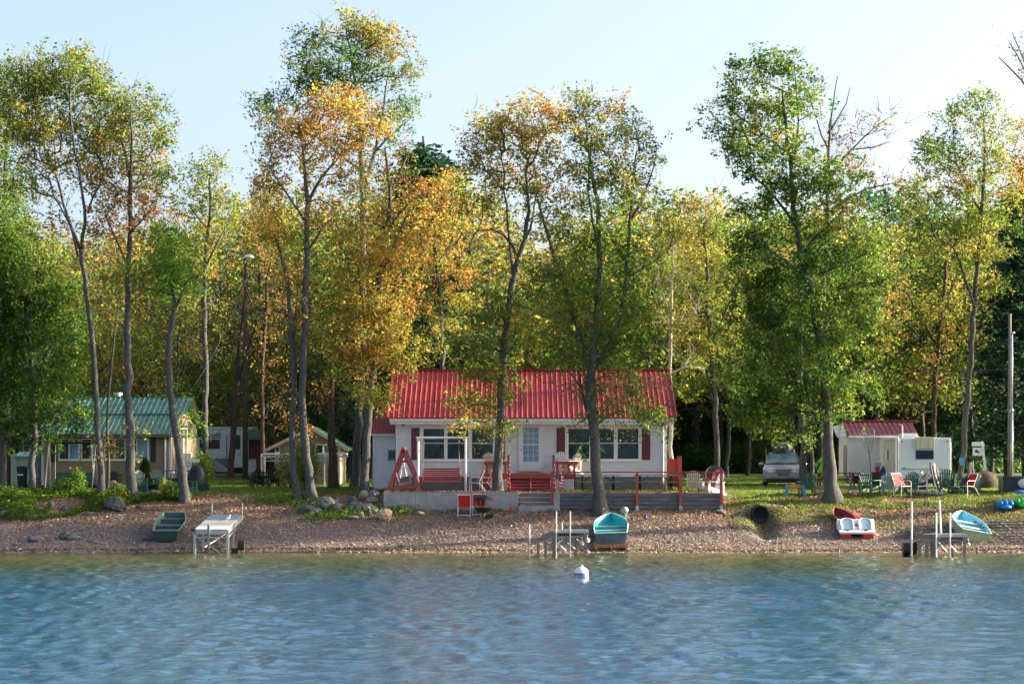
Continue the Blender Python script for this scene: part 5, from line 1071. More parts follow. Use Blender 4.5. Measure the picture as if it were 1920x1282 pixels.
o_ = cg.build('mesh_screen', BLACKM, r); o_['kind'] = 'stuff'
for a in (.5, 2.3, 4.2): MB().tube([(.2*math.cos(a), .2*math.sin(a), zb+.02), (.33*math.cos(a), .33*math.sin(a), 0)], .018, 5).build('leg', BLACKM, r)
MB().tube([(.17, -.17, .1), (.17, -.11, .1)], .1, 12).build('wheel', RUBBER, r); MB().tube([(.33, -.12, .1), (.33, -.06, .1)], .1, 12).build('wheel', RUBBER, r)
# red lantern
LY = 98.75; lx = X_(958.5, LY); lz = gz(lx, LY); r = thing('lantern', 'small red lantern standing at the foot of the concrete wall near the steps', 'lantern', (lx, LY, lz))
MB().lathe([(.08, 0), (.085, .03), (.06, .05)], 12).build('base', REDMET, r); MB().lathe([(.055, .05), (.065, .12), (.055, .18)], 12).build('lantern_glass', mat('red_glass', (.5, .03, .02), .2), r); MB().lathe([(.06, .18), (.075, .20), (.03, .25), (.01, .26)], 12).tube([(-.06, 0, .2), (-.05, 0, .30), (.05, 0, .30), (.06, 0, .2)], .006, 4).build('top', REDMET, r)
# purple garden bird
GY_ = 97.6; gx_ = X_(1210.5, GY_); g = MB(); g.ball((0, 0, .16), (.06, .08, .10), 10, 8).ball((0, -.05, .27), (.042, .045, .045), 8, 6).bar((0, -.09, .27), (0, -.14, .262), .015, .015).bar((0, .05, .14), (0, .17, .05), .05, .012).tube([(.02, 0, .07), (.02, 0, 0)], .006, 4).tube([(-.02, 0, .07), (-.02, 0, 0)], .006, 4)
tag(g.build('garden_bird', mat('purple_enamel', (.08, .04, .22), .3), smooth=True, loc=(gx_, GY_, gz(gx_, GY_))), 'small purple bird figure standing alone on the gravel with a long shadow', 'ornament')
# ---- boats
def hull(r, L, B, H_, m_out, m_in, bow='point', flare=.78, n=14, thick=.02, rise=.18, thwarts=(), seatm=None, sternw=.88, name='hull', rim=None):
    """boat shell along local y: stern at y=0 (towards the water), bow at y=L"""
    def sec(t):
        if bow == 'point': w_ = B/2*(sternw+(1-sternw)*math.sin(min(t, .5)*math.pi))*(1-max(0, (t-.45)/.55)**2.3)
        else: w_ = B/2*(sternw+(1-sternw)*math.sin(min(1, t)*math.pi))*(1-.18*max(0, (t-.6)/.4)**2)
        w_ = max(w_, .015); zb = rise*max(0, (t-.55)/.45)**2*(1.6 if bow == 'point' else 1.5); zt_ = H_+rise*.7*t**2
        wb = w_*(flare if bow != 'point' else flare*(1-.5*max(0, t-.5)*2*.6))
        return w_, wb, zb, zt_
    def shell(off, dz):
        vs = []
        for i in range(n+1):
            t = i/n; w_, wb, zb, zt_ = sec(t); w_ = max(w_-off, .005); wb = max(wb-off, .004)
            y = t*L; y = min(max(y, off), L-off*1.5)
            for x, z in ((-w_, zt_), (-(w_*.55+wb*.45), zb+(zt_-zb)*.45), (-wb, zb+.04+dz), (0, zb+dz), (wb, zb+.04+dz), (w_*.55+wb*.45, zb+(zt_-zb)*.45), (w_, zt_)): vs.append((x, y, z))
        return vs
    k = 7; a = MB(); o1 = shell(0, 0); fs = [(i*k+j, (i+1)*k+j, (i+1)*k+j+1, i*k+j+1) for i in range(n) for j in range(k-1)]
    a.add(o1, fs+[tuple(range(k-1, -1, -1)) if False else tuple(range(k)), tuple(n*k+j for j in reversed(range(k)))])
    ho = a.build(name, m_out, r)
    b_ = MB(); o2 = shell(thick, thick); b_.add(o2, [tuple(reversed(f)) for f in fs]+[tuple(reversed(range(k))), tuple(n*k+j for j in range(k))]); b_.build('inside', m_in, r)
    rm_ = MB(); pl = [Vector(o1[i*k])+Vector((0, 0, .012)) for i in range(n+1)]; pr = [Vector(o1[i*k+6])+Vector((0, 0, .012)) for i in range(n+1)]
    rm_.tube(pl, .022, 5).tube(pr, .022, 5).tube([pl[0], pr[0]], .022, 5).tube([pl[-1], pr[-1]], .022, 5)
    rm_.build('gunwale', rim or m_out, r)
    for t, z in thwarts:
        w_, wb, zb, zt_ = sec(t); MB().box(-w_*.95+thick, w_*.95-thick, t*L-.14, t*L+.14, z-.03, z).box(-w_*.85, w_*.85, t*L-.13, t*L+.13, .06, z-.031).build('thwart', seatm or m_in, r)
    return ho
# teal boat
TEAL = mat('teal_gelcoat', (.03, .42, .45), .35, var=.12); SLATE = mat('slate_blue_hull', (.055, .13, .19), .5, var=.2, sc=3)
by_ = 94.6; bx_ = X_(1146, by_); r = thing('rowboat', 'teal rowboat drawn up on the beach, its slate blue stern towards the water', 'boat', (bx_, by_, .28))
hull(r, 2.9, 1.42, .46, SLATE, TEAL, thwarts=((.10, .40), (.30, .36), (.52, .36)), seatm=TEAL, flare=.86, sternw=.93, rim=mat('pale_mint', (.55, .75, .68), .4))
for t in (.10, .30, .52): MB().box(-.6, .6, t*2.9-.15, t*2.9-.10, .40 if t < .2 else .36, .425 if t < .2 else .385).build('seat_edge', WOODL, r)
r.rotation_euler = (R(13), R(-2), R(-3)); r.location = (bx_, by_, .32)
# pallet under it
r = thing('pallet', 'wooden pallet at the water line under the stern of the teal boat', 'pallet', (X_(1148, 94.2), 94.2, .1))
for i in range(5): MB().box(X_(1113, 94.2), X_(1178+i*2, 94.2), 93.9+i*.22, 94.06+i*.22, .20+i*.05, .225+i*.05).build('slat', WOODB, r, True)
for px in (1117, 1146, 1174): MB().bar((X_(px, 94.2), 93.85, .12), (X_(px, 94.2), 95.0, .38), .08, .10).build('bearer', WOODB, r, True)
# outboard motor by the boat
r = thing('outboard_motor', 'small grey and white outboard motor standing behind the right side of the teal boat', 'outboard motor', (X_(1172, 97.4), 97.4, gz(X_(1172, 97.4), 97.4)))
MB().ball((-.02, 0, .58), (.17, .22, .15), 12, 8).build('cowling', mat('grey_cowling', (.28, .32, .33), .4), r, smooth=True); MB().bar((.05, 0, .50), (.03, 0, .08), .10, .16).build('shaft', PLW, r); MB().ball((.03, 0, .08), (.04, .12, .05), 8, 6).bar((.03, .1, .08), (.03, .22, .08), .2, .015).build('propeller', GREYPL, r)
# dark green jon boat
DG = mat('dark_green_hull', (.035, .075, .062), .55, var=.25, sc=3); DGI = mat('green_grey_inside', (.07, .13, .12), .6, var=.2)
jy = 94.9; r = thing('jon_boat', 'dark green flat-bottomed boat lying on the beach at the left', 'boat', (X_(311, jy), jy, .3))
hull(r, 2.35, 1.22, .46, DG, DGI, bow='square', thwarts=((.14, .40), (.50, .38), (.86, .42)), flare=.80, sternw=.86, rim=mat('grey_green_rim', (.20, .27, .22), .5))
r.rotation_euler = (R(14.5), 0, R(-1)); r.location = (X_(311, jy), jy, .40)
# aluminium boat, light blue inside
AL = mat('green_aluminium', (.28, .38, .22), .45, var=.15); LB = mat('sky_blue_inside', (.22, .58, .70), .45, var=.15)
ay = 95.0; r = thing('aluminium_boat', 'pale green aluminium rowboat with a light blue inside, tilted by the right dock', 'boat', (X_(1830, ay), ay, .4))
hull(r, 2.7, 1.42, .48, AL, LB, thwarts=((.14, .40), (.36, .38), (.62, .40)), seatm=mat('grey_blue_seat', (.28, .42, .48), .5), flare=.80, rim=mat('silver_rim', (.6, .62, .62), .35, .3))
r.rotation_euler = (R(15), R(10), R(6)); r.location = (X_(1827, ay), ay, .36)
for i, (dz, dx) in enumerate(((.0, 0), (.13, .3))):
    tag(MB().box(-1.1, 1.3, -.05, .05, -.035, .035).build('log_runner', WOODL, None, loc=(X_(1826, 94.6)+dx, 94.5+i*.35, .17+dz)), ('lower' if i == 0 else 'upper')+' of two pale planks lying under the pale green aluminium boat', 'plank')
# pedal boat and kayaks
KR = mat('orange_red_plastic', (.50, .085, .04), .4, var=.2); PK = mat('dark_pink_inside', (.22, .015, .03), .5)
def kayak(name, label, m, mi, L=2.7, B=.72, H_=.30, cockpit=True):
    r = thing(name, label, 'kayak', (0, 0, 0)); n = 18; k = 10; vs = []
    for i in range(n+1):
        t = i/n; w_ = max(.01, B/2*math.sin(math.pi*t)**.62); sh = .16*(2*t-1)**4
        for j in range(k):
            a = 2*math.pi*j/k; x = math.cos(a); z = math.sin(a)
            if cockpit and .36 < t < .72 and z > .3: z = .05; x *= .99
            vs.append((w_*x, t*L, H_/2+sh+H_/2*z*(.75 if z > 0 else 1)))
    fs = [(i*k+j, (i+1)*k+j, (i+1)*k+(j+1) % k, i*k+(j+1) % k) for i in range(n) for j in range(k)]
    mi_ = [0]*len(fs)
    mb = MB(); mb.add(vs, fs+[tuple(range(k)), tuple(n*k+j for j in reversed(range(k)))]); mb.build('hull', m, r, smooth=True)
    if cockpit:
        c = MB(); c.lathe([(.24, .19), (.25, .25), (.22, .26), (.21, .2), (.01, .17)], 16, M=Matrix.Translation((0, L*.54, 0))@Matrix.Diagonal((1, 1.7, 1, 1))); c.build('cockpit', mi, r)
    return r
k1 = thing('kayak', 'orange-red canoe with raised bow and dark inside, behind the left seat of the pedal boat', 'kayak', (0, 0, 0)); hull(k1, 1.9, .74, .36, KR, PK, flare=.75, rise=.30, sternw=.75, thwarts=((.3, .2),), seatm=GREYPL, rim=mat('peach_rim', (.62, .22, .12), .4)); k1.location = (X_(1600, 96.9), 96.9, .82); k1.rotation_euler = (R(12), R(-12), R(12))
k2 = kayak('kayak', 'overturned orange-red kayak behind the right of the pedal boat', KR, PK, cockpit=False, B=.9, H_=.42); k2.scale = (1, .7, 1); k2.location = (X_(1630, 96.9), 96.9, .78); k2.rotation_euler = (R(12), R(12), R(20))
r = thing('pedal_boat', 'white two-seat pedal boat with a red hull on the beach', 'pedal boat', (X_(1607, 95.8), 95.8, .55))
w_ = 1.53
def plat(z0, z1, k0, k1, y0, y1, m, nm, rnd_=.1):
    vs = [(-w_/2*k0, y0, z0), (w_/2*k0, y0, z0), (w_/2*k0, y1, z0), (-w_/2*k0, y1, z0), (-w_/2*k1, y0-.02, z1), (w_/2*k1, y0-.02, z1), (w_/2*k1, y1, z1), (-w_/2*k1, y1, z1)]
    return MB().add(vs, [(0, 3, 2, 1), (4, 5, 6, 7), (0, 1, 5, 4), (1, 2, 6, 5), (2, 3, 7, 6), (3, 0, 4, 7)]).build(nm, m, r, bevel=.04)
RH = mat('red_hull', (.45, .035, .02), .4)
for sx in (-1, 1): MB().box(sx*.72, sx*.22, .05, 1.9, 0, .22).build('pontoon', RH, r, bevel=.05)
plat(.20, .30, .93, .99, 0, 2.1, PLW, 'deck')
ds = MB(); ds.add([(-.74, .28, .30), (.74, .28, .30), (.78, 1.1, .62), (-.78, 1.1, .62), (-.74, .28, .2), (.74, .28, .2), (.78, 1.1, .2), (-.78, 1.1, .2)], [(0, 1, 2, 3), (7, 6, 5, 4), (0, 4, 5, 1), (1, 5, 6, 2), (2, 6, 7, 3), (3, 7, 4, 0)]); ds.build('backrest_block', PLW, r, bevel=.03)
for sx in (-1, 1):
    sl_ = math.atan2(.32, .82); arch = [(sx*.38-.24, 0), (sx*.38-.26, .40)]+[(sx*.38-.26*math.cos(a), .52+.26*math.sin(a)) for a in [math.pi*k_/8 for k_ in range(1, 8)]]+[(sx*.38+.26, .40), (sx*.38+.24, 0)]
    on = lambda u, v, h: Vector((u, .34+v*math.cos(sl_)-h*math.sin(sl_), .33+v*math.sin(sl_)+h*math.cos(sl_)))
    MB().add([on(u, v, .012) for u, v in arch], [tuple(reversed(range(len(arch))))]).build('seat', mat('pale_blue_seat', (.46, .64, .70), .4), r)
    MB().tube([on(u, v, .03) for u, v in arch], .035, 6).build('seat_rim', PLW, r, smooth=True)
    MB().tube([(sx*.38-.06, .18, .31), (sx*.38+.06, .18, .31)], .035, 6).build('pedal', BLACK, r)
MB().tube([(0, .62, .44), (0, .60, .46)], .07, 12).build('emblem', RH, r); MB().box(-.012, .012, .1, 1.1, .625, .64).build('lever', GREYPL, r)
r.rotation_euler = (R(10), 0, R(-4)); r.scale = (1.0, 1.0, 1.05); r.location = (X_(1607, 95.6), 95.6, .48)
def sit_on(name, label, m, px, py, Y):
    r = thing(name, label, 'kayak', (X_(px, Y), Y, gz(X_(px, Y), Y)))
    b_ = MB(); b_.ball((0, .9, .2), (.36, 1.25, .19), 16, 10)
    for sx in (-1, 0, 1): b_.ball((sx*.22, .3, .34), (.13, .45, .17), 10, 8)
    b_.build('hull', m, r, smooth=True); MB().ball((0, .9, .38), (.16, .3, .05), 10, 6).build('seat', m, r, smooth=True); return r
sit_on('kayak', 'bright blue plastic kayak seen end-on near the right edge', BLUEPL, 1887, 953, 98.7)
sit_on('kayak', 'lime green plastic kayak cut by the right edge', GREENK, 1919, 953, 98.9)
tag(MB().ball((0, 0, .08), (.30, .22, .09), 12, 6).build('inflatable', BLUEPL, smooth=True, loc=(X_(1914, 99.9), 99.9, gz(X_(1914, 99.9), 99.9)+.3)), 'small flat blue float lying behind the blue kayak', 'float')
tag(MB().box(-.85, .85, -.5, .5, 0, .62).box(-.9, .9, -.55, .55, .62, .70).box(-.78, -.60, -.52, -.5, .1, .55).build('storage_box', mat('dark_box', (.018, .022, .035), .5), loc=(X_(1912, 102.3), 102.3, 2.36)), 'low dark storage box at the foot of the metal mast, right edge', 'box')
tag(MB().ball((0, 0, .25), (.30, .3, .22), 10, 6).build('bag', mat('pale_bag', (.55, .60, .64), .6), smooth=True, loc=(X_(1921, 101.4), 101.4, 2.5)), 'pale bag lying before the dark storage box at the right edge', 'bag')
for i in range(4): tag(MB().bar((-.7+.1*i, .25*i, .04), (.35+.15*i, -.25+.35*i, .10), .05, .025).build('board', WOODL, loc=(X_(1880, 100.4)+i*.06, 100.3+i*.12, gz(X_(1880, 100.4), 100.4))), 'pale loose board in the small heap behind the blue kayak', 'board', 'loose boards behind the blue kayak')
# ------------------------------------------------------------------ caravan, van, trailer, white shed
def rbox(r, name, m, x0, x1, y0, y1, z0, z1, bev=.05): return MB().box(x0, x1, y0, y1, z0, z1).build(name, m, r, bevel=bev)
def text_mesh(txt, size, m, parent, loc, rot=(R(90), 0, 0), name='lettering', shear=0):
    c = bpy.data.curves.new(name, 'FONT'); c.body = txt; c.size = size; c.extrude = .002; c.shear = shear; c.align_x = 'CENTER'; c.resolution_u = 2
    o = bpy.data.objects.new(name, c); COL.objects.link(o); dg = bpy.context.evaluated_depsgraph_get(); me = bpy.data.meshes.new_from_object(o.evaluated_get(dg)); bpy.data.objects.remove(o)
    me.materials.clear(); me.materials.append(m); n = bpy.data.objects.new(name, me); COL.objects.link(n); n.parent = parent; n.location = loc; n.rotation_euler = rot; return n
RVY = 152.0; rx = X_(412, RVY); rz = gz(rx, RVY); r = thing('caravan', 'long white travel trailer behind the utility pole, dark window and grey skirt', 'caravan', (rx, RVY, rz))
a0, a1 = X_(352, RVY)-rx, X_(474, RVY)-rx; zt0, zb0 = Z_(803, RVY)-rz, Z_(871, RVY)-rz
CORR = mat('white_aluminium', (.78, .80, .82), .45, var=.05)
rbox(r, 'body', CORR, a0, a1, 0, 2.4, zb0, zt0, .08)
c = MB(); n = 15
for i in range(n): c.box(a0+.05, a1-.05, -.015, 0, zb0+.5+i*(zt0-zb0-.7)/n, zb0+.5+(i+.8)*(zt0-zb0-.7)/n)
c.build('cladding', CORR, r)
rbox(r, 'skirt', GREYPL, a0+.03, a1-.03, -.02, 1, zb0-.05, zb0+.42, .02); rbox(r, 'roof_rail', WTRIM, a0-.05, a1+.05, -.06, 2.4, zt0-.05, zt0+.10, .03)
def lp(px): return X_(px, RVY)-rx
def lz_(py): return Z_(py, RVY)-rz
rbox(r, 'window', GLASSD, lp(374), lp(412), -.04, -.016, lz_(841), lz_(824), .03)
dd = rbox(r, 'door', CORR, lp(434), lp(455), -.05, -.016, lz_(876), lz_(813), .02); MB().box(lp(436.5), lp(450.5), -.065, -.051, lz_(842), lz_(815)).build('door_window', GLASSD, dd)
rbox(r, 'entry_light', BLACK, lp(448), lp(451), -.07, -.05, lz_(852), lz_(850), 0)
text_mesh('Hideout', .62, BLACK, r, (lp(384), -.03, lz_(821)), shear=.35)
for px in (368, 385, 446): MB().tube([(lp(px), .1, .34), (lp(px), .3, .34)], .34, 12).build('wheel', RUBBER, r)
MB().bar((lp(414), -.5, lz_(807)), (lp(398), -1.1, lz_(828)), .03, .05).bar((lp(425), -.02, lz_(860)), (lp(425), -.06, lz_(815)), .06, .06).build('awning_arm', GREYPL, r)
tw_ = thing('covered_wagon', 'grey tarpaulin tent-shaped cover before the white caravan', 'tarpaulin', (X_(398, 149), 149, gz(X_(398, 149), 149)))
MB().add([(-1.0, -.8, .25), (1.4, -.6, .1), (1.3, .8, .1), (-1.0, .8, .25), (-.8, 0, 1.75), (-.3, 0, 1.2)], [(0, 1, 5, 4), (3, 4, 5, 2), (0, 4, 3), (1, 2, 5)]).build('cover', mat('dull_tarp', (.22, .21, .20), .7, bump=.4), tw_)
tag(MB().box(-.25, .25, -.25, .25, 0, .9).box(-.28, .28, -.28, .28, .9, .95).build('water_tank', mat('pale_grey', (.45, .48, .50), .5), loc=(X_(472, 148), 148, gz(X_(472, 148), 148))), 'pale grey water tank standing by the brown shed, right of the pole', 'tank')
r = thing('garden_shed', 'reddish brown wooden shed half hidden behind trunks, right of the caravan', 'shed', (X_(478, 150), 150, 3)); sx_ = lambda px: X_(px, 150)
for i in range(8): MB().pbox(466+i*3.6, 469.4+i*3.6, 822, 884, 150, 150.04).build('board', mat('red_brown_board', (.12, .045, .03), .85, var=.3), r, True)
MB().pbox(466, 495, 822, 884, 150.05, 152).build('wall', MC['red_brown_board'], r, True); MB().add([P(463, 824, 149.7), P(498, 824, 149.7), P(496, 806, 152), P(466, 806, 152)], [(0, 1, 2, 3)]).build('roof', GREENROOF, r, True)
# utility pole
UY = 128.0; ux = X_(460, UY); r = thing('utility_pole', 'tall brown wooden utility pole on the lawn left of the twin trunks', 'utility pole', (ux, UY, gz(ux, UY)))
MB().tube([(0, 0, -.3), (0, 0, 5), (.02, 0, Z_(484, UY)-gz(ux, UY))], [.165, .14, .105], 10).build('pole', BARKD, r, smooth=True)
MB().bar((0, -.1, 11.0), (.12, -.1, 11.2), .08, .08).tube([(0, -.12, 8.9), (.3, -.2, 9.0)], .03, 5).build('bracket', GALV, r)
MB().ball((.22, -.2, Z_(483, UY)-gz(ux, UY)+.02), (.30, .22, .13), 10, 6).tube([(0, -.1, Z_(492, UY)-gz(ux, UY)), (.15, -.18, Z_(485, UY)-gz(ux, UY))], .04, 6).build('lamp_head', WTRIM, r)
def wire(name, label, a, b, sag=.6, rad=.014):
    pts = [a.lerp(b, i/14)-Vector((0, 0, sag*4*(i/14)*(1-i/14))) for i in range(15)]; tag(MB().tube(pts, rad, 4).build(name, BLACKM), label, 'cable')
wire('power_cable', 'cable sagging from the utility pole down to the tan cottage roof', P(460, 530, UY), P(352, 740, 112), .5)
wire('power_cable', 'cable running from the utility pole towards the upper left through the trees', P(460, 532, UY), P(380, 566, 118)+Vector((-8, 0, -.8)), .3)
wire('power_cable', 'thin horizontal cable passing behind the slender ash to the wooden pole at the right edge', P(1690, 690, 118), P(1899, 692, 106), .1)
wire('power_cable', 'pale cable above the caravan from the pole to the shed with green gable', P(395, 729, 125), P(520, 721, 119), .1, .02)
# minivan
VY = 113.2; vx = X_(1468, VY); vz = gz(vx, VY); r = thing('minivan', 'silver minivan with a grey roof bag, parked on the shaded lawn facing the lake', 'minivan', (vx, VY, vz), R(-6))
SILV = mat('silver_paint', (.30, .31, .32), .28, metal=.55, var=.05, spec=.8)
prof = [(0.02, .28), (-.02, .50), (.03, .74), (.16, .92), (.80, 1.07), (1.02, 1.11), (1.75, 1.64), (2.1, 1.71), (4.4, 1.69), (4.85, 1.5), (5.0, .95), (5.02, .3)]
wd = [.90, .95, .95, .93, .90, .89, .73, .72, .72, .80, .92, .92]
mb = MB(); vs = []
for (y, z), w_ in zip(prof, wd): vs += [(-w_, y, z), (w_, y, z)]
n = len(prof); fs = [(2*i, 2*i+1, 2*i+3, 2*i+2) for i in range(n-1)]
# flanks: waist line and sill
side = {}
for sg, off in ((-1, 0), (1, 1)):
    b0 = len(vs); ys = [.02, 1.0, 2.0, 3.2, 4.4, 5.0]
    for y in ys: vs.append((sg*.97, y+.02, .98 if y > .1 else .7))
    for y in ys: vs.append((sg*.94, y+.02, .28))
    for i in range(5): f = (b0+i, b0+i+1, b0+7+i, b0+6+i); fs.append(f if sg < 0 else f[::-1])
    top = [2*5+off, 2*6+off, 2*7+off, 2*8+off, 2*9+off, 2*10+off]
    f = tuple(top)+(b0+5, b0+4, b0+3, b0+2, b0+1); fs.append(f if sg > 0 else f[::-1])
    f = (0+off, 2+off, 4+off, 6+off, 8+off, 10+off, b0+1, b0+0, b0+6); fs.append(f if sg > 0 else f[::-1])
mb.add(vs, fs); mb.build('body', SILV, r, bevel=.05)
MB().box(-.9, .9, .3, 4.8, .2, .32).build('underbody', BLACK, r)
ws = MB(); ws.add([(-.80, 1.04, 1.135), (.80, 1.04, 1.135), (.67, 1.70, 1.615), (-.67, 1.70, 1.615)], [(0, 1, 2, 3)]); ws.v = [(x, y-.025, z+.02) for x, y, z in ws.v]; wsd = ws.build('windscreen', mat('windscreen_glass', (.05, .10, .11), .08, var=.4, sc=2, spec=.8, col2=(.14, .20, .21)), r)
fr = MB()
for a, b_ in (((-.81, 1.02, 1.15), (-.68, 1.70, 1.64)), ((.81, 1.02, 1.15), (.68, 1.70, 1.64)), ((-.68, 1.70, 1.64), (.68, 1.70, 1.64))): fr.bar(a, b_, .035, .03)
fr.build('windscreen_frame', BLACK, wsd)
MB().bar((-.6, 1.0, 1.17), (.05, 1.06, 1.20), .02, .015).bar((.1, 1.0, 1.17), (.7, 1.06, 1.20), .02, .015).build('wiper', BLACK, r)
gr = MB(); gr.add([(-.36, -.035, .84), (.36, -.035, .84), (.26, -.045, .56), (-.26, -.045, .56), (-.36, .05, .86), (.36, .05, .86), (.26, .0, .56), (-.26, .0, .56)], [(3, 2, 1, 0), (0, 1, 5, 4), (1, 2, 6, 5), (2, 3, 7, 6), (3, 0, 4, 7)]).build('grille', BLACKM, r)
gl = MB()
for q in range(5): gl.box(-.34+q*.02, .34-q*.02, -.06, -.04, .80-q*.05, .815-q*.05)
gl.build('grille_bars', GALV, r)
for sg in (-1, 1):
    MB().add([(sg*.46, .04, .90), (sg*.88, .12, .88), (sg*.90, .06, .72), (sg*.50, -.03, .70), (sg*.46, .14, .92), (sg*.88, .22, .9), (sg*.9, .16, .72), (sg*.5, .07, .7)], [(0, 1, 2, 3), (0, 4, 5, 1), (3, 2, 6, 7), (1, 5, 6, 2), (0, 3, 7, 4)]).build('headlight', mat('headlight_glass', (.55, .57, .58), .15, spec=.9), r)
    mr_ = MB(); mr_.ball((sg*1.08, 1.15, 1.12), (.13, .07, .10), 10, 6).bar((sg*.90, 1.2, 1.08), (sg*1.0, 1.17, 1.09), .05, .05).build('mirror', SILV, r, smooth=True)
    for y in (.95, 4.0): 
        wt = MB().tube([(sg*.72, y, .33), (sg*.96, y, .33)], .33, 18).build('wheel', RUBBER, r); MB().tube([(sg*.955, y, .33), (sg*.97, y, .33)], .2, 12).build('rim', GALV, wt)
    MB().add([(sg*.955, 1.5, 1.04), (sg*.955, 4.5, 1.04), (sg*.79, 4.3, 1.55), (sg*.80, 1.85, 1.55)], [(0, 1, 2, 3) if sg > 0 else (3, 2, 1, 0)]).build('side_window', GLASSD, r)
    MB().box(sg*.42, sg*.75, -.03, .02, .42, .50).build('fog_light', GREYPL, r)
MB().box(-.30, .30, -.05, .0, .42, .52).build('number_plate', GREYPL, r); MB().box(-.85, .85, -.045, .0, .29, .40).build('lower_grille', BLACK, r)
MB().tube([(-.02, -.0, .885), (.02, -.03, .885)], .02, 6).bar((-.09, .0, .89), (.09, .0, .89), .02, .02).build('badge', GALV, r)
rbg = MB(); rbg.ball((.0, 2.6, 1.95), (.52, .95, .30), 14, 9); o_ = rbg.build('roof_bag', mat('grey_bag', (.10, .11, .12), .6, var=.4, sc=3, bump=.5, bsc=5), r, smooth=True)
MB().bar((-.35, 1.75, 2.05), (-.35, 3.3, 2.05), .03, .3).bar((.3, 1.75, 2.05), (.3, 3.3, 2.05), .03, .3).build('strap', BLACK, o_)
MB().box(-.7, -.66, 1.9, 4.2, 1.70, 1.76).box(.66, .7, 1.9, 4.2, 1.70, 1.76).build('roof_rail', BLACKM, r)
MB().tube([(-.78, 1.0, 1.1), (-.84, 1.2, 1.95)], .006, 4).build('aerial', BLACKM, r)
# white shed with the dull red roof
ZY = 110.5; zx = X_(1650, ZY); r = thing('shed', 'white board shed with a dull red metal roof, partly behind the white trailer', 'shed', (zx, ZY, 2.48))
RED2 = mat('dull_red_roof', (.22, .038, .042), .45, var=.25, sc=2)
h0, h1 = Z_(892, ZY), Z_(818, ZY); xa, xb = X_(1590, ZY), X_(1725, ZY); ybk = 113.6; ry_, rz_ = 112.0, Z_(789.5, 112)
MB().box(xa, xb, ZY, ybk, h0, h1).add([(xa, ZY, h1), (xa, ybk, h1), (xa, ry_, rz_-.08)], [(0, 2, 1)]).build('wall', WTRIM, r, True)
for i in range(22): MB().box(xa+i*.158+.006, xa+i*.158+.152, ZY-.018, ZY, h0, h1-.1).build('wall_board', WTRIM, r, True) if xa+i*.158 < xb-.1 else None
MB().add([(xa-.55, ZY-.1, Z_(820, ZY)), (xa, ZY-.1, h1), (xa, ry_, rz_-.1), (xa-.55, ry_-.2, rz_-.25)], [(0, 1, 2, 3)]).add([P(1574, 820, ZY-.3), P(1580, 790.5, 111.9), P(1587, 817, ZY-.32)], [(0, 1, 2)]).build('gable_boards', mat('cream_board', (.62, .60, .50), .6), r, True)
panels(r, X_(1582, ZY-.4)-zx+.25, X_(1722, ZY-.4)-zx, -.4, Z_(815.5, ZY-.4)-2.48, ry_-ZY, rz_-2.48, .235, RED2)
MB().box(X_(1583, ZY-.4)+.2, X_(1722, ZY-.4), ZY-.44, ZY-.4, Z_(820.5, ZY-.4), Z_(816, ZY-.4)).build('fascia', WTRIM, r, True)
MB().box(X_(1578, 112), X_(1720, 112)+.1, ry_-.12, ry_+.12, rz_-.0, rz_+.06).build('ridge_cap', RED2, r, True)
MB().add([(xa, ybk+.4, h1), (xb, ybk+.4, h1), (xb, ry_, rz_), (xa, ry_, rz_)], [(3, 2, 1, 0)]).build('rear_roof', RED2, r, True)
for px in (1594, 1620, 1660, 1700): MB().pbox(px, px+8, 891, 905, ZY+.1, ZY+.5).build('pier', BLOCK, r, True)
MB().pbox(1592, 1715, 890, 906, ZY+.8, ZY+2).build('crawl_space_shade', BLACK, r, True)  # black box in place of the dark beneath the shed
tag(MB().pbox(1581.5, 1584.5, 834, 892, 110.1, 110.2).pbox(1585, 1588.5, 834, 895, 110.15, 110.25).build('plank_stack', WOODL), 'light brown boards standing upright against the left end of the white shed', 'boards')
# landing net
NY = 106.4; nx = X_(1628, NY); r = thing('landing_net', 'large landing net on a long blue-grey handle standing before the white shed', 'fishing net', (nx, NY, gz(nx, NY)))
hp = [P(1633, 893, NY), P(1631, 860, NY), P(1628, 836, NY)]; MB().tube(hp, .018, 6).build('handle', mat('blue_grey_metal', (.10, .16, .24), .4), r, True)
hoop = [P(*q, NY) for q in ((1628, 833), (1619, 826), (1616, 812), (1616, 804), (1619, 803), (1636, 803), (1639, 806), (1639, 818), (1636, 828), (1628, 833))]; MB().tube(hoop, .014, 6).bar(P(1624, 829, NY), P(1633, 829, NY), .03, .03).build('hoop', GALV, r, True)
nm = MB()
for i in range(15):
    a = 2*math.pi*i/15; top = P(1627.5+11.5*math.cos(a), 812+4*math.sin(a), NY); top.y += .3*math.sin(a); mid = P(1627.5+10*math.cos(a), 830, NY); mid.y += .25*math.sin(a); bt = P(1630+1.5*math.cos(a), 850, NY)
    nm.tube([top, mid, P(1629+7*math.cos(a), 841, NY), bt], .0035, 3, cap=False)
for q in range(9):
    py = 814+q*4; w__ = 11 if q < 4 else 11*math.cos((q-3)/6*1.4); ring = [P(1628+.2*q*0+w__*math.cos(2*math.pi*i/12), py, NY)+Vector((0, .25*math.sin(2*math.pi*i/12), 0)) for i in range(13)]; nm.tube(ring, .0035, 3, cap=False)
o_ = nm.build('netting', mat('net_cord', (.12, .20, .26), .6), r, True); o_['kind'] = 'stuff'
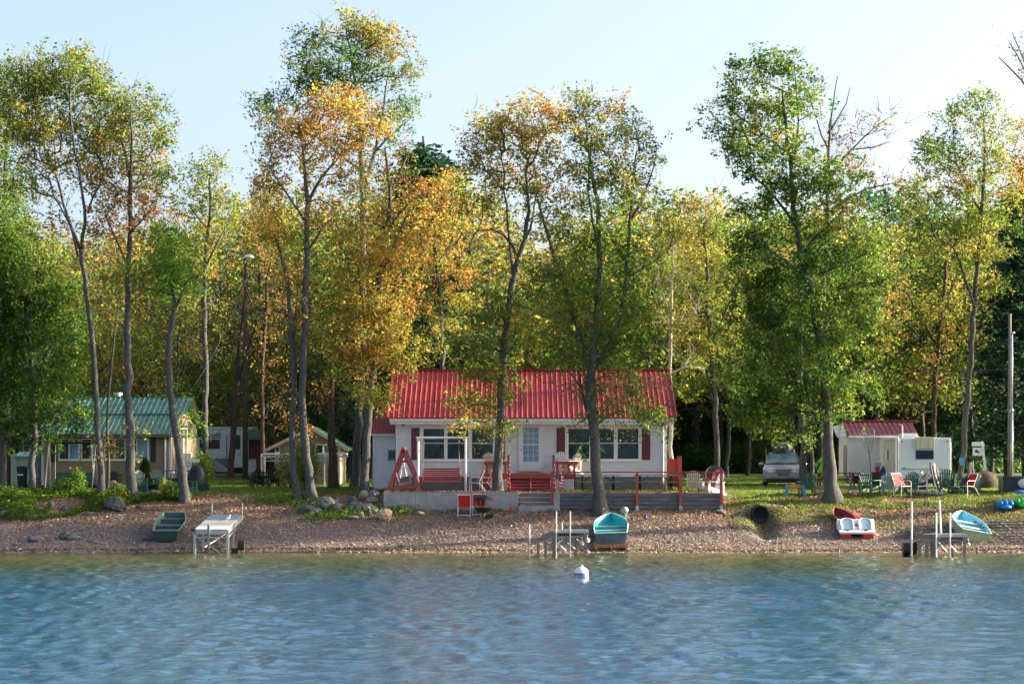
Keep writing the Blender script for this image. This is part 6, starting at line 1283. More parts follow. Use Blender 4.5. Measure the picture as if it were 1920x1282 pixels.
# white trailer (rear end)
TYY = 105.0; tx = X_(1733, TYY); tz = gz(tx, TYY); r = thing('caravan', 'white camping trailer seen end-on with a dark rear window under a yellowed shade', 'caravan', (tx, TYY, tz), 0)
q = lambda px: X_(px, TYY)-tx
p = lambda py: Z_(py, TYY)-tz
TW_ = mat('white_fibreglass', (.70, .74, .72), .35, var=.05, sc=1)
rbox(r, 'body', TW_, q(1685), q(1783.5), 0, 5.6, p(898), p(820), .07)
mb = MB()                                                         # left flank turns away, seen thanks to the curved corner
mb.add([(X_(1655, 108.6)-tx, 3.6, p(896)), (q(1684), .06, p(899)), (q(1684), .06, p(822)), (X_(1655, 108.6)-tx, 3.6, p(822))], [(0, 1, 2, 3)])
mb.build('side_panel', mat('aged_side', (.60, .60, .54), .5, var=.2, sc=1.5), r)
for a in (1679.5, 1684): MB().tube([(q(a), -.05, p(898)), (q(a), -.05, p(819))], .035, 6).build('corner_pole', WTRIM, r)
MB().bar((X_(1659, 107.9)-tx, 2.9, p(824)), (q(1683), .0, p(823)), .12, .12).build('awning_roll', mat('yellowed_vinyl', (.55, .52, .36), .5), r)
MB().box(X_(1665, 107.4)-tx-.03, X_(1665, 107.4)-tx+.08, 2.2, 2.5, p(862), p(843)).build('side_window', GLASSD, r)
rbox(r, 'rear_window', mat('navy_glass', (.010, .025, .055), .1, spec=.5), q(1717), q(1750.5), -.03, .01, p(860.5), p(844), .015)
sh = rbox(r, 'window_shade', mat('yellow_vinyl', (.55, .56, .34), .55, var=.08), q(1716), q(1751.5), -.10, -.01, p(842), p(819), .03)
MB().box(q(1726), q(1727), -.115, -.10, p(841), p(820)).box(q(1741), q(1742), -.115, -.10, p(841), p(820)).build('rib', MC['yellow_vinyl'], sh)
rbox(r, 'roof_unit', WTRIM, q(1699), q(1729), 1.2, 2.2, p(820), p(811.5), .06)
MB().bar((q(1692), -.02, p(879)), (q(1778), -.02, p(880)), .02, .03).box(q(1692), q(1698), -.02, 0, p(878.3), p(876)).build('trim_line', mat('teal_trim', (.12, .34, .30), .5), r)
for a in (1691, 1776): rbox(r, 'marker_light', mat('red_lens', (.55, .05, .03), .3), q(a-2.2), q(a+2.2), -.03, .0, p(828), p(826), 0)
MB().box(q(1700), q(1772), .1, 4.8, p(906), p(898)).build('chassis', BLACK, r)
MB().box(q(1779), q(1787), .3, 1.6, p(900), p(828)).build('slide_out', mat('grey_cream', (.45, .47, .42), .5), r)
MB().tube([(q(1692), 0, p(785+12)), (q(1692), 0, p(820))], .03, 6).bar((q(1685), 0, p(796)), (q(1693.5), 0, p(796)), .04, .04).build('antenna', WTRIM, r)
for a in (1700, 1768): MB().tube([(q(a), 2.2, .33), (q(a)+.2, 2.2, .33)], .33, 12).build('wheel', RUBBER, r)
rt = thing('gas_bottle', 'small white gas bottle on the ground behind the white trailer', 'gas bottle', (X_(1727, 104), 104, gz(X_(1727, 104), 104)+.0)); MB().lathe([(.12, .35), (.16, .42), (.16, .72), (.08, .80), (.06, .86)], 12).build('tank', PLW, rt); MB().box(-.25, .25, -.2, .2, 0, .35).build('stand', BLACK, rt); MB().tube([(0, 0, .86), (.0, 0, .93)], .05, 8).build('valve', GALV, rt)
# paddle boards leaning
for k, (px, c_, lab, tilt) in enumerate([(1751, BLACK, 'black paddle board leaning against the white trailer, behind the white one', .22), (1757, PLW, 'white and red paddle board leaning against the white trailer', .22), (1764, BLACK, 'black and white short board, right-hand of those leaning against the trailer', .30)]):
    BYY = 103.6+.15*k; r = thing('paddle_board', lab, 'paddle board', (X_(px+5, BYY), BYY, gz(X_(px, BYY), BYY)))
    Lb = 1.15+.0 if k == 2 else 1.32; prof_ = [(.19*math.sin(math.pi*min(1, max(.04, t)))**.5, t*Lb) for t in [i/10 for i in range(11)]]
    poly = [(x_, z_) for x_, z_ in prof_]+[(-x_, z_) for x_, z_ in reversed(prof_)]
    MB().prism(poly, -.03, .03, M=Matrix.Rotation(-tilt, 4, 'Y')@Matrix.Rotation(R(65), 4, 'Z')).build('board', c_, r)
    if k == 1: MB().prism([(a*.6, z_*.9+.1) for a, z_ in poly[4:18]], -.035, -.031, M=Matrix.Rotation(-tilt, 4, 'Y')@Matrix.Rotation(R(65), 4, 'Z')).build('stripe', REDFAB, r)
# fire ring grill with upright
gy2 = 101.4; r = thing('fire_ring', 'low stone fire ring with a white metal frame and an upright timber', 'fire ring', (X_(1739, gy2), gy2, gz(X_(1739, gy2), gy2)))
MB().tube([(-.42, 0, 0), (-.40, 0, .40), (.40, 0, .40), (.42, 0, 0)], .03, 6).build('frame', WMET, r); MB().box(-.04, .04, .1, .18, 0, 1.18).build('upright', WOODL, r)
for i in range(14):
    a = i*2*math.pi/14; s_ = .12+.05*rnd.random(); MB().ball((.6*math.cos(a)+.1, .4*math.sin(a)-.1, s_*.5), (s_*1.2, s_, s_*.8), 6, 4).build('stone', ROCK, r)
r = thing('bicycle', 'dark bicycle wheels and frame seen between the upright timber and the trailer', 'bicycle', (X_(1743, 103), 103, gz(X_(1743, 103), 103)))
for x_ in (-.45, .15): MB().tube([(x_+.31*math.cos(t*math.pi/8), .03*x_, .5+.31*math.sin(t*math.pi/8)) for t in range(17)], .02, 5, cap=False).build('wheel', GREYPL, r)
MB().bar((-.45, 0, .5), (-.15, 0, .85), .03, .03).bar((-.15, 0, .85), (.15, 0, .5), .03, .03).bar((-.3, 0, .5), (-.15, 0, .85), .03, .03).build('frame', BLACKM, r)
# blue drum, buckets
BYR = 106.2; r = thing('barrel', 'tall dark blue curved slide-like board beside the white shed and trailer', 'board', (X_(1646, BYR), BYR, gz(X_(1646, BYR), BYR)))
MB().add([(-.05, 0, 0), (.40, 0, 0), (.36, .05, .9), (.28, .1, 1.1), (.12, .1, .85), (-.08, .05, .5), (-.05, .3, 0), (.40, .3, 0), (.36, .3, .9), (.28, .3, 1.1), (.12, .3, .85), (-.08, .3, .5)], [(0, 1, 2, 3, 4, 5), (11, 10, 9, 8, 7, 6), (1, 7, 8, 2), (2, 8, 9, 3), (3, 9, 10, 4), (4, 10, 11, 5), (5, 11, 6, 0)]).build('panel', mat('navy_plastic', (.01, .05, .22), .45), r)
r.name = 'slide_board'
tag(MB().box(-.16, .16, -.15, .2, 0, .78).build('crate', BLACK, loc=(X_(1642, 105.8), 105.8, 2.46)), 'tall dark crate under the red and blue buckets', 'crate')
tag(MB().lathe([(.10, 0), (.13, .26), (.12, .26), (.01, .05)], 12).build('bucket', REDFAB, loc=(X_(1645, 105.8), 105.8, 3.24)), 'red bucket on the dark crate beside the white shed', 'bucket')
tag(MB().lathe([(.13, 0), (.14, .14), (.13, .16), (.01, .14)], 12).build('bucket', mat('light_blue_plastic', (.05, .35, .65), .4), loc=(X_(1646, 105.8), 105.8, 3.505)), 'light blue bucket stacked on the red bucket beside the white shed', 'bucket')
# sign board
SGY2 = 113.0; s0 = X_(1845, SGY2); r = thing('hanging_sign', 'white hanging signboard with a small brown cabin picture on a leaning white post', 'sign', (s0, SGY2, gz(s0, SGY2)))
MB().bar(P(1847.5, 882, SGY2), P(1841.5, 827, SGY2), .11, .11, up=(0, 1, 0)).build('post', WTRIM, r, True); MB().pbox(1822.5, 1846, 831.5, 836, SGY2-.1, SGY2).pbox(1823, 1840, 828, 831.4, SGY2-.1, SGY2).build('arm', WTRIM, r, True)
bd = MB().pbox(1824, 1841.5, 838.5, 854, SGY2-.03, SGY2+.0).build('board', WTRIM, r, True)
MB().add([P(*a, SGY2-.035) for a in ((1828, 844), (1831, 842), (1838, 848.2), (1833, 849), (1828, 848))], [(0, 1, 2, 3, 4)]).build('picture', mat('sign_brown', (.10, .04, .02), .6), bd, True)
# mast and wooden pole
MYY = 105.5; mx = X_(1897, MYY); r = thing('mast', 'tall silver metal mast rising from the dark box near the right edge', 'mast', (mx, MYY, 2.45))
MB().tube([(0, 0, 0), (0, 0, 3.6)], .065, 10).tube([(0, 0, 3.6), (0, 0, Z_(624, MYY)-2.45)], .05, 10).tube([(-.0, 0, 3.55), (0, 0, 3.7)], .085, 10).ball((.05, 0, Z_(624, MYY)-2.45), (.10, .07, .05), 8, 5).build('pipe', GALV, r, smooth=True)
r = thing('utility_pole', 'weathered wooden pole right behind the silver mast', 'utility pole', (X_(1893.5, 106), 106, 2.45)); MB().tube([(0, 0, -.2), (0, 0, Z_(588, 106)-2.45)], [.11, .075], 9).build('pole', WOODG, r, smooth=True)
tag(MB().ball((0, 0, .38), (.62, .55, .48), 12, 8).build('round_stump', mat('dry_brush', (.10, .075, .055), .9, var=.5, sc=9, bump=1, bsc=20), smooth=True, loc=(X_(1846, 107), 107, gz(X_(1846, 107), 107))), 'round dark brown stump on the lawn between the slender ash and the mast', 'stump')
tag(MB().tube([(0, 0, -.1), (0, 0, 1.2)], .10, 8).tube([(0, 0, 1.05), (0, 0, 1.2)], .13, 8).build('stone_post', ROCK, loc=(X_(1817.5, 114), 114, gz(X_(1817, 114), 114))), 'thin grey post on the shaded lawn left of the white signboard', 'post')
tag(MB().add([P(*a, 111.75) for a in ((1799, 858), (1807, 857), (1808.5, 872), (1801, 873), (1798, 866))]+[P(*a, 111.72) for a in ((1799, 858), (1807, 857), (1808.5, 872), (1801, 873), (1798, 866))], [(0, 1, 2, 3, 4), (9, 8, 7, 6, 5)]).build('blue_bag', mat('blue_nylon', (.06, .30, .55), .5, bump=.5, bsc=6)), 'crumpled light blue bag tied to the trunk of the slender ash', 'bag')
# lime yard figure, flag
IY = 112.5; ix = X_(1541.5, IY); g = MB(); sk = [(0, 0, 1.12, .13), (0, 0, .95, .09), (0, 0, .70, .15), (0, 0, .45, .13)]
g.ball((0, 0, 1.28), (.15, .13, .16), 10, 8).tube([(0, 0, 1.15), (0, 0, 1.0), (0, 0, .75), (0, 0, .48)], [.07, .12, .15, .12], 8).tube([(-.06, 0, .5), (-.10, 0, .25), (-.12, 0, 0)], [.09, .075, .085], 7).tube([(.06, 0, .5), (.10, 0, .25), (.13, 0, 0)], [.09, .075, .085], 7).tube([(-.12, 0, .95), (-.20, -.02, .75), (-.10, -.1, .62)], [.05, .045, .04], 6).tube([(.12, 0, .95), (.22, -.02, .78), (.24, -.1, .95)], [.05, .045, .04], 6).tube([(0, 0, 1.42), (-.02, 0, 1.52)], [.03, .01], 5)
tag(g.build('yard_figure', LIME, smooth=True, loc=(ix, IY, gz(ix, IY))), 'lime green yard figure standing on the lawn left of the big green maple', 'ornament')
def flag(label, px, py0, Y, hgt, w_, tilt=0):
    x = X_(px, Y); r = thing('flag', label, 'flag', (x, Y, gz(x, Y))); zt_ = Z_(py0, Y)-gz(x, Y); MB().tube([(0, 0, 0), (0, 0, zt_)], .012, 5).build('staff', WOODL, r)
    rd = mat('flag_red', (.45, .03, .04), .7); wh = mat('flag_white', (.7, .7, .7), .7); bl = mat('flag_blue', (.02, .04, .18), .7)
    f = MB(); nst = 9
    for i in range(nst):
        a, b_ = zt_-hgt*i/nst, zt_-hgt*(i+1)/nst; sk_ = lambda z: (zt_-z)*tilt
        f.add([(sk_(a), -.01, a), (sk_(a)+w_, .03, a-.05), (sk_(b_)+w_, .03, b_-.05), (sk_(b_), -.01, b_), (sk_(a), .0, a), (sk_(a)+w_, .04, a-.05), (sk_(b_)+w_, .04, b_-.05), (sk_(b_), .0, b_)], [(0, 1, 2, 3), (7, 6, 5, 4)], i % 2)
    fo_ = f.build('cloth', [rd, wh], r); MB().add([(0, -.016, zt_), (w_*.42, .0, zt_-.02), (w_*.42+hgt*.5*tilt, .0, zt_-.02-hgt*.5), (hgt*.5*tilt, -.016, zt_-hgt*.5)], [(0, 1, 2, 3)]).build('canton', bl, fo_)
flag('small striped flag hanging from the deck beside the stair post on the right', 1048, 888, 100.95, .62, .20, -.0)
flag('small striped flag on a stick before the dark wood, left of the lime yard figure', 1531, 859, 112.6, .38, .20, -.4)
flag('small striped flag at the corner of the white shed', 1592, 884, 107, .5, .12, 0)
# toy bench
EY = 101.2; ex = X_(1491, EY); r = thing('toy_bench', 'small plastic toy bench with blue ends, an orange back rail and a red seat', 'toy bench', (ex, EY, gz(ex, EY)-.05)); TB = mat('toy_blue', (.03, .28, .42), .4)
for sg in (-1, 1):
    MB().prism([(sg*.40-.09, 0), (sg*.40+.09, 0), (sg*.37+.05, .36), (sg*.37+.05, .50), (sg*.37-.05, .50), (sg*.37-.05, .36)], -.22, -.14).prism([(sg*.40-.09, 0), (sg*.40+.09, 0), (sg*.37+.05, .36), (sg*.37+.05, .52), (sg*.37-.05, .52), (sg*.37-.05, .36)], .14, .22).build('end', TB, r)
    MB().box(sg*.37-.05, sg*.37+.05, -.14, .14, .40, .50).build('arm', TB, r)
MB().box(-.33, .33, -.20, .14, .24, .29).build('seat', mat('toy_red', (.5, .02, .05), .4), r); MB().box(-.33, .33, .15, .20, .40, .52).build('back_rail', mat('toy_orange', (.75, .28, .05), .4), r)
# sandbox with toys
r = thing('sandbox', 'low grey timber sandbox at the foot of the big green maple', 'sandbox', (X_(1562, 101.9), 101.9, 2.3))
for a, b_, t, bt in ((1527, 1545, 921, 931), (1545.5, 1556, 922, 932), (1590, 1606, 922, 932), (1606.5, 1619, 921.5, 932)): MB().pbox(a, b_, t, bt, 101.4, 101.5).build('plank', WOODG, r, True)
MB().box(X_(1528, 103), X_(1618, 103), 103, 103.1, 2.2, 2.62).build('rear_plank', WOODG, r, True)
for nm, lab, m, px, py, Yq, s_ in (('ball', 'pink ball on the edge of the sandbox', mat('pink_rubber', (.60, .08, .22), .4), 1601, 927, 101.2, (.14, .14, .14)), ('toy_truck', 'yellow toy truck right of the big maple trunk', mat('toy_yellow', (.75, .45, .03), .4), 1582, 919, 101.7, (.18, .1, .08)), ('toy_bucket', 'small red toy bucket left of the big maple trunk', REDFAB, 1549, 921, 101.5, (.08, .08, .07)), ('toy_brick', 'small orange-tan toy block on the sandbox corner', mat('toy_tan', (.55, .28, .14), .5), 1531, 920, 101.3, (.1, .1, .08)), ('cup', 'small white cup on the red picnic table edge', PLW, 1594, 921, 101.3, (.06, .06, .05))):
    g = MB().ball((0, 0, s_[2]), s_, 10, 7)
    if nm == 'toy_truck': g = MB().box(-.18, .02, -.08, .08, .05, .16).box(.03, .15, -.08, .08, .05, .12).tube([(-.12, -.1, .05), (-.12, .1, .05)], .05, 8).tube([(.1, -.1, .05), (.1, .1, .05)], .05, 8)
    if nm in ('toy_bucket', 'cup'): g = MB().lathe([(s_[0]*.7, 0), (s_[0], s_[2]*2), (s_[0]*.9, s_[2]*2), (.01, .02)], 10)
    if nm == 'toy_brick': g = MB().box(-.11, .11, -.08, .08, 0, .13).box(-.07, -.02, -.04, .04, .13, .16).box(.02, .07, -.04, .04, .13, .16)
    tag(g.build(nm, m, smooth=nm == 'ball', loc=(X_(px, Yq), Yq, Z_(py, Yq)-s_[2])), lab, 'toy' if nm != 'cup' else 'cup')
# grill behind the chairs, red
gyy = 102.2; r = thing('gas_grill', 'red barbecue with a dark rounded lid behind the garden chairs at the railing end', 'grill', (X_(1339, gyy), gyy, gz(X_(1339, gyy), gyy)))
MB().prism([(-.38, .82), (.42, .82), (.42, .92), (.34, 1.12), (.15, 1.24), (-.15, 1.22), (-.32, 1.06), (-.38, .92)], -.25, .25).build('lid', mat('dark_grey_enamel', (.035, .045, .05), .4), r, bevel=.03)
MB().box(.02, .36, -.27, -.255, .92, 1.12).build('front_panel', REDMET, r); MB().box(-.35, .38, -.24, .24, .66, .82).build('firebox', REDMET, r); MB().box(-.62, -.36, -.22, .22, .80, .84).box(.39, .62, -.22, .22, .80, .84).build('side_shelf', GREYPL, r)
for sg in (-1, 1): MB().box(sg*.34-.02, sg*.34+.02, -.2, -.16, 0, .66).box(sg*.34-.02, sg*.34+.02, .16, .2, 0, .66).build('leg', BLACKM, r)
MB().tube([(.3, -.2, .08), (.3, .2, .08)], .08, 10).build('wheel', RUBBER, r)
# ------------------------------------------------------------------ things by the tan cottage
bin2 = MB(); OY_ = 103.4; ox = X_(217, OY_); r = thing('dustbin', 'round dark dustbin with a domed lid behind the blue cooler', 'dustbin', (ox, OY_, gz(ox, OY_)))
MB().lathe([(.24, 0), (.30, .72), (.31, .74)], 18).build('body', mat('dark_grey_plastic', (.025, .04, .035), .5), r); MB().lathe([(.36, .74), (.36, .79), (.28, .88), (.1, .93), (.01, .94)], 18).build('lid', BLACK, r)
CY = 101.4; cx_ = X_(214.5, CY); r = thing('cooler_box', 'open bright blue cooler box filled with firewood beside the forked ash', 'cooler', (cx_, CY, gz(cx_, CY)-.02)); CB = mat('cooler_blue', (.02, .26, .48), .4)
for a in ((-.22, .22, -.16, -.14), (-.22, .22, .14, .16), (-.22, -.20, -.16, .16), (.20, .22, -.16, .16)): MB().box(*a, 0, .42).build('side', CB, r)
MB().box(-.24, .24, -.18, .18, .40, .44).box(-.05, .03, -.165, -.16, .1, .2).build('rim', mat('cooler_rim', (.30, .50, .60), .4), r)
for i in range(9): tag(MB().bar((0, 0, 0), (rnd.uniform(-.3, .05), rnd.uniform(-.05, .05), rnd.uniform(.40, .62)), .05, .06).build('firewood', WOODB if i % 2 else WOODL, loc=(cx_+rnd.uniform(-.12, .14), CY+rnd.uniform(-.08, .08), gz(cx_, CY)+.1)), 'split stick of firewood standing in the blue cooler box', 'firewood', 'firewood in the blue cooler')
tag(MB().tube([(-.17, 0, .16), (.17, -.1, .16)], .16, 14).tube([(.171, -.1, .16), (.18, -.1, .16)], .13, 14).build('bucket', PLW, loc=(X_(197, 101.2), 101.2, gz(X_(197, 101.2), 101.2))), 'white bucket lying on its side at the foot of the forked ash', 'bucket')
# round shrub
def shrub(label, px, Y, h, w_, pal, n, seed, size=.09, cone=False, cat='shrub', name='shrub', zoff=0, stems=6):
    x = X_(px, Y); z = gz(x, Y)+zoff; r = thing(name, label, cat, (x, Y, z)); rng = np.random.default_rng(seed)
    u = rvec(rng, n)*(rng.random((n, 1))**.33)*(1+.12*rng.normal(size=(n, 1)))
    if cone: t = rng.random(n)**.8; a = rng.random(n)*6.28; rr = w_*np.sin(np.pi*(.12+.88*(1-t))/2)*np.sqrt(rng.random(n))*1.0; p = np.stack([rr*np.cos(a), rr*np.sin(a), t*h], 1)
    else: p = u*np.array([w_, w_, h/2])+np.array([0, 0, h/2])
    p[:, 2] = np.maximum(p[:, 2], .03)
    leaf_mass('foliage', None, n, lambda rg_, n_: p, size, pal, seed, parent=r)
    s = MB(); 
    for i in range(stems):
        a = i*6.28/stems; s.tube([(0, 0, -.05), (w_*.3*math.cos(a), w_*.3*math.sin(a), h*.45), (w_*.6*math.cos(a), w_*.6*math.sin(a), h*.85)], [.02, .012, .005], 4)
    s.build('stem', BARKD, r); return r
shrub('clipped dark green cone-shaped shrub at the wall of the tan cottage', 272, 105.2, 1.45, .45, [G_, G_, (.04, .09, .012)], 2600, 51, .07, cone=True)
shrub('light green bush between the covered grill and the caravan', 379, 108, 1.7, .6, [g_, bg_, yg_], 1500, 52, .12)
shrub('upright yellow-green bush between the twin trunks', 572, 103.5, 2.4, .62, [yg_, bg_, g_, y_], 2000, 53, .12)
shrub('loose green bush left of the twin trunks, before the small shed', 545, 106, 1.9, .7, [g_, yg_], 900, 54, .12)
shrub('leafy weed bush under the green swing', 146, 101.6, 1.15, .42, [g_, G_, bg_], 800, 55, .10); shrub('low spreading weed at the left end of the green swing', 122, 101.4, .75, .6, [g_, bg_, yg_], 800, 56, .10)
shrub('goldenrod-like yellow flowering weed at the rubble heap', 309, 100.4, .9, .28, [(.42, .38, .02), (.30, .30, .02), g_], 500, 57, .08); shrub('small yellow-orange leaved weed near the straight ash', 232, 100.0, .55, .28, [(.45, .30, .02), y_, g_], 350, 58, .08)
shrub('green weed clump before the rubble heap', 325, 100.2, .85, .42, [g_, bg_], 700, 59, .09)
for i, (px, Y, h, w_) in enumerate([(1425, 150, 2.2, 2.0), (1390, 151, 1.8, 1.6), (1340, 150, 1.5, 1.6), (1310, 151, 2.0, 1.4), (1290, 152, 1.3, 1.2), (1450, 153, 2.4, 1.8), (1560, 152, 2.0, 2.0), (1840, 151, 2.4, 2.2), (1880, 153, 2.0, 2.0), (1800, 152, 2.2, 1.6)]):
    shrub('green bush at the dark edge of the wood beyond the lane', px, Y, h, w_, [(.05, .12, .03), g_, (.06, .12, .05)], 1100, 60+i, .22)['group'] = 'bushes beyond the lane'
# white board / appliance with rows, rail, grill cover
AY_ = 107.3; ax_ = X_(338, AY_); r = thing('notice_cabinet', 'white cabinet with rows of small grey prints beside the porch of the tan cottage', 'cabinet', (ax_, AY_, gz(ax_, AY_)))
MB().pbox(316, 358, 858, 897, AY_, AY_+.3).build('panel', WTRIM, r, True); MB().pbox(330, 358, 852, 857.6, AY_, AY_+.3).pbox(330, 358, 849.8, 851.8, AY_-.03, AY_+.33).build('top_box', WTRIM, r, True)
dk = mat('grey_print', (.20, .22, .26), .7)
for row in range(2):
    for i in range(7): MB().pbox(319.5+i*5.4, 323.2+i*5.4, 866.2+row*6, 868+row*6.5, AY_-.008, AY_-.001).build('print', dk, r, True)
MB().pbox(358.5, 374, 859.5, 866.5, AY_+.1, AY_+.16).build('side_arm', WTRIM, r, True)
r = thing('gas_grill_top', 'small grey grill with a round bowl at the tan cottage corner', 'grill', (X_(322, 104.5), 104.5, gz(X_(322, 104.5), 104.5))); r.name = 'kettle_grill'
MB().ball((0, 0, .80), (.15, .15, .13), 12, 8).build('bowl', WMET, r, smooth=True); 
for a in (0, 2.1, 4.2): MB().tube([(.08*math.cos(a), .08*math.sin(a), .7), (.22*math.cos(a), .22*math.sin(a), 0)], .014, 5).build('leg', BLACKM, r)
r = thing('handrail', 'thin black handrail before the white cabinet', 'railing', (X_(332, 104), 104, gz(X_(332, 104), 104)))
MB().tube([P(306, 882, 104), P(357, 882, 104)], .022, 6).build('rail', BLACKM, r, True)
for px in (312, 335.5, 356): MB().tube([P(px, 882, 104), (X_(px, 104), 104, 2.38)], .02, 6).build('post', BLACKM, r, True)
tag(MB().pbox(312, 334, 896, 916, 105, 105.8).build('dark_bench', BLACK), 'low dark chest behind the black handrail', 'chest')
g = MB(); g.lathe([(.42, 0), (.46, .3), (.40, .8), (.26, 1.05), (.08, 1.18), (.01, 1.2)], 12); tag(g.build('covered_grill', mat('black_cover', (.008, .009, .012), .5, bump=.8, bsc=5, sc=3), smooth=True, loc=(X_(369, 103.4), 103.4, gz(X_(369, 103.4), 103.4))), 'barbecue under a black cover at the right of the crooked maple trunk', 'covered grill')
tag(MB().box(-.55, .4, -.3, .3, .05, .32).tube([(-.3, -.32, .1), (-.3, .32, .1)], .1, 8).tube([(.25, -.32, .1), (.25, .32, .1)], .1, 8).build('cart', mat('dark_green_cart', (.012, .04, .03), .6), loc=(X_(376, 103.0), 103.0, gz(X_(376, 103), 103))), 'low dark green cart in front of the covered barbecue', 'cart')
tag(MB().tube([(0, 0, 0), (0, 0, .38)], .02, 6).box(-.09, .09, -.09, .09, .38, .52).prism([(-.12, .52), (.12, .52), (0, .62)], -.12, .12).build('garden_light', BLACK, loc=(X_(465, 110), 110, gz(X_(465, 110), 110))), 'small black lantern on a stick in the lawn right of the utility pole', 'garden light')
# dark chairs and table at the boat-lift frame
DK = BLACK; tbl = thing('patio_table', 'dark patio table under the left end of the white truss frame', 'table', (X_(497, 111), 111, gz(X_(497, 111), 111)))
MB().box(-.65, .65, -.4, .4, .70, .73).build('top', DK, tbl)
for a, b_ in ((-.6, -.35), (.6, -.35), (-.6, .35), (.6, .35)): MB().box(a-.025, a+.025, b_-.025, b_+.025, 0, .7).build('leg', DK, tbl)
dc = adirondack('garden_chair', 'black garden chair at the left of the dark patio table', DK, .6, .95); at_px(dc, 482, 110.2, rz=R(200))
at_px(copy_tree(dc), 491, 109.2, rz=R(190), label='black garden chair before the dark patio table', scale=.8); at_px(copy_tree(dc), 519, 110.6, rz=R(165), label='black garden chair at the right of the dark patio table, by the shed corner', scale=1.1)
# rubble heap by the tan cottage: individual stones
def stone(name, label, px, py, Y, w_, h_, seed, m=ROCK, cat='rock', group=None, d_=None, world=None, parent=None):
    """angular boulder whose visible outline is about w_ x h_ photo pixels, its foot on row py"""
    rng = np.random.default_rng(seed); S = F/Y; rx_, rz_, ry_ = w_/S/2, h_/S/2, (d_ or w_)/S/2*.9
    n, m_ = 9, 6; vs = []; fs = []
    pl = rvec(rng, 9); dd_ = .72+.25*rng.random(9)
    for i in range(m_+1):
        t = math.pi*i/m_
        for j in range(n):
            p_ = 2*math.pi*j/n+.3*i; v = np.array([math.sin(t)*math.cos(p_), math.sin(t)*math.sin(p_), math.cos(t)])
            for k in range(9):
                e = v@pl[k]
                if e > dd_[k]: v = v-pl[k]*(e-dd_[k])
            v = v*(1+rng.normal()*.025); vs.append((v[0]*rx_*1.1, v[1]*ry_*1.1, v[2]*rz_*1.1))
    fs = [(i*n+j, (i+1)*n+j, (i+1)*n+(j+1) % n, i*n+(j+1) % n) for i in range(m_) for j in range(n)]
    mb = MB(); mb.add(vs, fs); x = X_(px, Y); z = Z_(py, Y)+rz_
    o = mb.build(name, m, loc=(x, Y, z)); o.rotation_euler = (0, rng.normal()*.12, 0)
    return tag(o, label, cat, group)
def groundY(py, px=0):
    """distance at which the ground shows on photo row py in this column"""
    ys = np.arange(93.9, 118, .05); xs_ = (px-CX)*ys/F; z = GZ(xs_, ys); rows = HY-(z-CH)*F/ys; k = np.where(rows <= py)[0]
    return float(ys[k[0]]) if len(k) else 118.0
PINKR = mat('pinkish_stone', (.20, .14, .11), .9, col2=(.42, .30, .24), sc=3, bump=.6)
for i in range(34):
    t = rnd.random(); px = 276+60*rnd.random(); k = 1-abs(px-312)/40; py = 931-rnd.random()*14*max(.1, k)
    stone('rubble_stone', 'reddish grey stone of the rubble heap between the straight ash and the crooked maple', px, py, 101.0+rnd.random()*.8, 9+7*rnd.random(), 5+4*rnd.random(), 300+i, PINKR if i % 3 else ROCK, 'stone', 'stones of the rubble heap')
# boulder pile between the twin trunks and the concrete wall (px, foot row, width, height, stone kind, words)
BL = [(575, 961, 34, 15, 'dark flat boulder at the left end of the pile, its top sunlit'), (612, 956, 34, 24, 'large grey boulder with a sunlit right face, left part of the pile'), (591, 964, 28, 13, 'low grey boulder before the largest grey one'), (633, 960, 20, 18, 'rounded grey-green boulder right of the largest grey one'), (629, 945, 24, 11, 'dark flat boulder behind the rounded grey-green one'),
 (656, 961, 24, 16, 'dark angular boulder in the middle of the pile'), (661, 944, 20, 14, 'dark boulder with a jagged top, rear middle of the pile'), (665, 952, 22, 13, 'slanting grey slab in the middle rear of the pile'), (683, 924+14, 22, 20, 'pale boulder at the foot of the golden ash, rear of the pile'), (700, 938, 22, 20, 'grey pointed boulder left of the concrete wall, top row'), (697, 946, 30, 16, 'brownish boulder under the grey pointed one'),
 (688, 960, 26, 18, 'dark grey boulder under the brownish one'), (673, 961, 16, 20, 'leaning slab between the middle and the right boulders'), (677, 970, 14, 12, 'small pinkish boulder in front of the leaning slab'), (692, 968, 10, 16, 'small upright dark slab near the right end'), (704, 954, 14, 9, 'small pale rounded boulder near the concrete wall'), (713, 952, 20, 11, 'purplish boulder touching the left end of the concrete wall'), (701, 962, 18, 12, 'small grey-green boulder before the pale rounded one'),
 (661, 972, 26, 8, 'low flat pale boulder at the front of the pile'), (622, 971, 16, 6, 'small flat stone at the front left of the pile'), (583, 973, 18, 6, 'low dark stone at the front left corner of the pile'), (645, 966, 12, 7, 'small stone between the boulders at the front'), (608, 968, 12, 5, 'small low stone before the large grey boulder'), (556, 936, 10, 6, 'little stone at the foot of the leaning twin trunk')]
for i, (px, py, w_, h_, lab) in enumerate(BL):
    o = stone('boulder', lab, px, py+2, min(groundY(py+1, px), 101.5)+.1, w_, h_*1.1, 400+i, ROCKW if 'pink' in lab or 'brown' in lab or 'pale' in lab else mat('dark_rock', (.035, .04, .042), .9, col2=(.12, .125, .12), sc=2.5, bump=.8, bsc=9) if 'dark' in lab else ROCK)
stone('boulder', 'big tan boulder with a crack, standing alone left of the concrete wall foot', 721.5, 977, 97.7, 31, 25, 433, mat('tan_rock', (.36, .25, .16), .9, col2=(.52, .38, .26), sc=2.5, bump=.6, bsc=7))
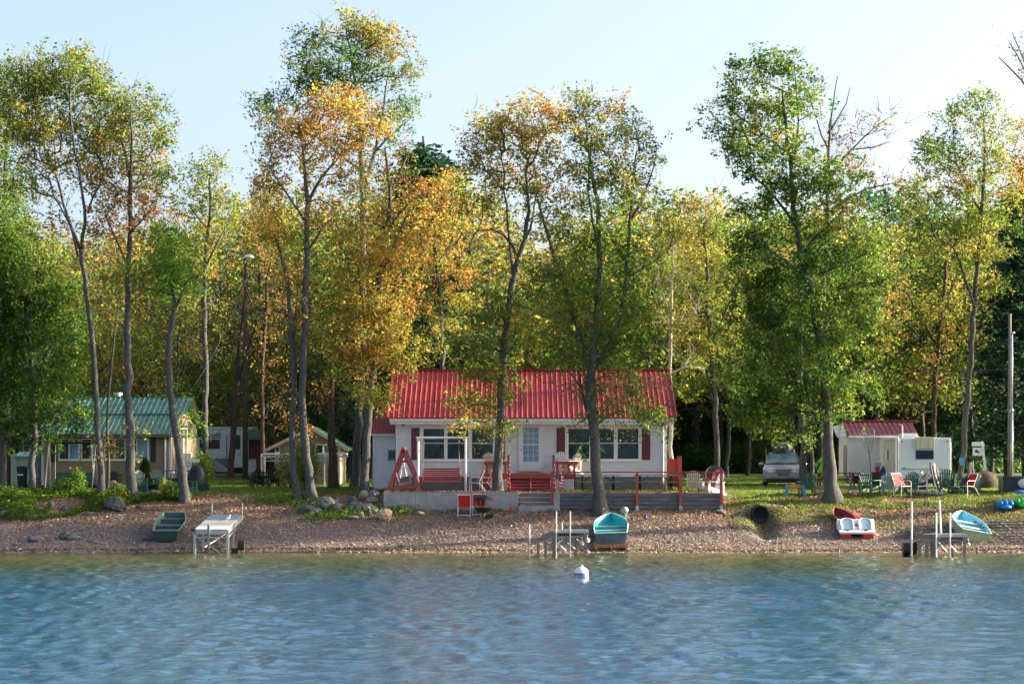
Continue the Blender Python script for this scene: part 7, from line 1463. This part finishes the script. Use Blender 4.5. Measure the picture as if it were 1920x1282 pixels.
for i, (px, py, w_, h_, lab) in enumerate([(764, 961, 24, 8, 'mossy low boulder at the foot of the concrete wall'), (786, 966, 22, 9, 'grey-green low boulder before the concrete wall'), (68, 1015, 32, 12, 'flat grey boulder on the beach, far left'), (121, 1011, 24, 14, 'dark grey boulder behind the pale one on the left beach'), (137, 1013, 24, 13, 'pale grey boulder on the left beach'), (176, 1019, 14, 9, 'small angular rock near the water on the left beach'), (192, 1020, 22, 6, 'low brownish rock beside the small angular one'), (135, 1035, 16, 7, 'small rock at the water line, left'), (8, 968, 20, 12, 'grey boulder under the weeds at the far left edge'),
      (95, 952, 16, 14, 'dark rock half buried in the weeds, left bank'), (122, 958, 18, 12, 'dark purple-grey rock in the weeds left of the big dark one'), (170, 966, 22, 8, 'low grey rock at the lower edge of the weeds'), (216, 958, 40, 26, 'large dark rock among the weeds below the straight ash'), (262, 954, 16, 8, 'brown rock right of the large dark rock in the weeds'), (30, 1022, 20, 6, 'flat low rock near the water, far left'), (205, 1011, 10, 5, 'little pale stone left of the dark green boat'), (280, 1012, 26, 6, 'flat pale stone by the stern of the dark green boat'), (282, 1006, 14, 5, 'small grey stone left of the dark green boat'), (1350, 962, 26, 8, 'grey flat stone right of the timber wall end'), (966, 985, 14, 7, 'pale bluish stone on the gravel left of the centre dock')]):
    stone('boulder', lab, px, py+1, groundY(py, px)+.1, w_, h_, 450+i, MC['dark_rock'] if 'dark' in lab or 'left bank' in lab else ROCK if 'brown' not in lab else ROCKW)
tag(MB().tube([P(96, 1016, 95.4)+Vector((3.6*0, 0, 0)), P(180, 1022, 95.2), P(196, 1021, 95.3)], .04, 5).build('driftwood', WOODG), 'thin grey driftwood stick lying near the water at the left', 'driftwood')
# culvert
py_ = 98.45; cxx = X_(1426, py_); r = thing('culvert_pipe', 'black corrugated drain pipe opening out of the bank below the lawn', 'pipe', (cxx, py_, Z_(963.5, py_)))
mb = MB(); rg_ = [(i*.06, .345 if i % 2 else .365) for i in range(28)]; vs = []; n = 24
for y, rr_ in rg_: vs += [(rr_*math.cos(2*math.pi*j/n), y, rr_*math.sin(2*math.pi*j/n)+y*.05) for j in range(n)]
for y in (0, .45): vs += [(.32*math.cos(2*math.pi*j/n), y, .32*math.sin(2*math.pi*j/n)) for j in range(n)]
k = len(rg_); fs = [(i*n+j, (i+1)*n+j, (i+1)*n+(j+1) % n, i*n+(j+1) % n) for i in range(k-1) for j in range(n)]
fs += [(k*n+j, j, (j+1) % n, k*n+(j+1) % n) for j in range(n)]+[(k*n+j, k*n+(j+1) % n, (k+1)*n+(j+1) % n, (k+1)*n+j) for j in range(n)]+[tuple((k+1)*n+j for j in range(n))]  # inner cap closes the pipe in black, standing in for its dark depth
mb.add(vs, fs); mb.build('pipe', mat('black_pipe', (.006, .006, .007), .6), r)
for i, (px, py) in enumerate([(1450, 948), (1462, 950), (1470, 952), (1478, 949), (1486, 952), (1444, 955), (1420, 980)]): stone('cobble', 'pale cobble lying at the mouth of the black drain pipe', px, py+2, groundY(py+1, px)+.05, 8, 5, 500+i, ROCKW, 'stone', 'cobbles by the drain pipe')
# buoy
BY_ = CH*F/(1081-HY); bx2 = X_(1090, BY_); r = thing('mooring_buoy', 'round white mooring buoy with a blue band floating before the centre dock', 'buoy', (bx2, BY_, 0)); 
MB().ball((0, 0, .10), .235, 20, 12).build('float', PLW, r, smooth=True); MB().lathe([(.237, .055), (.2385, .08), (.2385, .105), (.236, .13)], 24).build('band', mat('grey_blue_band', (.12, .18, .26), .5), r); MB().lathe([(.07, .32), (.06, .36), (.02, .38)], 10).tube([(-.04, 0, .37), (0, 0, .43), (.04, 0, .37)], .012, 5).build('ring', GALV, r)
# ---- docks
def dockbase(name, label, x, Y, z): return thing(name, label, 'dock', (x, Y, z))
# left dock
LY0 = CH*F/(1039-HY); r = dockbase('dock', 'raised aluminium dock with pale planks on the left beach, its legs in the shallow water', X_(400, LY0), LY0, 0)
zt1 = Z_(993, LY0); def_ = None
ang = R(1.5); ux_, uy_ = math.sin(ang), math.cos(ang)                  # the dock runs inland, a little to the right
xL0 = X_(365, LY0); Wd = X_(427, LY0)-xL0
def D_(u, v, z): return Vector((xL0+u+v*ux_, LY0+v*uy_, z+(v*.118 if z > .6 else 0)))         # u across, v inland
npl = 26; Ld = 4.2
for i in range(npl):
    v = i*Ld/npl; m_ = mat('white_dock_plank', (.60, .58, .54), .6, var=.1) if i < 16 else mat('grey_dock_plank', (.24, .29, .32), .6, var=.1)
    MB().add([D_(0, v, zt1), D_(Wd, v, zt1), D_(Wd, v+Ld/npl-.012, zt1), D_(0, v+Ld/npl-.012, zt1), D_(0, v, zt1+.03), D_(Wd, v, zt1+.03), D_(Wd, v+Ld/npl-.012, zt1+.03), D_(0, v+Ld/npl-.012, zt1+.03)], [(0, 3, 2, 1), (4, 5, 6, 7), (0, 1, 5, 4), (1, 2, 6, 5), (2, 3, 7, 6), (3, 0, 4, 7)]).build('plank', m_, r, True)
for u in (0, Wd): MB().bar(D_(u, -.02, zt1-.09), D_(u, Ld, zt1-.09), .05, .16).build('side_beam', GALV, r, True); MB().bar(D_(u, 0, zt1-.30), D_(u, 1.9, zt1-.30), .04, .05).bar(D_(u, 1.9, zt1-.3), D_(u, 2.2, zt1-.17), .04, .05).build('lower_rail', GALV, r, True)
MB().bar(D_(0, -.02, zt1-.09), D_(Wd, -.02, zt1-.09), .05, .14).bar(D_(0, 0, zt1-.30), D_(Wd, 0, zt1-.30), .04, .05).build('end_beam', GALV, r, True)
for (u, v, t_) in ((.0, 0, .09), (Wd, 0, .10), (.10, 1.5, .07), (Wd+.0, 1.5, .08)): MB().bar(D_(u, v, -.25 if v == 0 else .05), D_(u, v, zt1-.02), t_, t_).build('leg', GALV, r, True)
MB().bar(D_(Wd*.43, -.1, zt1-.75), D_(Wd*.43, -.1, zt1+.22), .09, .09).build('mooring_post', mat('blue_grey_post', (.14, .22, .28), .5), r, True)
MB().bar(D_(.05, -.02, .72), D_(Wd*.85, -.02, -.02), .03, .03).bar(D_(Wd*.3, .02, .3), D_(Wd*.95, 1.5, .75), .03, .03).bar(D_(Wd*.62, -.02, zt1-.32), D_(Wd*.9, .0, zt1-.62), .03, .03).build('brace', GALV, r, True)
for (u, v) in ((.06, Ld-.1), (Wd, Ld-.1)): MB().tube([D_(u, v, 1.0), D_(u, v, zt1+.52)], .028, 6).build('tall_post', GALV, r, True)
MB().box(X_(360, LY0)-.02, X_(366, LY0), LY0-.1, LY0+.1, zt1-.05, zt1+.06).build('bumper', BLACK, r, True)
for (px, py, ra) in ((453, 1021, .22), (441, 1033, .13)): c_ = P(px, py, LY0+.9); MB().tube([c_-Vector((.14, 0, 0)), c_+Vector((.12, 0, 0))], ra, 16).build('wheel', RUBBER, r, True)
text_mesh('ET', .22, BLACK, r, (D_(.32, .18, zt1+.034)-WL[r])[:], rot=(0, 0, -ang))
# seagull
sg_ = D_(Wd*.78, 1.7, zt1+.03); r = thing('seagull', 'seagull standing on the pale planks of the left dock', 'seagull', tuple(sg_)); 
gb = MB(); gb.tube([(-.26, 0, .12), (-.18, 0, .145), (-.06, 0, .165), (.04, 0, .185), (.09, 0, .22), (.105, 0, .27), (.115, 0, .31), (.13, 0, .335), (.15, 0, .34)], [.012, .03, .062, .068, .05, .034, .034, .036, .012], 10); gb.build('body', PLW, r, smooth=True)
for s_ in (-1, 1): MB().tube([(-.33, s_*.015, .105), (-.22, s_*.035, .14), (-.08, s_*.055, .18), (.02, s_*.05, .20)], [.006, .025, .04, .02], 8).build('wing', mat('gull_grey', (.24, .28, .33), .7), r, smooth=True)
MB().tube([(.15, 0, .338), (.19, 0, .33)], [.012, .003], 5).build('beak', mat('gull_yellow', (.6, .4, .05), .5), r); MB().tube([(0, .02, .13), (0, .02, 0)], .006, 4).tube([(0, -.02, .13), (0, -.02, 0)], .006, 4).build('leg', MC['gull_yellow'], r)
# centre dock: ramp and raised platform
CY0 = CH*F/(1043-HY); S2 = F/CY0; r = dockbase('dock', 'weathered centre dock with a ramp at its left and a raised platform', X_(1065, CY0), CY0, 0)
zp = Z_(994, CY0); C_ = lambda px, dy, z: Vector((X_(px, CY0), CY0+dy, z))
ddp = 1.5
for i in range(9):
    v = i*ddp/9; MB().box(X_(1037, CY0), X_(1103.5, CY0), CY0+v, CY0+v+ddp/9-.012, zp-.03, zp).build('plank', WOODG, r, True)
MB().box(X_(1037, CY0), X_(1103.5, CY0), CY0-.05, CY0-.002, zp-.10, zp+.02).build('end_beam', GALV, r, True); MB().box(X_(1040, CY0), X_(1102, CY0), CY0+ddp, CY0+ddp+.05, zp-.26, zp).build('rear_beam', WOODG, r, True)
for px in (1039, 1103): MB().box(X_(px, CY0)-.025, X_(px, CY0)+.025, CY0, CY0+ddp, zp-.16, zp-.031).build('side_beam', WOODG, r, True)
MB().tube([C_(1042, -.03, Z_(1006, CY0)), C_(1098, -.03, Z_(1006, CY0))], .022, 5).tube([C_(1042, -.03, Z_(1022, CY0)), C_(1064, -.03, Z_(1022, CY0))], .018, 5).tube([C_(1042, 0, Z_(1038, CY0)), C_(1066, 0, Z_(1038, CY0))], .018, 5).build('cross_rail', GALV, r, True)
for px, dy, zt_, w__ in ((1038, 0, zp-.1, .11), (1097.5, 0, zp-.1, .10), (1081, ddp, zp-.18, .09), (1046, ddp, zp-.18, .09)): MB().bar(C_(px, dy, -.3), C_(px, dy, zt_), w__, w__).build('leg', WOODG, r, True)
# ramp
rl = [(990, 1015.5), (1012, 1009), (1023, 1002), (1039, 997)]; rb_ = [(990, 1022), (1021, 1015), (1036, 1007.5)]
for i in range(16):
    t = i/16; px = 991+t*47; py = np.interp(px, [a for a, b in rl], [b for a, b in rl]); px2 = 991+(t+.058)*47; py2 = np.interp(px2, [a for a, b in rl], [b for a, b in rl])
    a, b_ = C_(px, .05, Z_(py, CY0)), C_(px2, .05, Z_(py2, CY0)); MB().add([a, b_, b_+Vector((0, 1.2, 0)), a+Vector((0, 1.2, 0))]+[q_-Vector((0, 0, .03)) for q_ in (a, b_, b_+Vector((0, 1.2, 0)), a+Vector((0, 1.2, 0)))], [(0, 1, 2, 3), (7, 6, 5, 4), (0, 4, 5, 1), (1, 5, 6, 2), (2, 6, 7, 3), (3, 7, 4, 0)]).build('ramp_board', WOODG, r, True)
for dy in (0, 1.25): 
    for k in range(3):
        A, B = C_(rl[k][0], dy, Z_(rl[k][1]+4, CY0)), C_(rl[k+1][0], dy, Z_(rl[k+1][1]+4, CY0)); MB().bar(A, B, .05, .17).build('ramp_beam', WOODG, r, True)
for px, t_, bt in ((1009, 1020, 1037), (1023, 1014, 1041)):
    A = C_(px, .0, Z_(t_, CY0)); B = C_(px, 0, Z_(bt, CY0)); MB().bar(A, Vector((B.x, B.y, -.2)), .11, .09).build('leg', WOODG, r, True)
for px, t_, bt in ((993, 982, 1036), (1043, 958, 1044), (1069, 958, 1044), (1055.5, 981, 994)): 
    dy = -.08 if px != 1055.5 else ddp; A = C_(px, dy, Z_(t_, CY0)); MB().tube([A, Vector((A.x, A.y, -.25 if bt > 1000 else zp))], .030, 6).build('pipe_post', mat('pale_pipe_steel', (.55, .57, .56), .4), r, True)
for a, b_ in (((1042, 1022), (1056, 1011)), ((1044, 1024), (1078, 1044)), ((1064, 1017), (1079, 1029)), ((1081, 1010), (1097, 1022)), ((1049, 1021), (1062, 1032)), ((1010, 1037), (1024, 1026))): MB().bar(C_(a[0], .1, Z_(a[1], CY0)), C_(b_[0], .3, Z_(b_[1], CY0)), .03, .03).build('brace', GALV, r, True)
for k, (px, py, s_) in enumerate(((1101.5, 1013, .10), (1091, 1018, .10))): tag(MB().ball((0, 0, 0), s_, 10, 8).tube([(0, 0, s_), (0, 0, .25)], .008, 4).build('float_ball', mat('ivory_float', (.70, .66, .55), .4), smooth=True, loc=(X_(px, CY0+.2), CY0+.2, Z_(py, CY0))), ('right' if k == 0 else 'left')+'-hand white float ball hanging from the right leg of the centre dock', 'float')
# right dock
RY0 = CH*F/(1042.5-HY); r = dockbase('dock', 'grey dock with a sagging ramp and tall white posts beside the aluminium boat', X_(1765, RY0), RY0, 0); zq = Z_(1001, RY0); E_ = lambda px, dy, z: Vector((X_(px, RY0), RY0+dy, z))
for i in range(8): MB().box(X_(1752, RY0), X_(1813.5, RY0), RY0+i*.16, RY0+i*.16+.148, zq-.03, zq).build('plank', WOODG, r, True)
MB().box(X_(1752, RY0), X_(1814, RY0), RY0-.06, RY0-.003, zq-.11, zq+.01).build('end_beam', GALV, r, True); MB().box(X_(1753, RY0), X_(1812, RY0), RY0+.02, RY0+.06, zq-.27, zq-.20).build('lower_beam', WOODG, r, True)
for px in (1753, 1813): MB().box(X_(px, RY0)-.025, X_(px, RY0)+.025, RY0, RY0+1.28, zq-.16, zq-.031).build('side_beam', WOODG, r, True)
for px, dy, w__ in ((1750, 0, .13), (1808.5, 0, .09), (1796, 1.2, .08), (1757, 1.2, .08)): MB().bar(E_(px, dy, -.3), E_(px, dy, zq-.03), w__, w__*.8).build('leg', WOODG, r, True)
for px, t_, bt in ((1724.5, 1014, 1036), (1738, 1014, 1040)): MB().bar(E_(px, 0, -.2), E_(px, 0, Z_(t_, RY0)), .12, .09).build('leg', WOODG, r, True)
rr2 = [(1711, 1011), (1716, 1002.5), (1724, 998), (1737, 1002), (1748, 1001)]
for i in range(15):
    px = 1711+i*2.5; py = np.interp(px, [a for a, b in rr2], [b for a, b in rr2]); MB().box(X_(px, RY0), X_(px+2.0, RY0), RY0+.02, RY0+1.2, Z_(py+1, RY0)-.0, Z_(py, RY0)).build('ramp_board', WOODG, r, True)
    MB().box(X_(px+.3, RY0), X_(px+1.6, RY0), RY0-.02, RY0+.015, Z_(py+8, RY0), Z_(py+.5, RY0)).build('baluster', WOODG, r, True)
MB().tube([E_(px, -.03, Z_(py, RY0)) for px, py in ((1712, 1016), (1722, 1009), (1735, 1013), (1750, 1012))], .022, 5).build('rope', mat('dull_rope', (.35, .32, .27), .8), r, True)
for px, t_, bt, rr_ in ((1708.5, 940, 1035, .040), (1754.5, 960.5, 1044, .034), (1780.5, 961, 1044, .034), (1772, 938.5, 1001, .040)):
    dy = 1.2 if px == 1772 else -.10; A = E_(px, dy, Z_(t_, RY0)); MB().tube([A, Vector((A.x+(.06 if px == 1772 else 0), A.y, -.25 if bt > 1010 else zq))], rr_, 8).build('tall_post', PLW, r, True)
for a, b_ in (((1761, 1016), (1779, 1034)), ((1784, 1023), (1797, 1034)), ((1727, 1030), (1736, 1022)), ((1765, 1020), (1757, 1030))): MB().bar(E_(a[0], .1, Z_(a[1], RY0)), E_(b_[0], .4, Z_(b_[1], RY0)), .03, .03).build('brace', GALV, r, True)
MB().tube([E_(1695, .2, .27), E_(1706.5, .2, .27)], .27, 16).build('wheel', BLACK, r, True); MB().tube([E_(1711, .5, .3), E_(1722, .5, .3)], .26, 16).build('wheel', RUBBER, r, True)
for px, lab in ((1804, 'white float ball under the platform of the right dock'), (1815.5, 'white float ball outside the right leg of the right dock')): tag(MB().ball((0, 0, 0), .075, 10, 8).tube([(0, 0, .07), (0, 0, .22)], .008, 4).build('float_ball', MC['ivory_float'], smooth=True, loc=(X_(px, RY0+.3), RY0+.3, Z_(1023 if px < 1810 else 1020.5, RY0))), lab, 'float')
# dismantled dock frames lying at the right edge
r = thing('dock_section', 'dismantled dock section of long dark slats lying on the gravel at the right edge', 'dock section', (X_(1895, 95.5), 95.5, .6))
for i in range(7):
    Yf = 94.8+i*.34; MB().box(X_(1866, 95.5)-.12*i+.1, X_(1950, 95.5), Yf, Yf+.10, gz(20, Yf)+.20, gz(20, Yf)+.25).build('slat', WOODG if i < 4 else mat('dark_slat', (.05, .06, .08), .7), r, True)
for px in (1872, 1912): MB().bar((X_(px, 95.5)+.15, 94.7, gz(20, 94.7)+.14), (X_(px, 95.5)-.6, 97.1, gz(20, 97.1)+.16), .07, .08).build('bearer', WOODG, r, True)
for i, (px, py) in enumerate(((1716, 1000), (1718, 1004), (1714, 996))): tag(MB().box(-.35, .25, 0, .5, 0, .05).build('board', mat('dark_slat', (.05, .06, .08), .7), loc=(X_(px, 95.6), 95.6, Z_(py, 95.6))), 'dark board stacked behind the ramp of the right dock', 'board', 'dark boards behind the right dock')
# ------------------------------------------------------------------ loose cover: pebbles, fallen leaves, grass, weeds
def scatter_solid(name, label, x, y, s, cols, seed, m):
    rng = np.random.default_rng(seed); n = len(x); z = GZ(x, y)
    o_ = np.array([[1, 0, 0], [0, 1, 0], [-1, 0, 0], [0, -1, 0], [0, 0, 1], [0, 0, -1]], float)
    th = rng.random(n)*6.28; c, s_ = np.cos(th), np.sin(th); sc = np.stack([s*(.7+.7*rng.random(n)), s*(.6+.5*rng.random(n)), s*(.35+.4*rng.random(n))], 1)
    v = o_[None]*sc[:, None]*(1+.25*rng.normal(size=(n, 6, 1))); vx = v[..., 0]*c[:, None]-v[..., 1]*s_[:, None]; vy = v[..., 0]*s_[:, None]+v[..., 1]*c[:, None]
    V = np.stack([vx+x[:, None], vy+y[:, None], v[..., 2]+z[:, None]+.3*sc[:, 2:3]], -1).reshape(-1, 3)
    tr = np.array([[0, 1, 4], [1, 2, 4], [2, 3, 4], [3, 0, 4]]); Fq = (np.arange(n)[:, None, None]*6+tr[None]).reshape(-1, 3)
    return tag(npmesh(name, V, Fq, m, False, np.repeat(cols, 6, 0)), label, None, None, 'stuff')
PEB = leafmat('pebble_stone', 0.0, .85)
rng = np.random.default_rng(77)
n = 120000; x = rng.uniform(-27, 27, n); y = 93.7+5.4*rng.random(n)**1.15; k = (y < 98.85) | (x < WX0) | (x > WX1); x, y = x[k], y[k]; n = len(x)
pal = np.array([(.20, .185, .175), (.30, .27, .25), (.13, .125, .13), (.36, .28, .22), (.24, .17, .14), (.42, .38, .34), (.17, .16, .17)])
cols = np.array([1.12, 1.01, .93])*pal[rng.integers(0, 7, n)]*(1+rng.normal(size=(n, 1))*.18); wv = np.clip((95.2-y)/1.2, 0, 1)[:, None]; cols = cols*(1-wv*.5)+np.array([.42, .31, .20])*wv*.5
scatter_solid('pebbles', 'grey and brown pebbles covering the beach', x, y, .022+.04*rng.random(n)**3, np.clip(cols, .02, .8), 5, PEB)
n = 900; x = rng.uniform(-27, 27, n); y = 93.5+1.5*rng.random(n); scatter_solid('shore_stones', 'larger stones along the water line', x, y, .05+.07*rng.random(n)**2, pal[rng.integers(0, 7, n)]*.9, 6, PEB)
def flat_leaves(name, label, x, y, z, size, pals, seed, m=LITTER):
    rng = np.random.default_rng(seed); n = len(x); p = np.stack([x, y, z+.012+.03*rng.random(n)], 1)
    a = rng.normal(size=(n, 3)); a[:, 2] *= .35; a /= np.linalg.norm(a, axis=1, keepdims=True); b_ = np.cross(a, np.array([0, 0, 1.])+.5*rng.normal(size=(n, 3))); b_ /= np.linalg.norm(b_, axis=1, keepdims=True)
    l = size*(.6+.8*rng.random(n))[:, None]; V = np.stack([p-a*l/2, p+b_*l*.3+[0, 0, .01], p+a*l/2, p-b_*l*.3+[0, 0, .01]], 1).reshape(-1, 3)
    pal = np.array(pals); c = np.clip(pal[rng.integers(0, len(pal), n)]*(1+rng.normal(size=(n, 1))*.25), .01, .8)
    return tag(npmesh(name, V, np.arange(n*4).reshape(-1, 4), m, False, np.repeat(c, 4, 0)), label, None, None, 'stuff')
LP = [(.34, .17, .09), (.42, .24, .12), (.26, .12, .07), (.48, .32, .17), (.20, .10, .06), (.40, .27, .06)]
n = 60000; x = rng.uniform(-27, 27, n); y = rng.uniform(96, 103.5, n); dn = fnoise(x, y, .5, 31)*sstep(96, 98.3, y)*(1-.75*sstep(100.6, 102.6, y)); k = rng.random(n) < dn*1.5; x, y = x[k], y[k]
ins = (x > WX0) & (x < WX1) & (y > 99) & (y < 99.35); x, y = x[~ins], y[~ins]
flat_leaves('fallen_leaves', 'fallen brown and orange leaves on the beach and lawn edge', x, y, GZ(x, y), .095, LP, 9)
n = 900; x = rng.uniform(X_(719, WY)+.05, X_(972, WY)-.05, n); y = rng.uniform(99.0, 99.28, n); flat_leaves('wall_top_leaves', 'fallen leaves lying on top of the concrete wall', x, y, np.full(n, Z_(922, WY)), .09, LP, 10)
n = 420; x = rng.uniform(rx0+.2, rx1-.2, n); t = rng.random(n)**1.3; y = ye+t*(ridY-ye); flat_leaves('roof_leaves', 'small fallen leaves on the red roof', x, y, ze+t*(ridZ-ze)+.045, .07, [(.16, .07, .05), (.30, .18, .06), (.10, .06, .04)], 11)
# grass blades
def grass(name, label, x, y, h, pals, seed):
    rng = np.random.default_rng(seed); n = len(x); z = GZ(x, y); th = rng.random(n)*6.28; w_ = .012+.012*rng.random(n); hh = h*(.6+.8*rng.random(n))
    d = np.stack([np.cos(th), np.sin(th), 0*th], 1)*w_[:, None]; ln = rng.normal(size=(n, 3))*hh[:, None]*.35; ln[:, 2] = hh
    b0 = np.stack([x, y, z-.01], 1); V = np.stack([b0-d, b0+d, b0+ln], 1).reshape(-1, 3); pal = np.array(pals); c = np.clip(pal[rng.integers(0, len(pal), n)]*(1+rng.normal(size=(n, 1))*.2), .01, .8)
    return tag(npmesh(name, V, np.arange(n*3).reshape(-1, 3), GRASSB, False, np.repeat(c, 3, 0)), label, None, None, 'stuff')
GP = [(.075, .155, .02), (.125, .205, .028), (.06, .125, .018), (.19, .22, .04)]
n = 420000; x = rng.uniform(-29, 29, n); y = 100.4+32*rng.random(n)**1.9; lim = 101.2+(fnoise(x, y*0, .3, 9)-.5)*2.0
inside_ = (x > WX0-.3) & (x < X_(1045, 100)); k = np.where(inside_, y > 104, y > np.where((x > WX0) & (x < WX1), 99.6, lim)) & ~((x > x0-.1) & (x < x1+.1) & (y > HY_) & (y < yb)) & (rng.random(n) < .35+fnoise(x, y, .9, 12))
k &= ~((x > x0) & (x < X_(1045, 101)) & (y > 99) & (y < 103))
x, y = x[k], y[k]; grass('lawn_grass', 'short green grass of the lawn', x, y, .085, GP, 12)
n = 70000; x = rng.uniform(X_(1365, 99), 27, n); y = rng.uniform(95.3, 101.8, n); k = (fnoise(x*.6, y*1.4, .9, 6) > .47) & (rng.random(n) < sstep(95.5, 100.5, y)*.9+.1*(fnoise(x, y, .5, 44) > .6)); grass('beach_grass', 'patches of grass on the upper part of the right beach', x[k], y[k], .09, GP+[(.10, .15, .03)], 13)
n = 20000; x = rng.uniform(-27, 27, n); y = rng.uniform(98.2, 101.5, n); k = fnoise(x, y, 1.1, 23) > .62; k &= ~((x > WX0) & (x < WX1) & (y > 98.9)); grass('edge_grass', 'tufts of dry grass at the edge between lawn and beach', x[k], y[k], .12, [(.22, .20, .06), (.12, .16, .03), (.30, .25, .10)], 14)
# weeds on the left bank
def bank(rng, n):
    x = rng.uniform(X_(-40, 99), X_(352, 99), n); t = rng.random(n); f = fnoise(x, t*4, .7, 61)
    ylo = 97.7+2.3*sstep(X_(60, 98), X_(330, 99), x)+.5*(f-.5); y = ylo+t*(101.4-ylo); d = fnoise(x, y, .55, 62); k = (d > .47)
    x, y, d = x[k], y[k], d[k]; h = .55*(d-.38)*1.9*(.3+rng.random(len(x))); return np.stack([x, y, GZ(x, y)+h], 1)
leaf_mass('bank_weeds', 'green weeds and groundcover on the left bank', 30000, bank, .085, [g_, bg_, (.05, .12, .02), (.10, .17, .02), (.22, .24, .03)], 71)
def mid(rng, n):
    c = np.array([(X_(px, 99.6), Yw, s_) for px, Yw, s_ in ((520, 100.3, .7), (545, 100.0, .6), (560, 99.6, .6), (590, 98.9, .5), (620, 98.6, .5), (650, 98.4, .5), (675, 98.6, .5), (700, 98.9, .35), (640, 97.9, .5), (600, 97.8, .4), (505, 100.0, .5), (765, 98.7, .35), (740, 98.8, .3))])
    i = rng.integers(0, len(c), n); x = c[i, 0]+rng.normal(size=n)*c[i, 2]; y = c[i, 1]+rng.normal(size=n)*.3; k = ~((x > WX0) & (y > 98.95)); x, y = x[k], y[k]
    return np.stack([x, y, GZ(x, y)+.28*rng.random(len(x))**1.5], 1)
leaf_mass('rock_weeds', 'low green weeds between the boulders', 6500, mid, .08, [g_, bg_, (.05, .12, .02), (.16, .19, .02)], 72)
def wallfoot(rng, n):
    x = rng.uniform(WX0, WX1, n); y = rng.uniform(98.6, 98.95, n); k = fnoise(x, x*0, 1.4, 66) > .55; x, y = x[k], y[k]; return np.stack([x, y, GZ(x, y)+.13*rng.random(len(x))], 1)
leaf_mass('wall_foot_weeds', 'little weeds growing at the foot of the walls', 1600, wallfoot, .06, [g_, (.16, .18, .03), (.05, .1, .02)], 73)

n = 5000; x = rng.uniform(-27, 27, n); y = 94.05+.10*rng.normal(size=n)+.25*(fnoise(x, x*0, .6, 81)-.5); flat_leaves('strand_line', 'dark line of washed-up bits along the water edge', x, y, GZ(x, y), .07, [(.05, .035, .02), (.09, .06, .03), (.14, .10, .06)], 83)
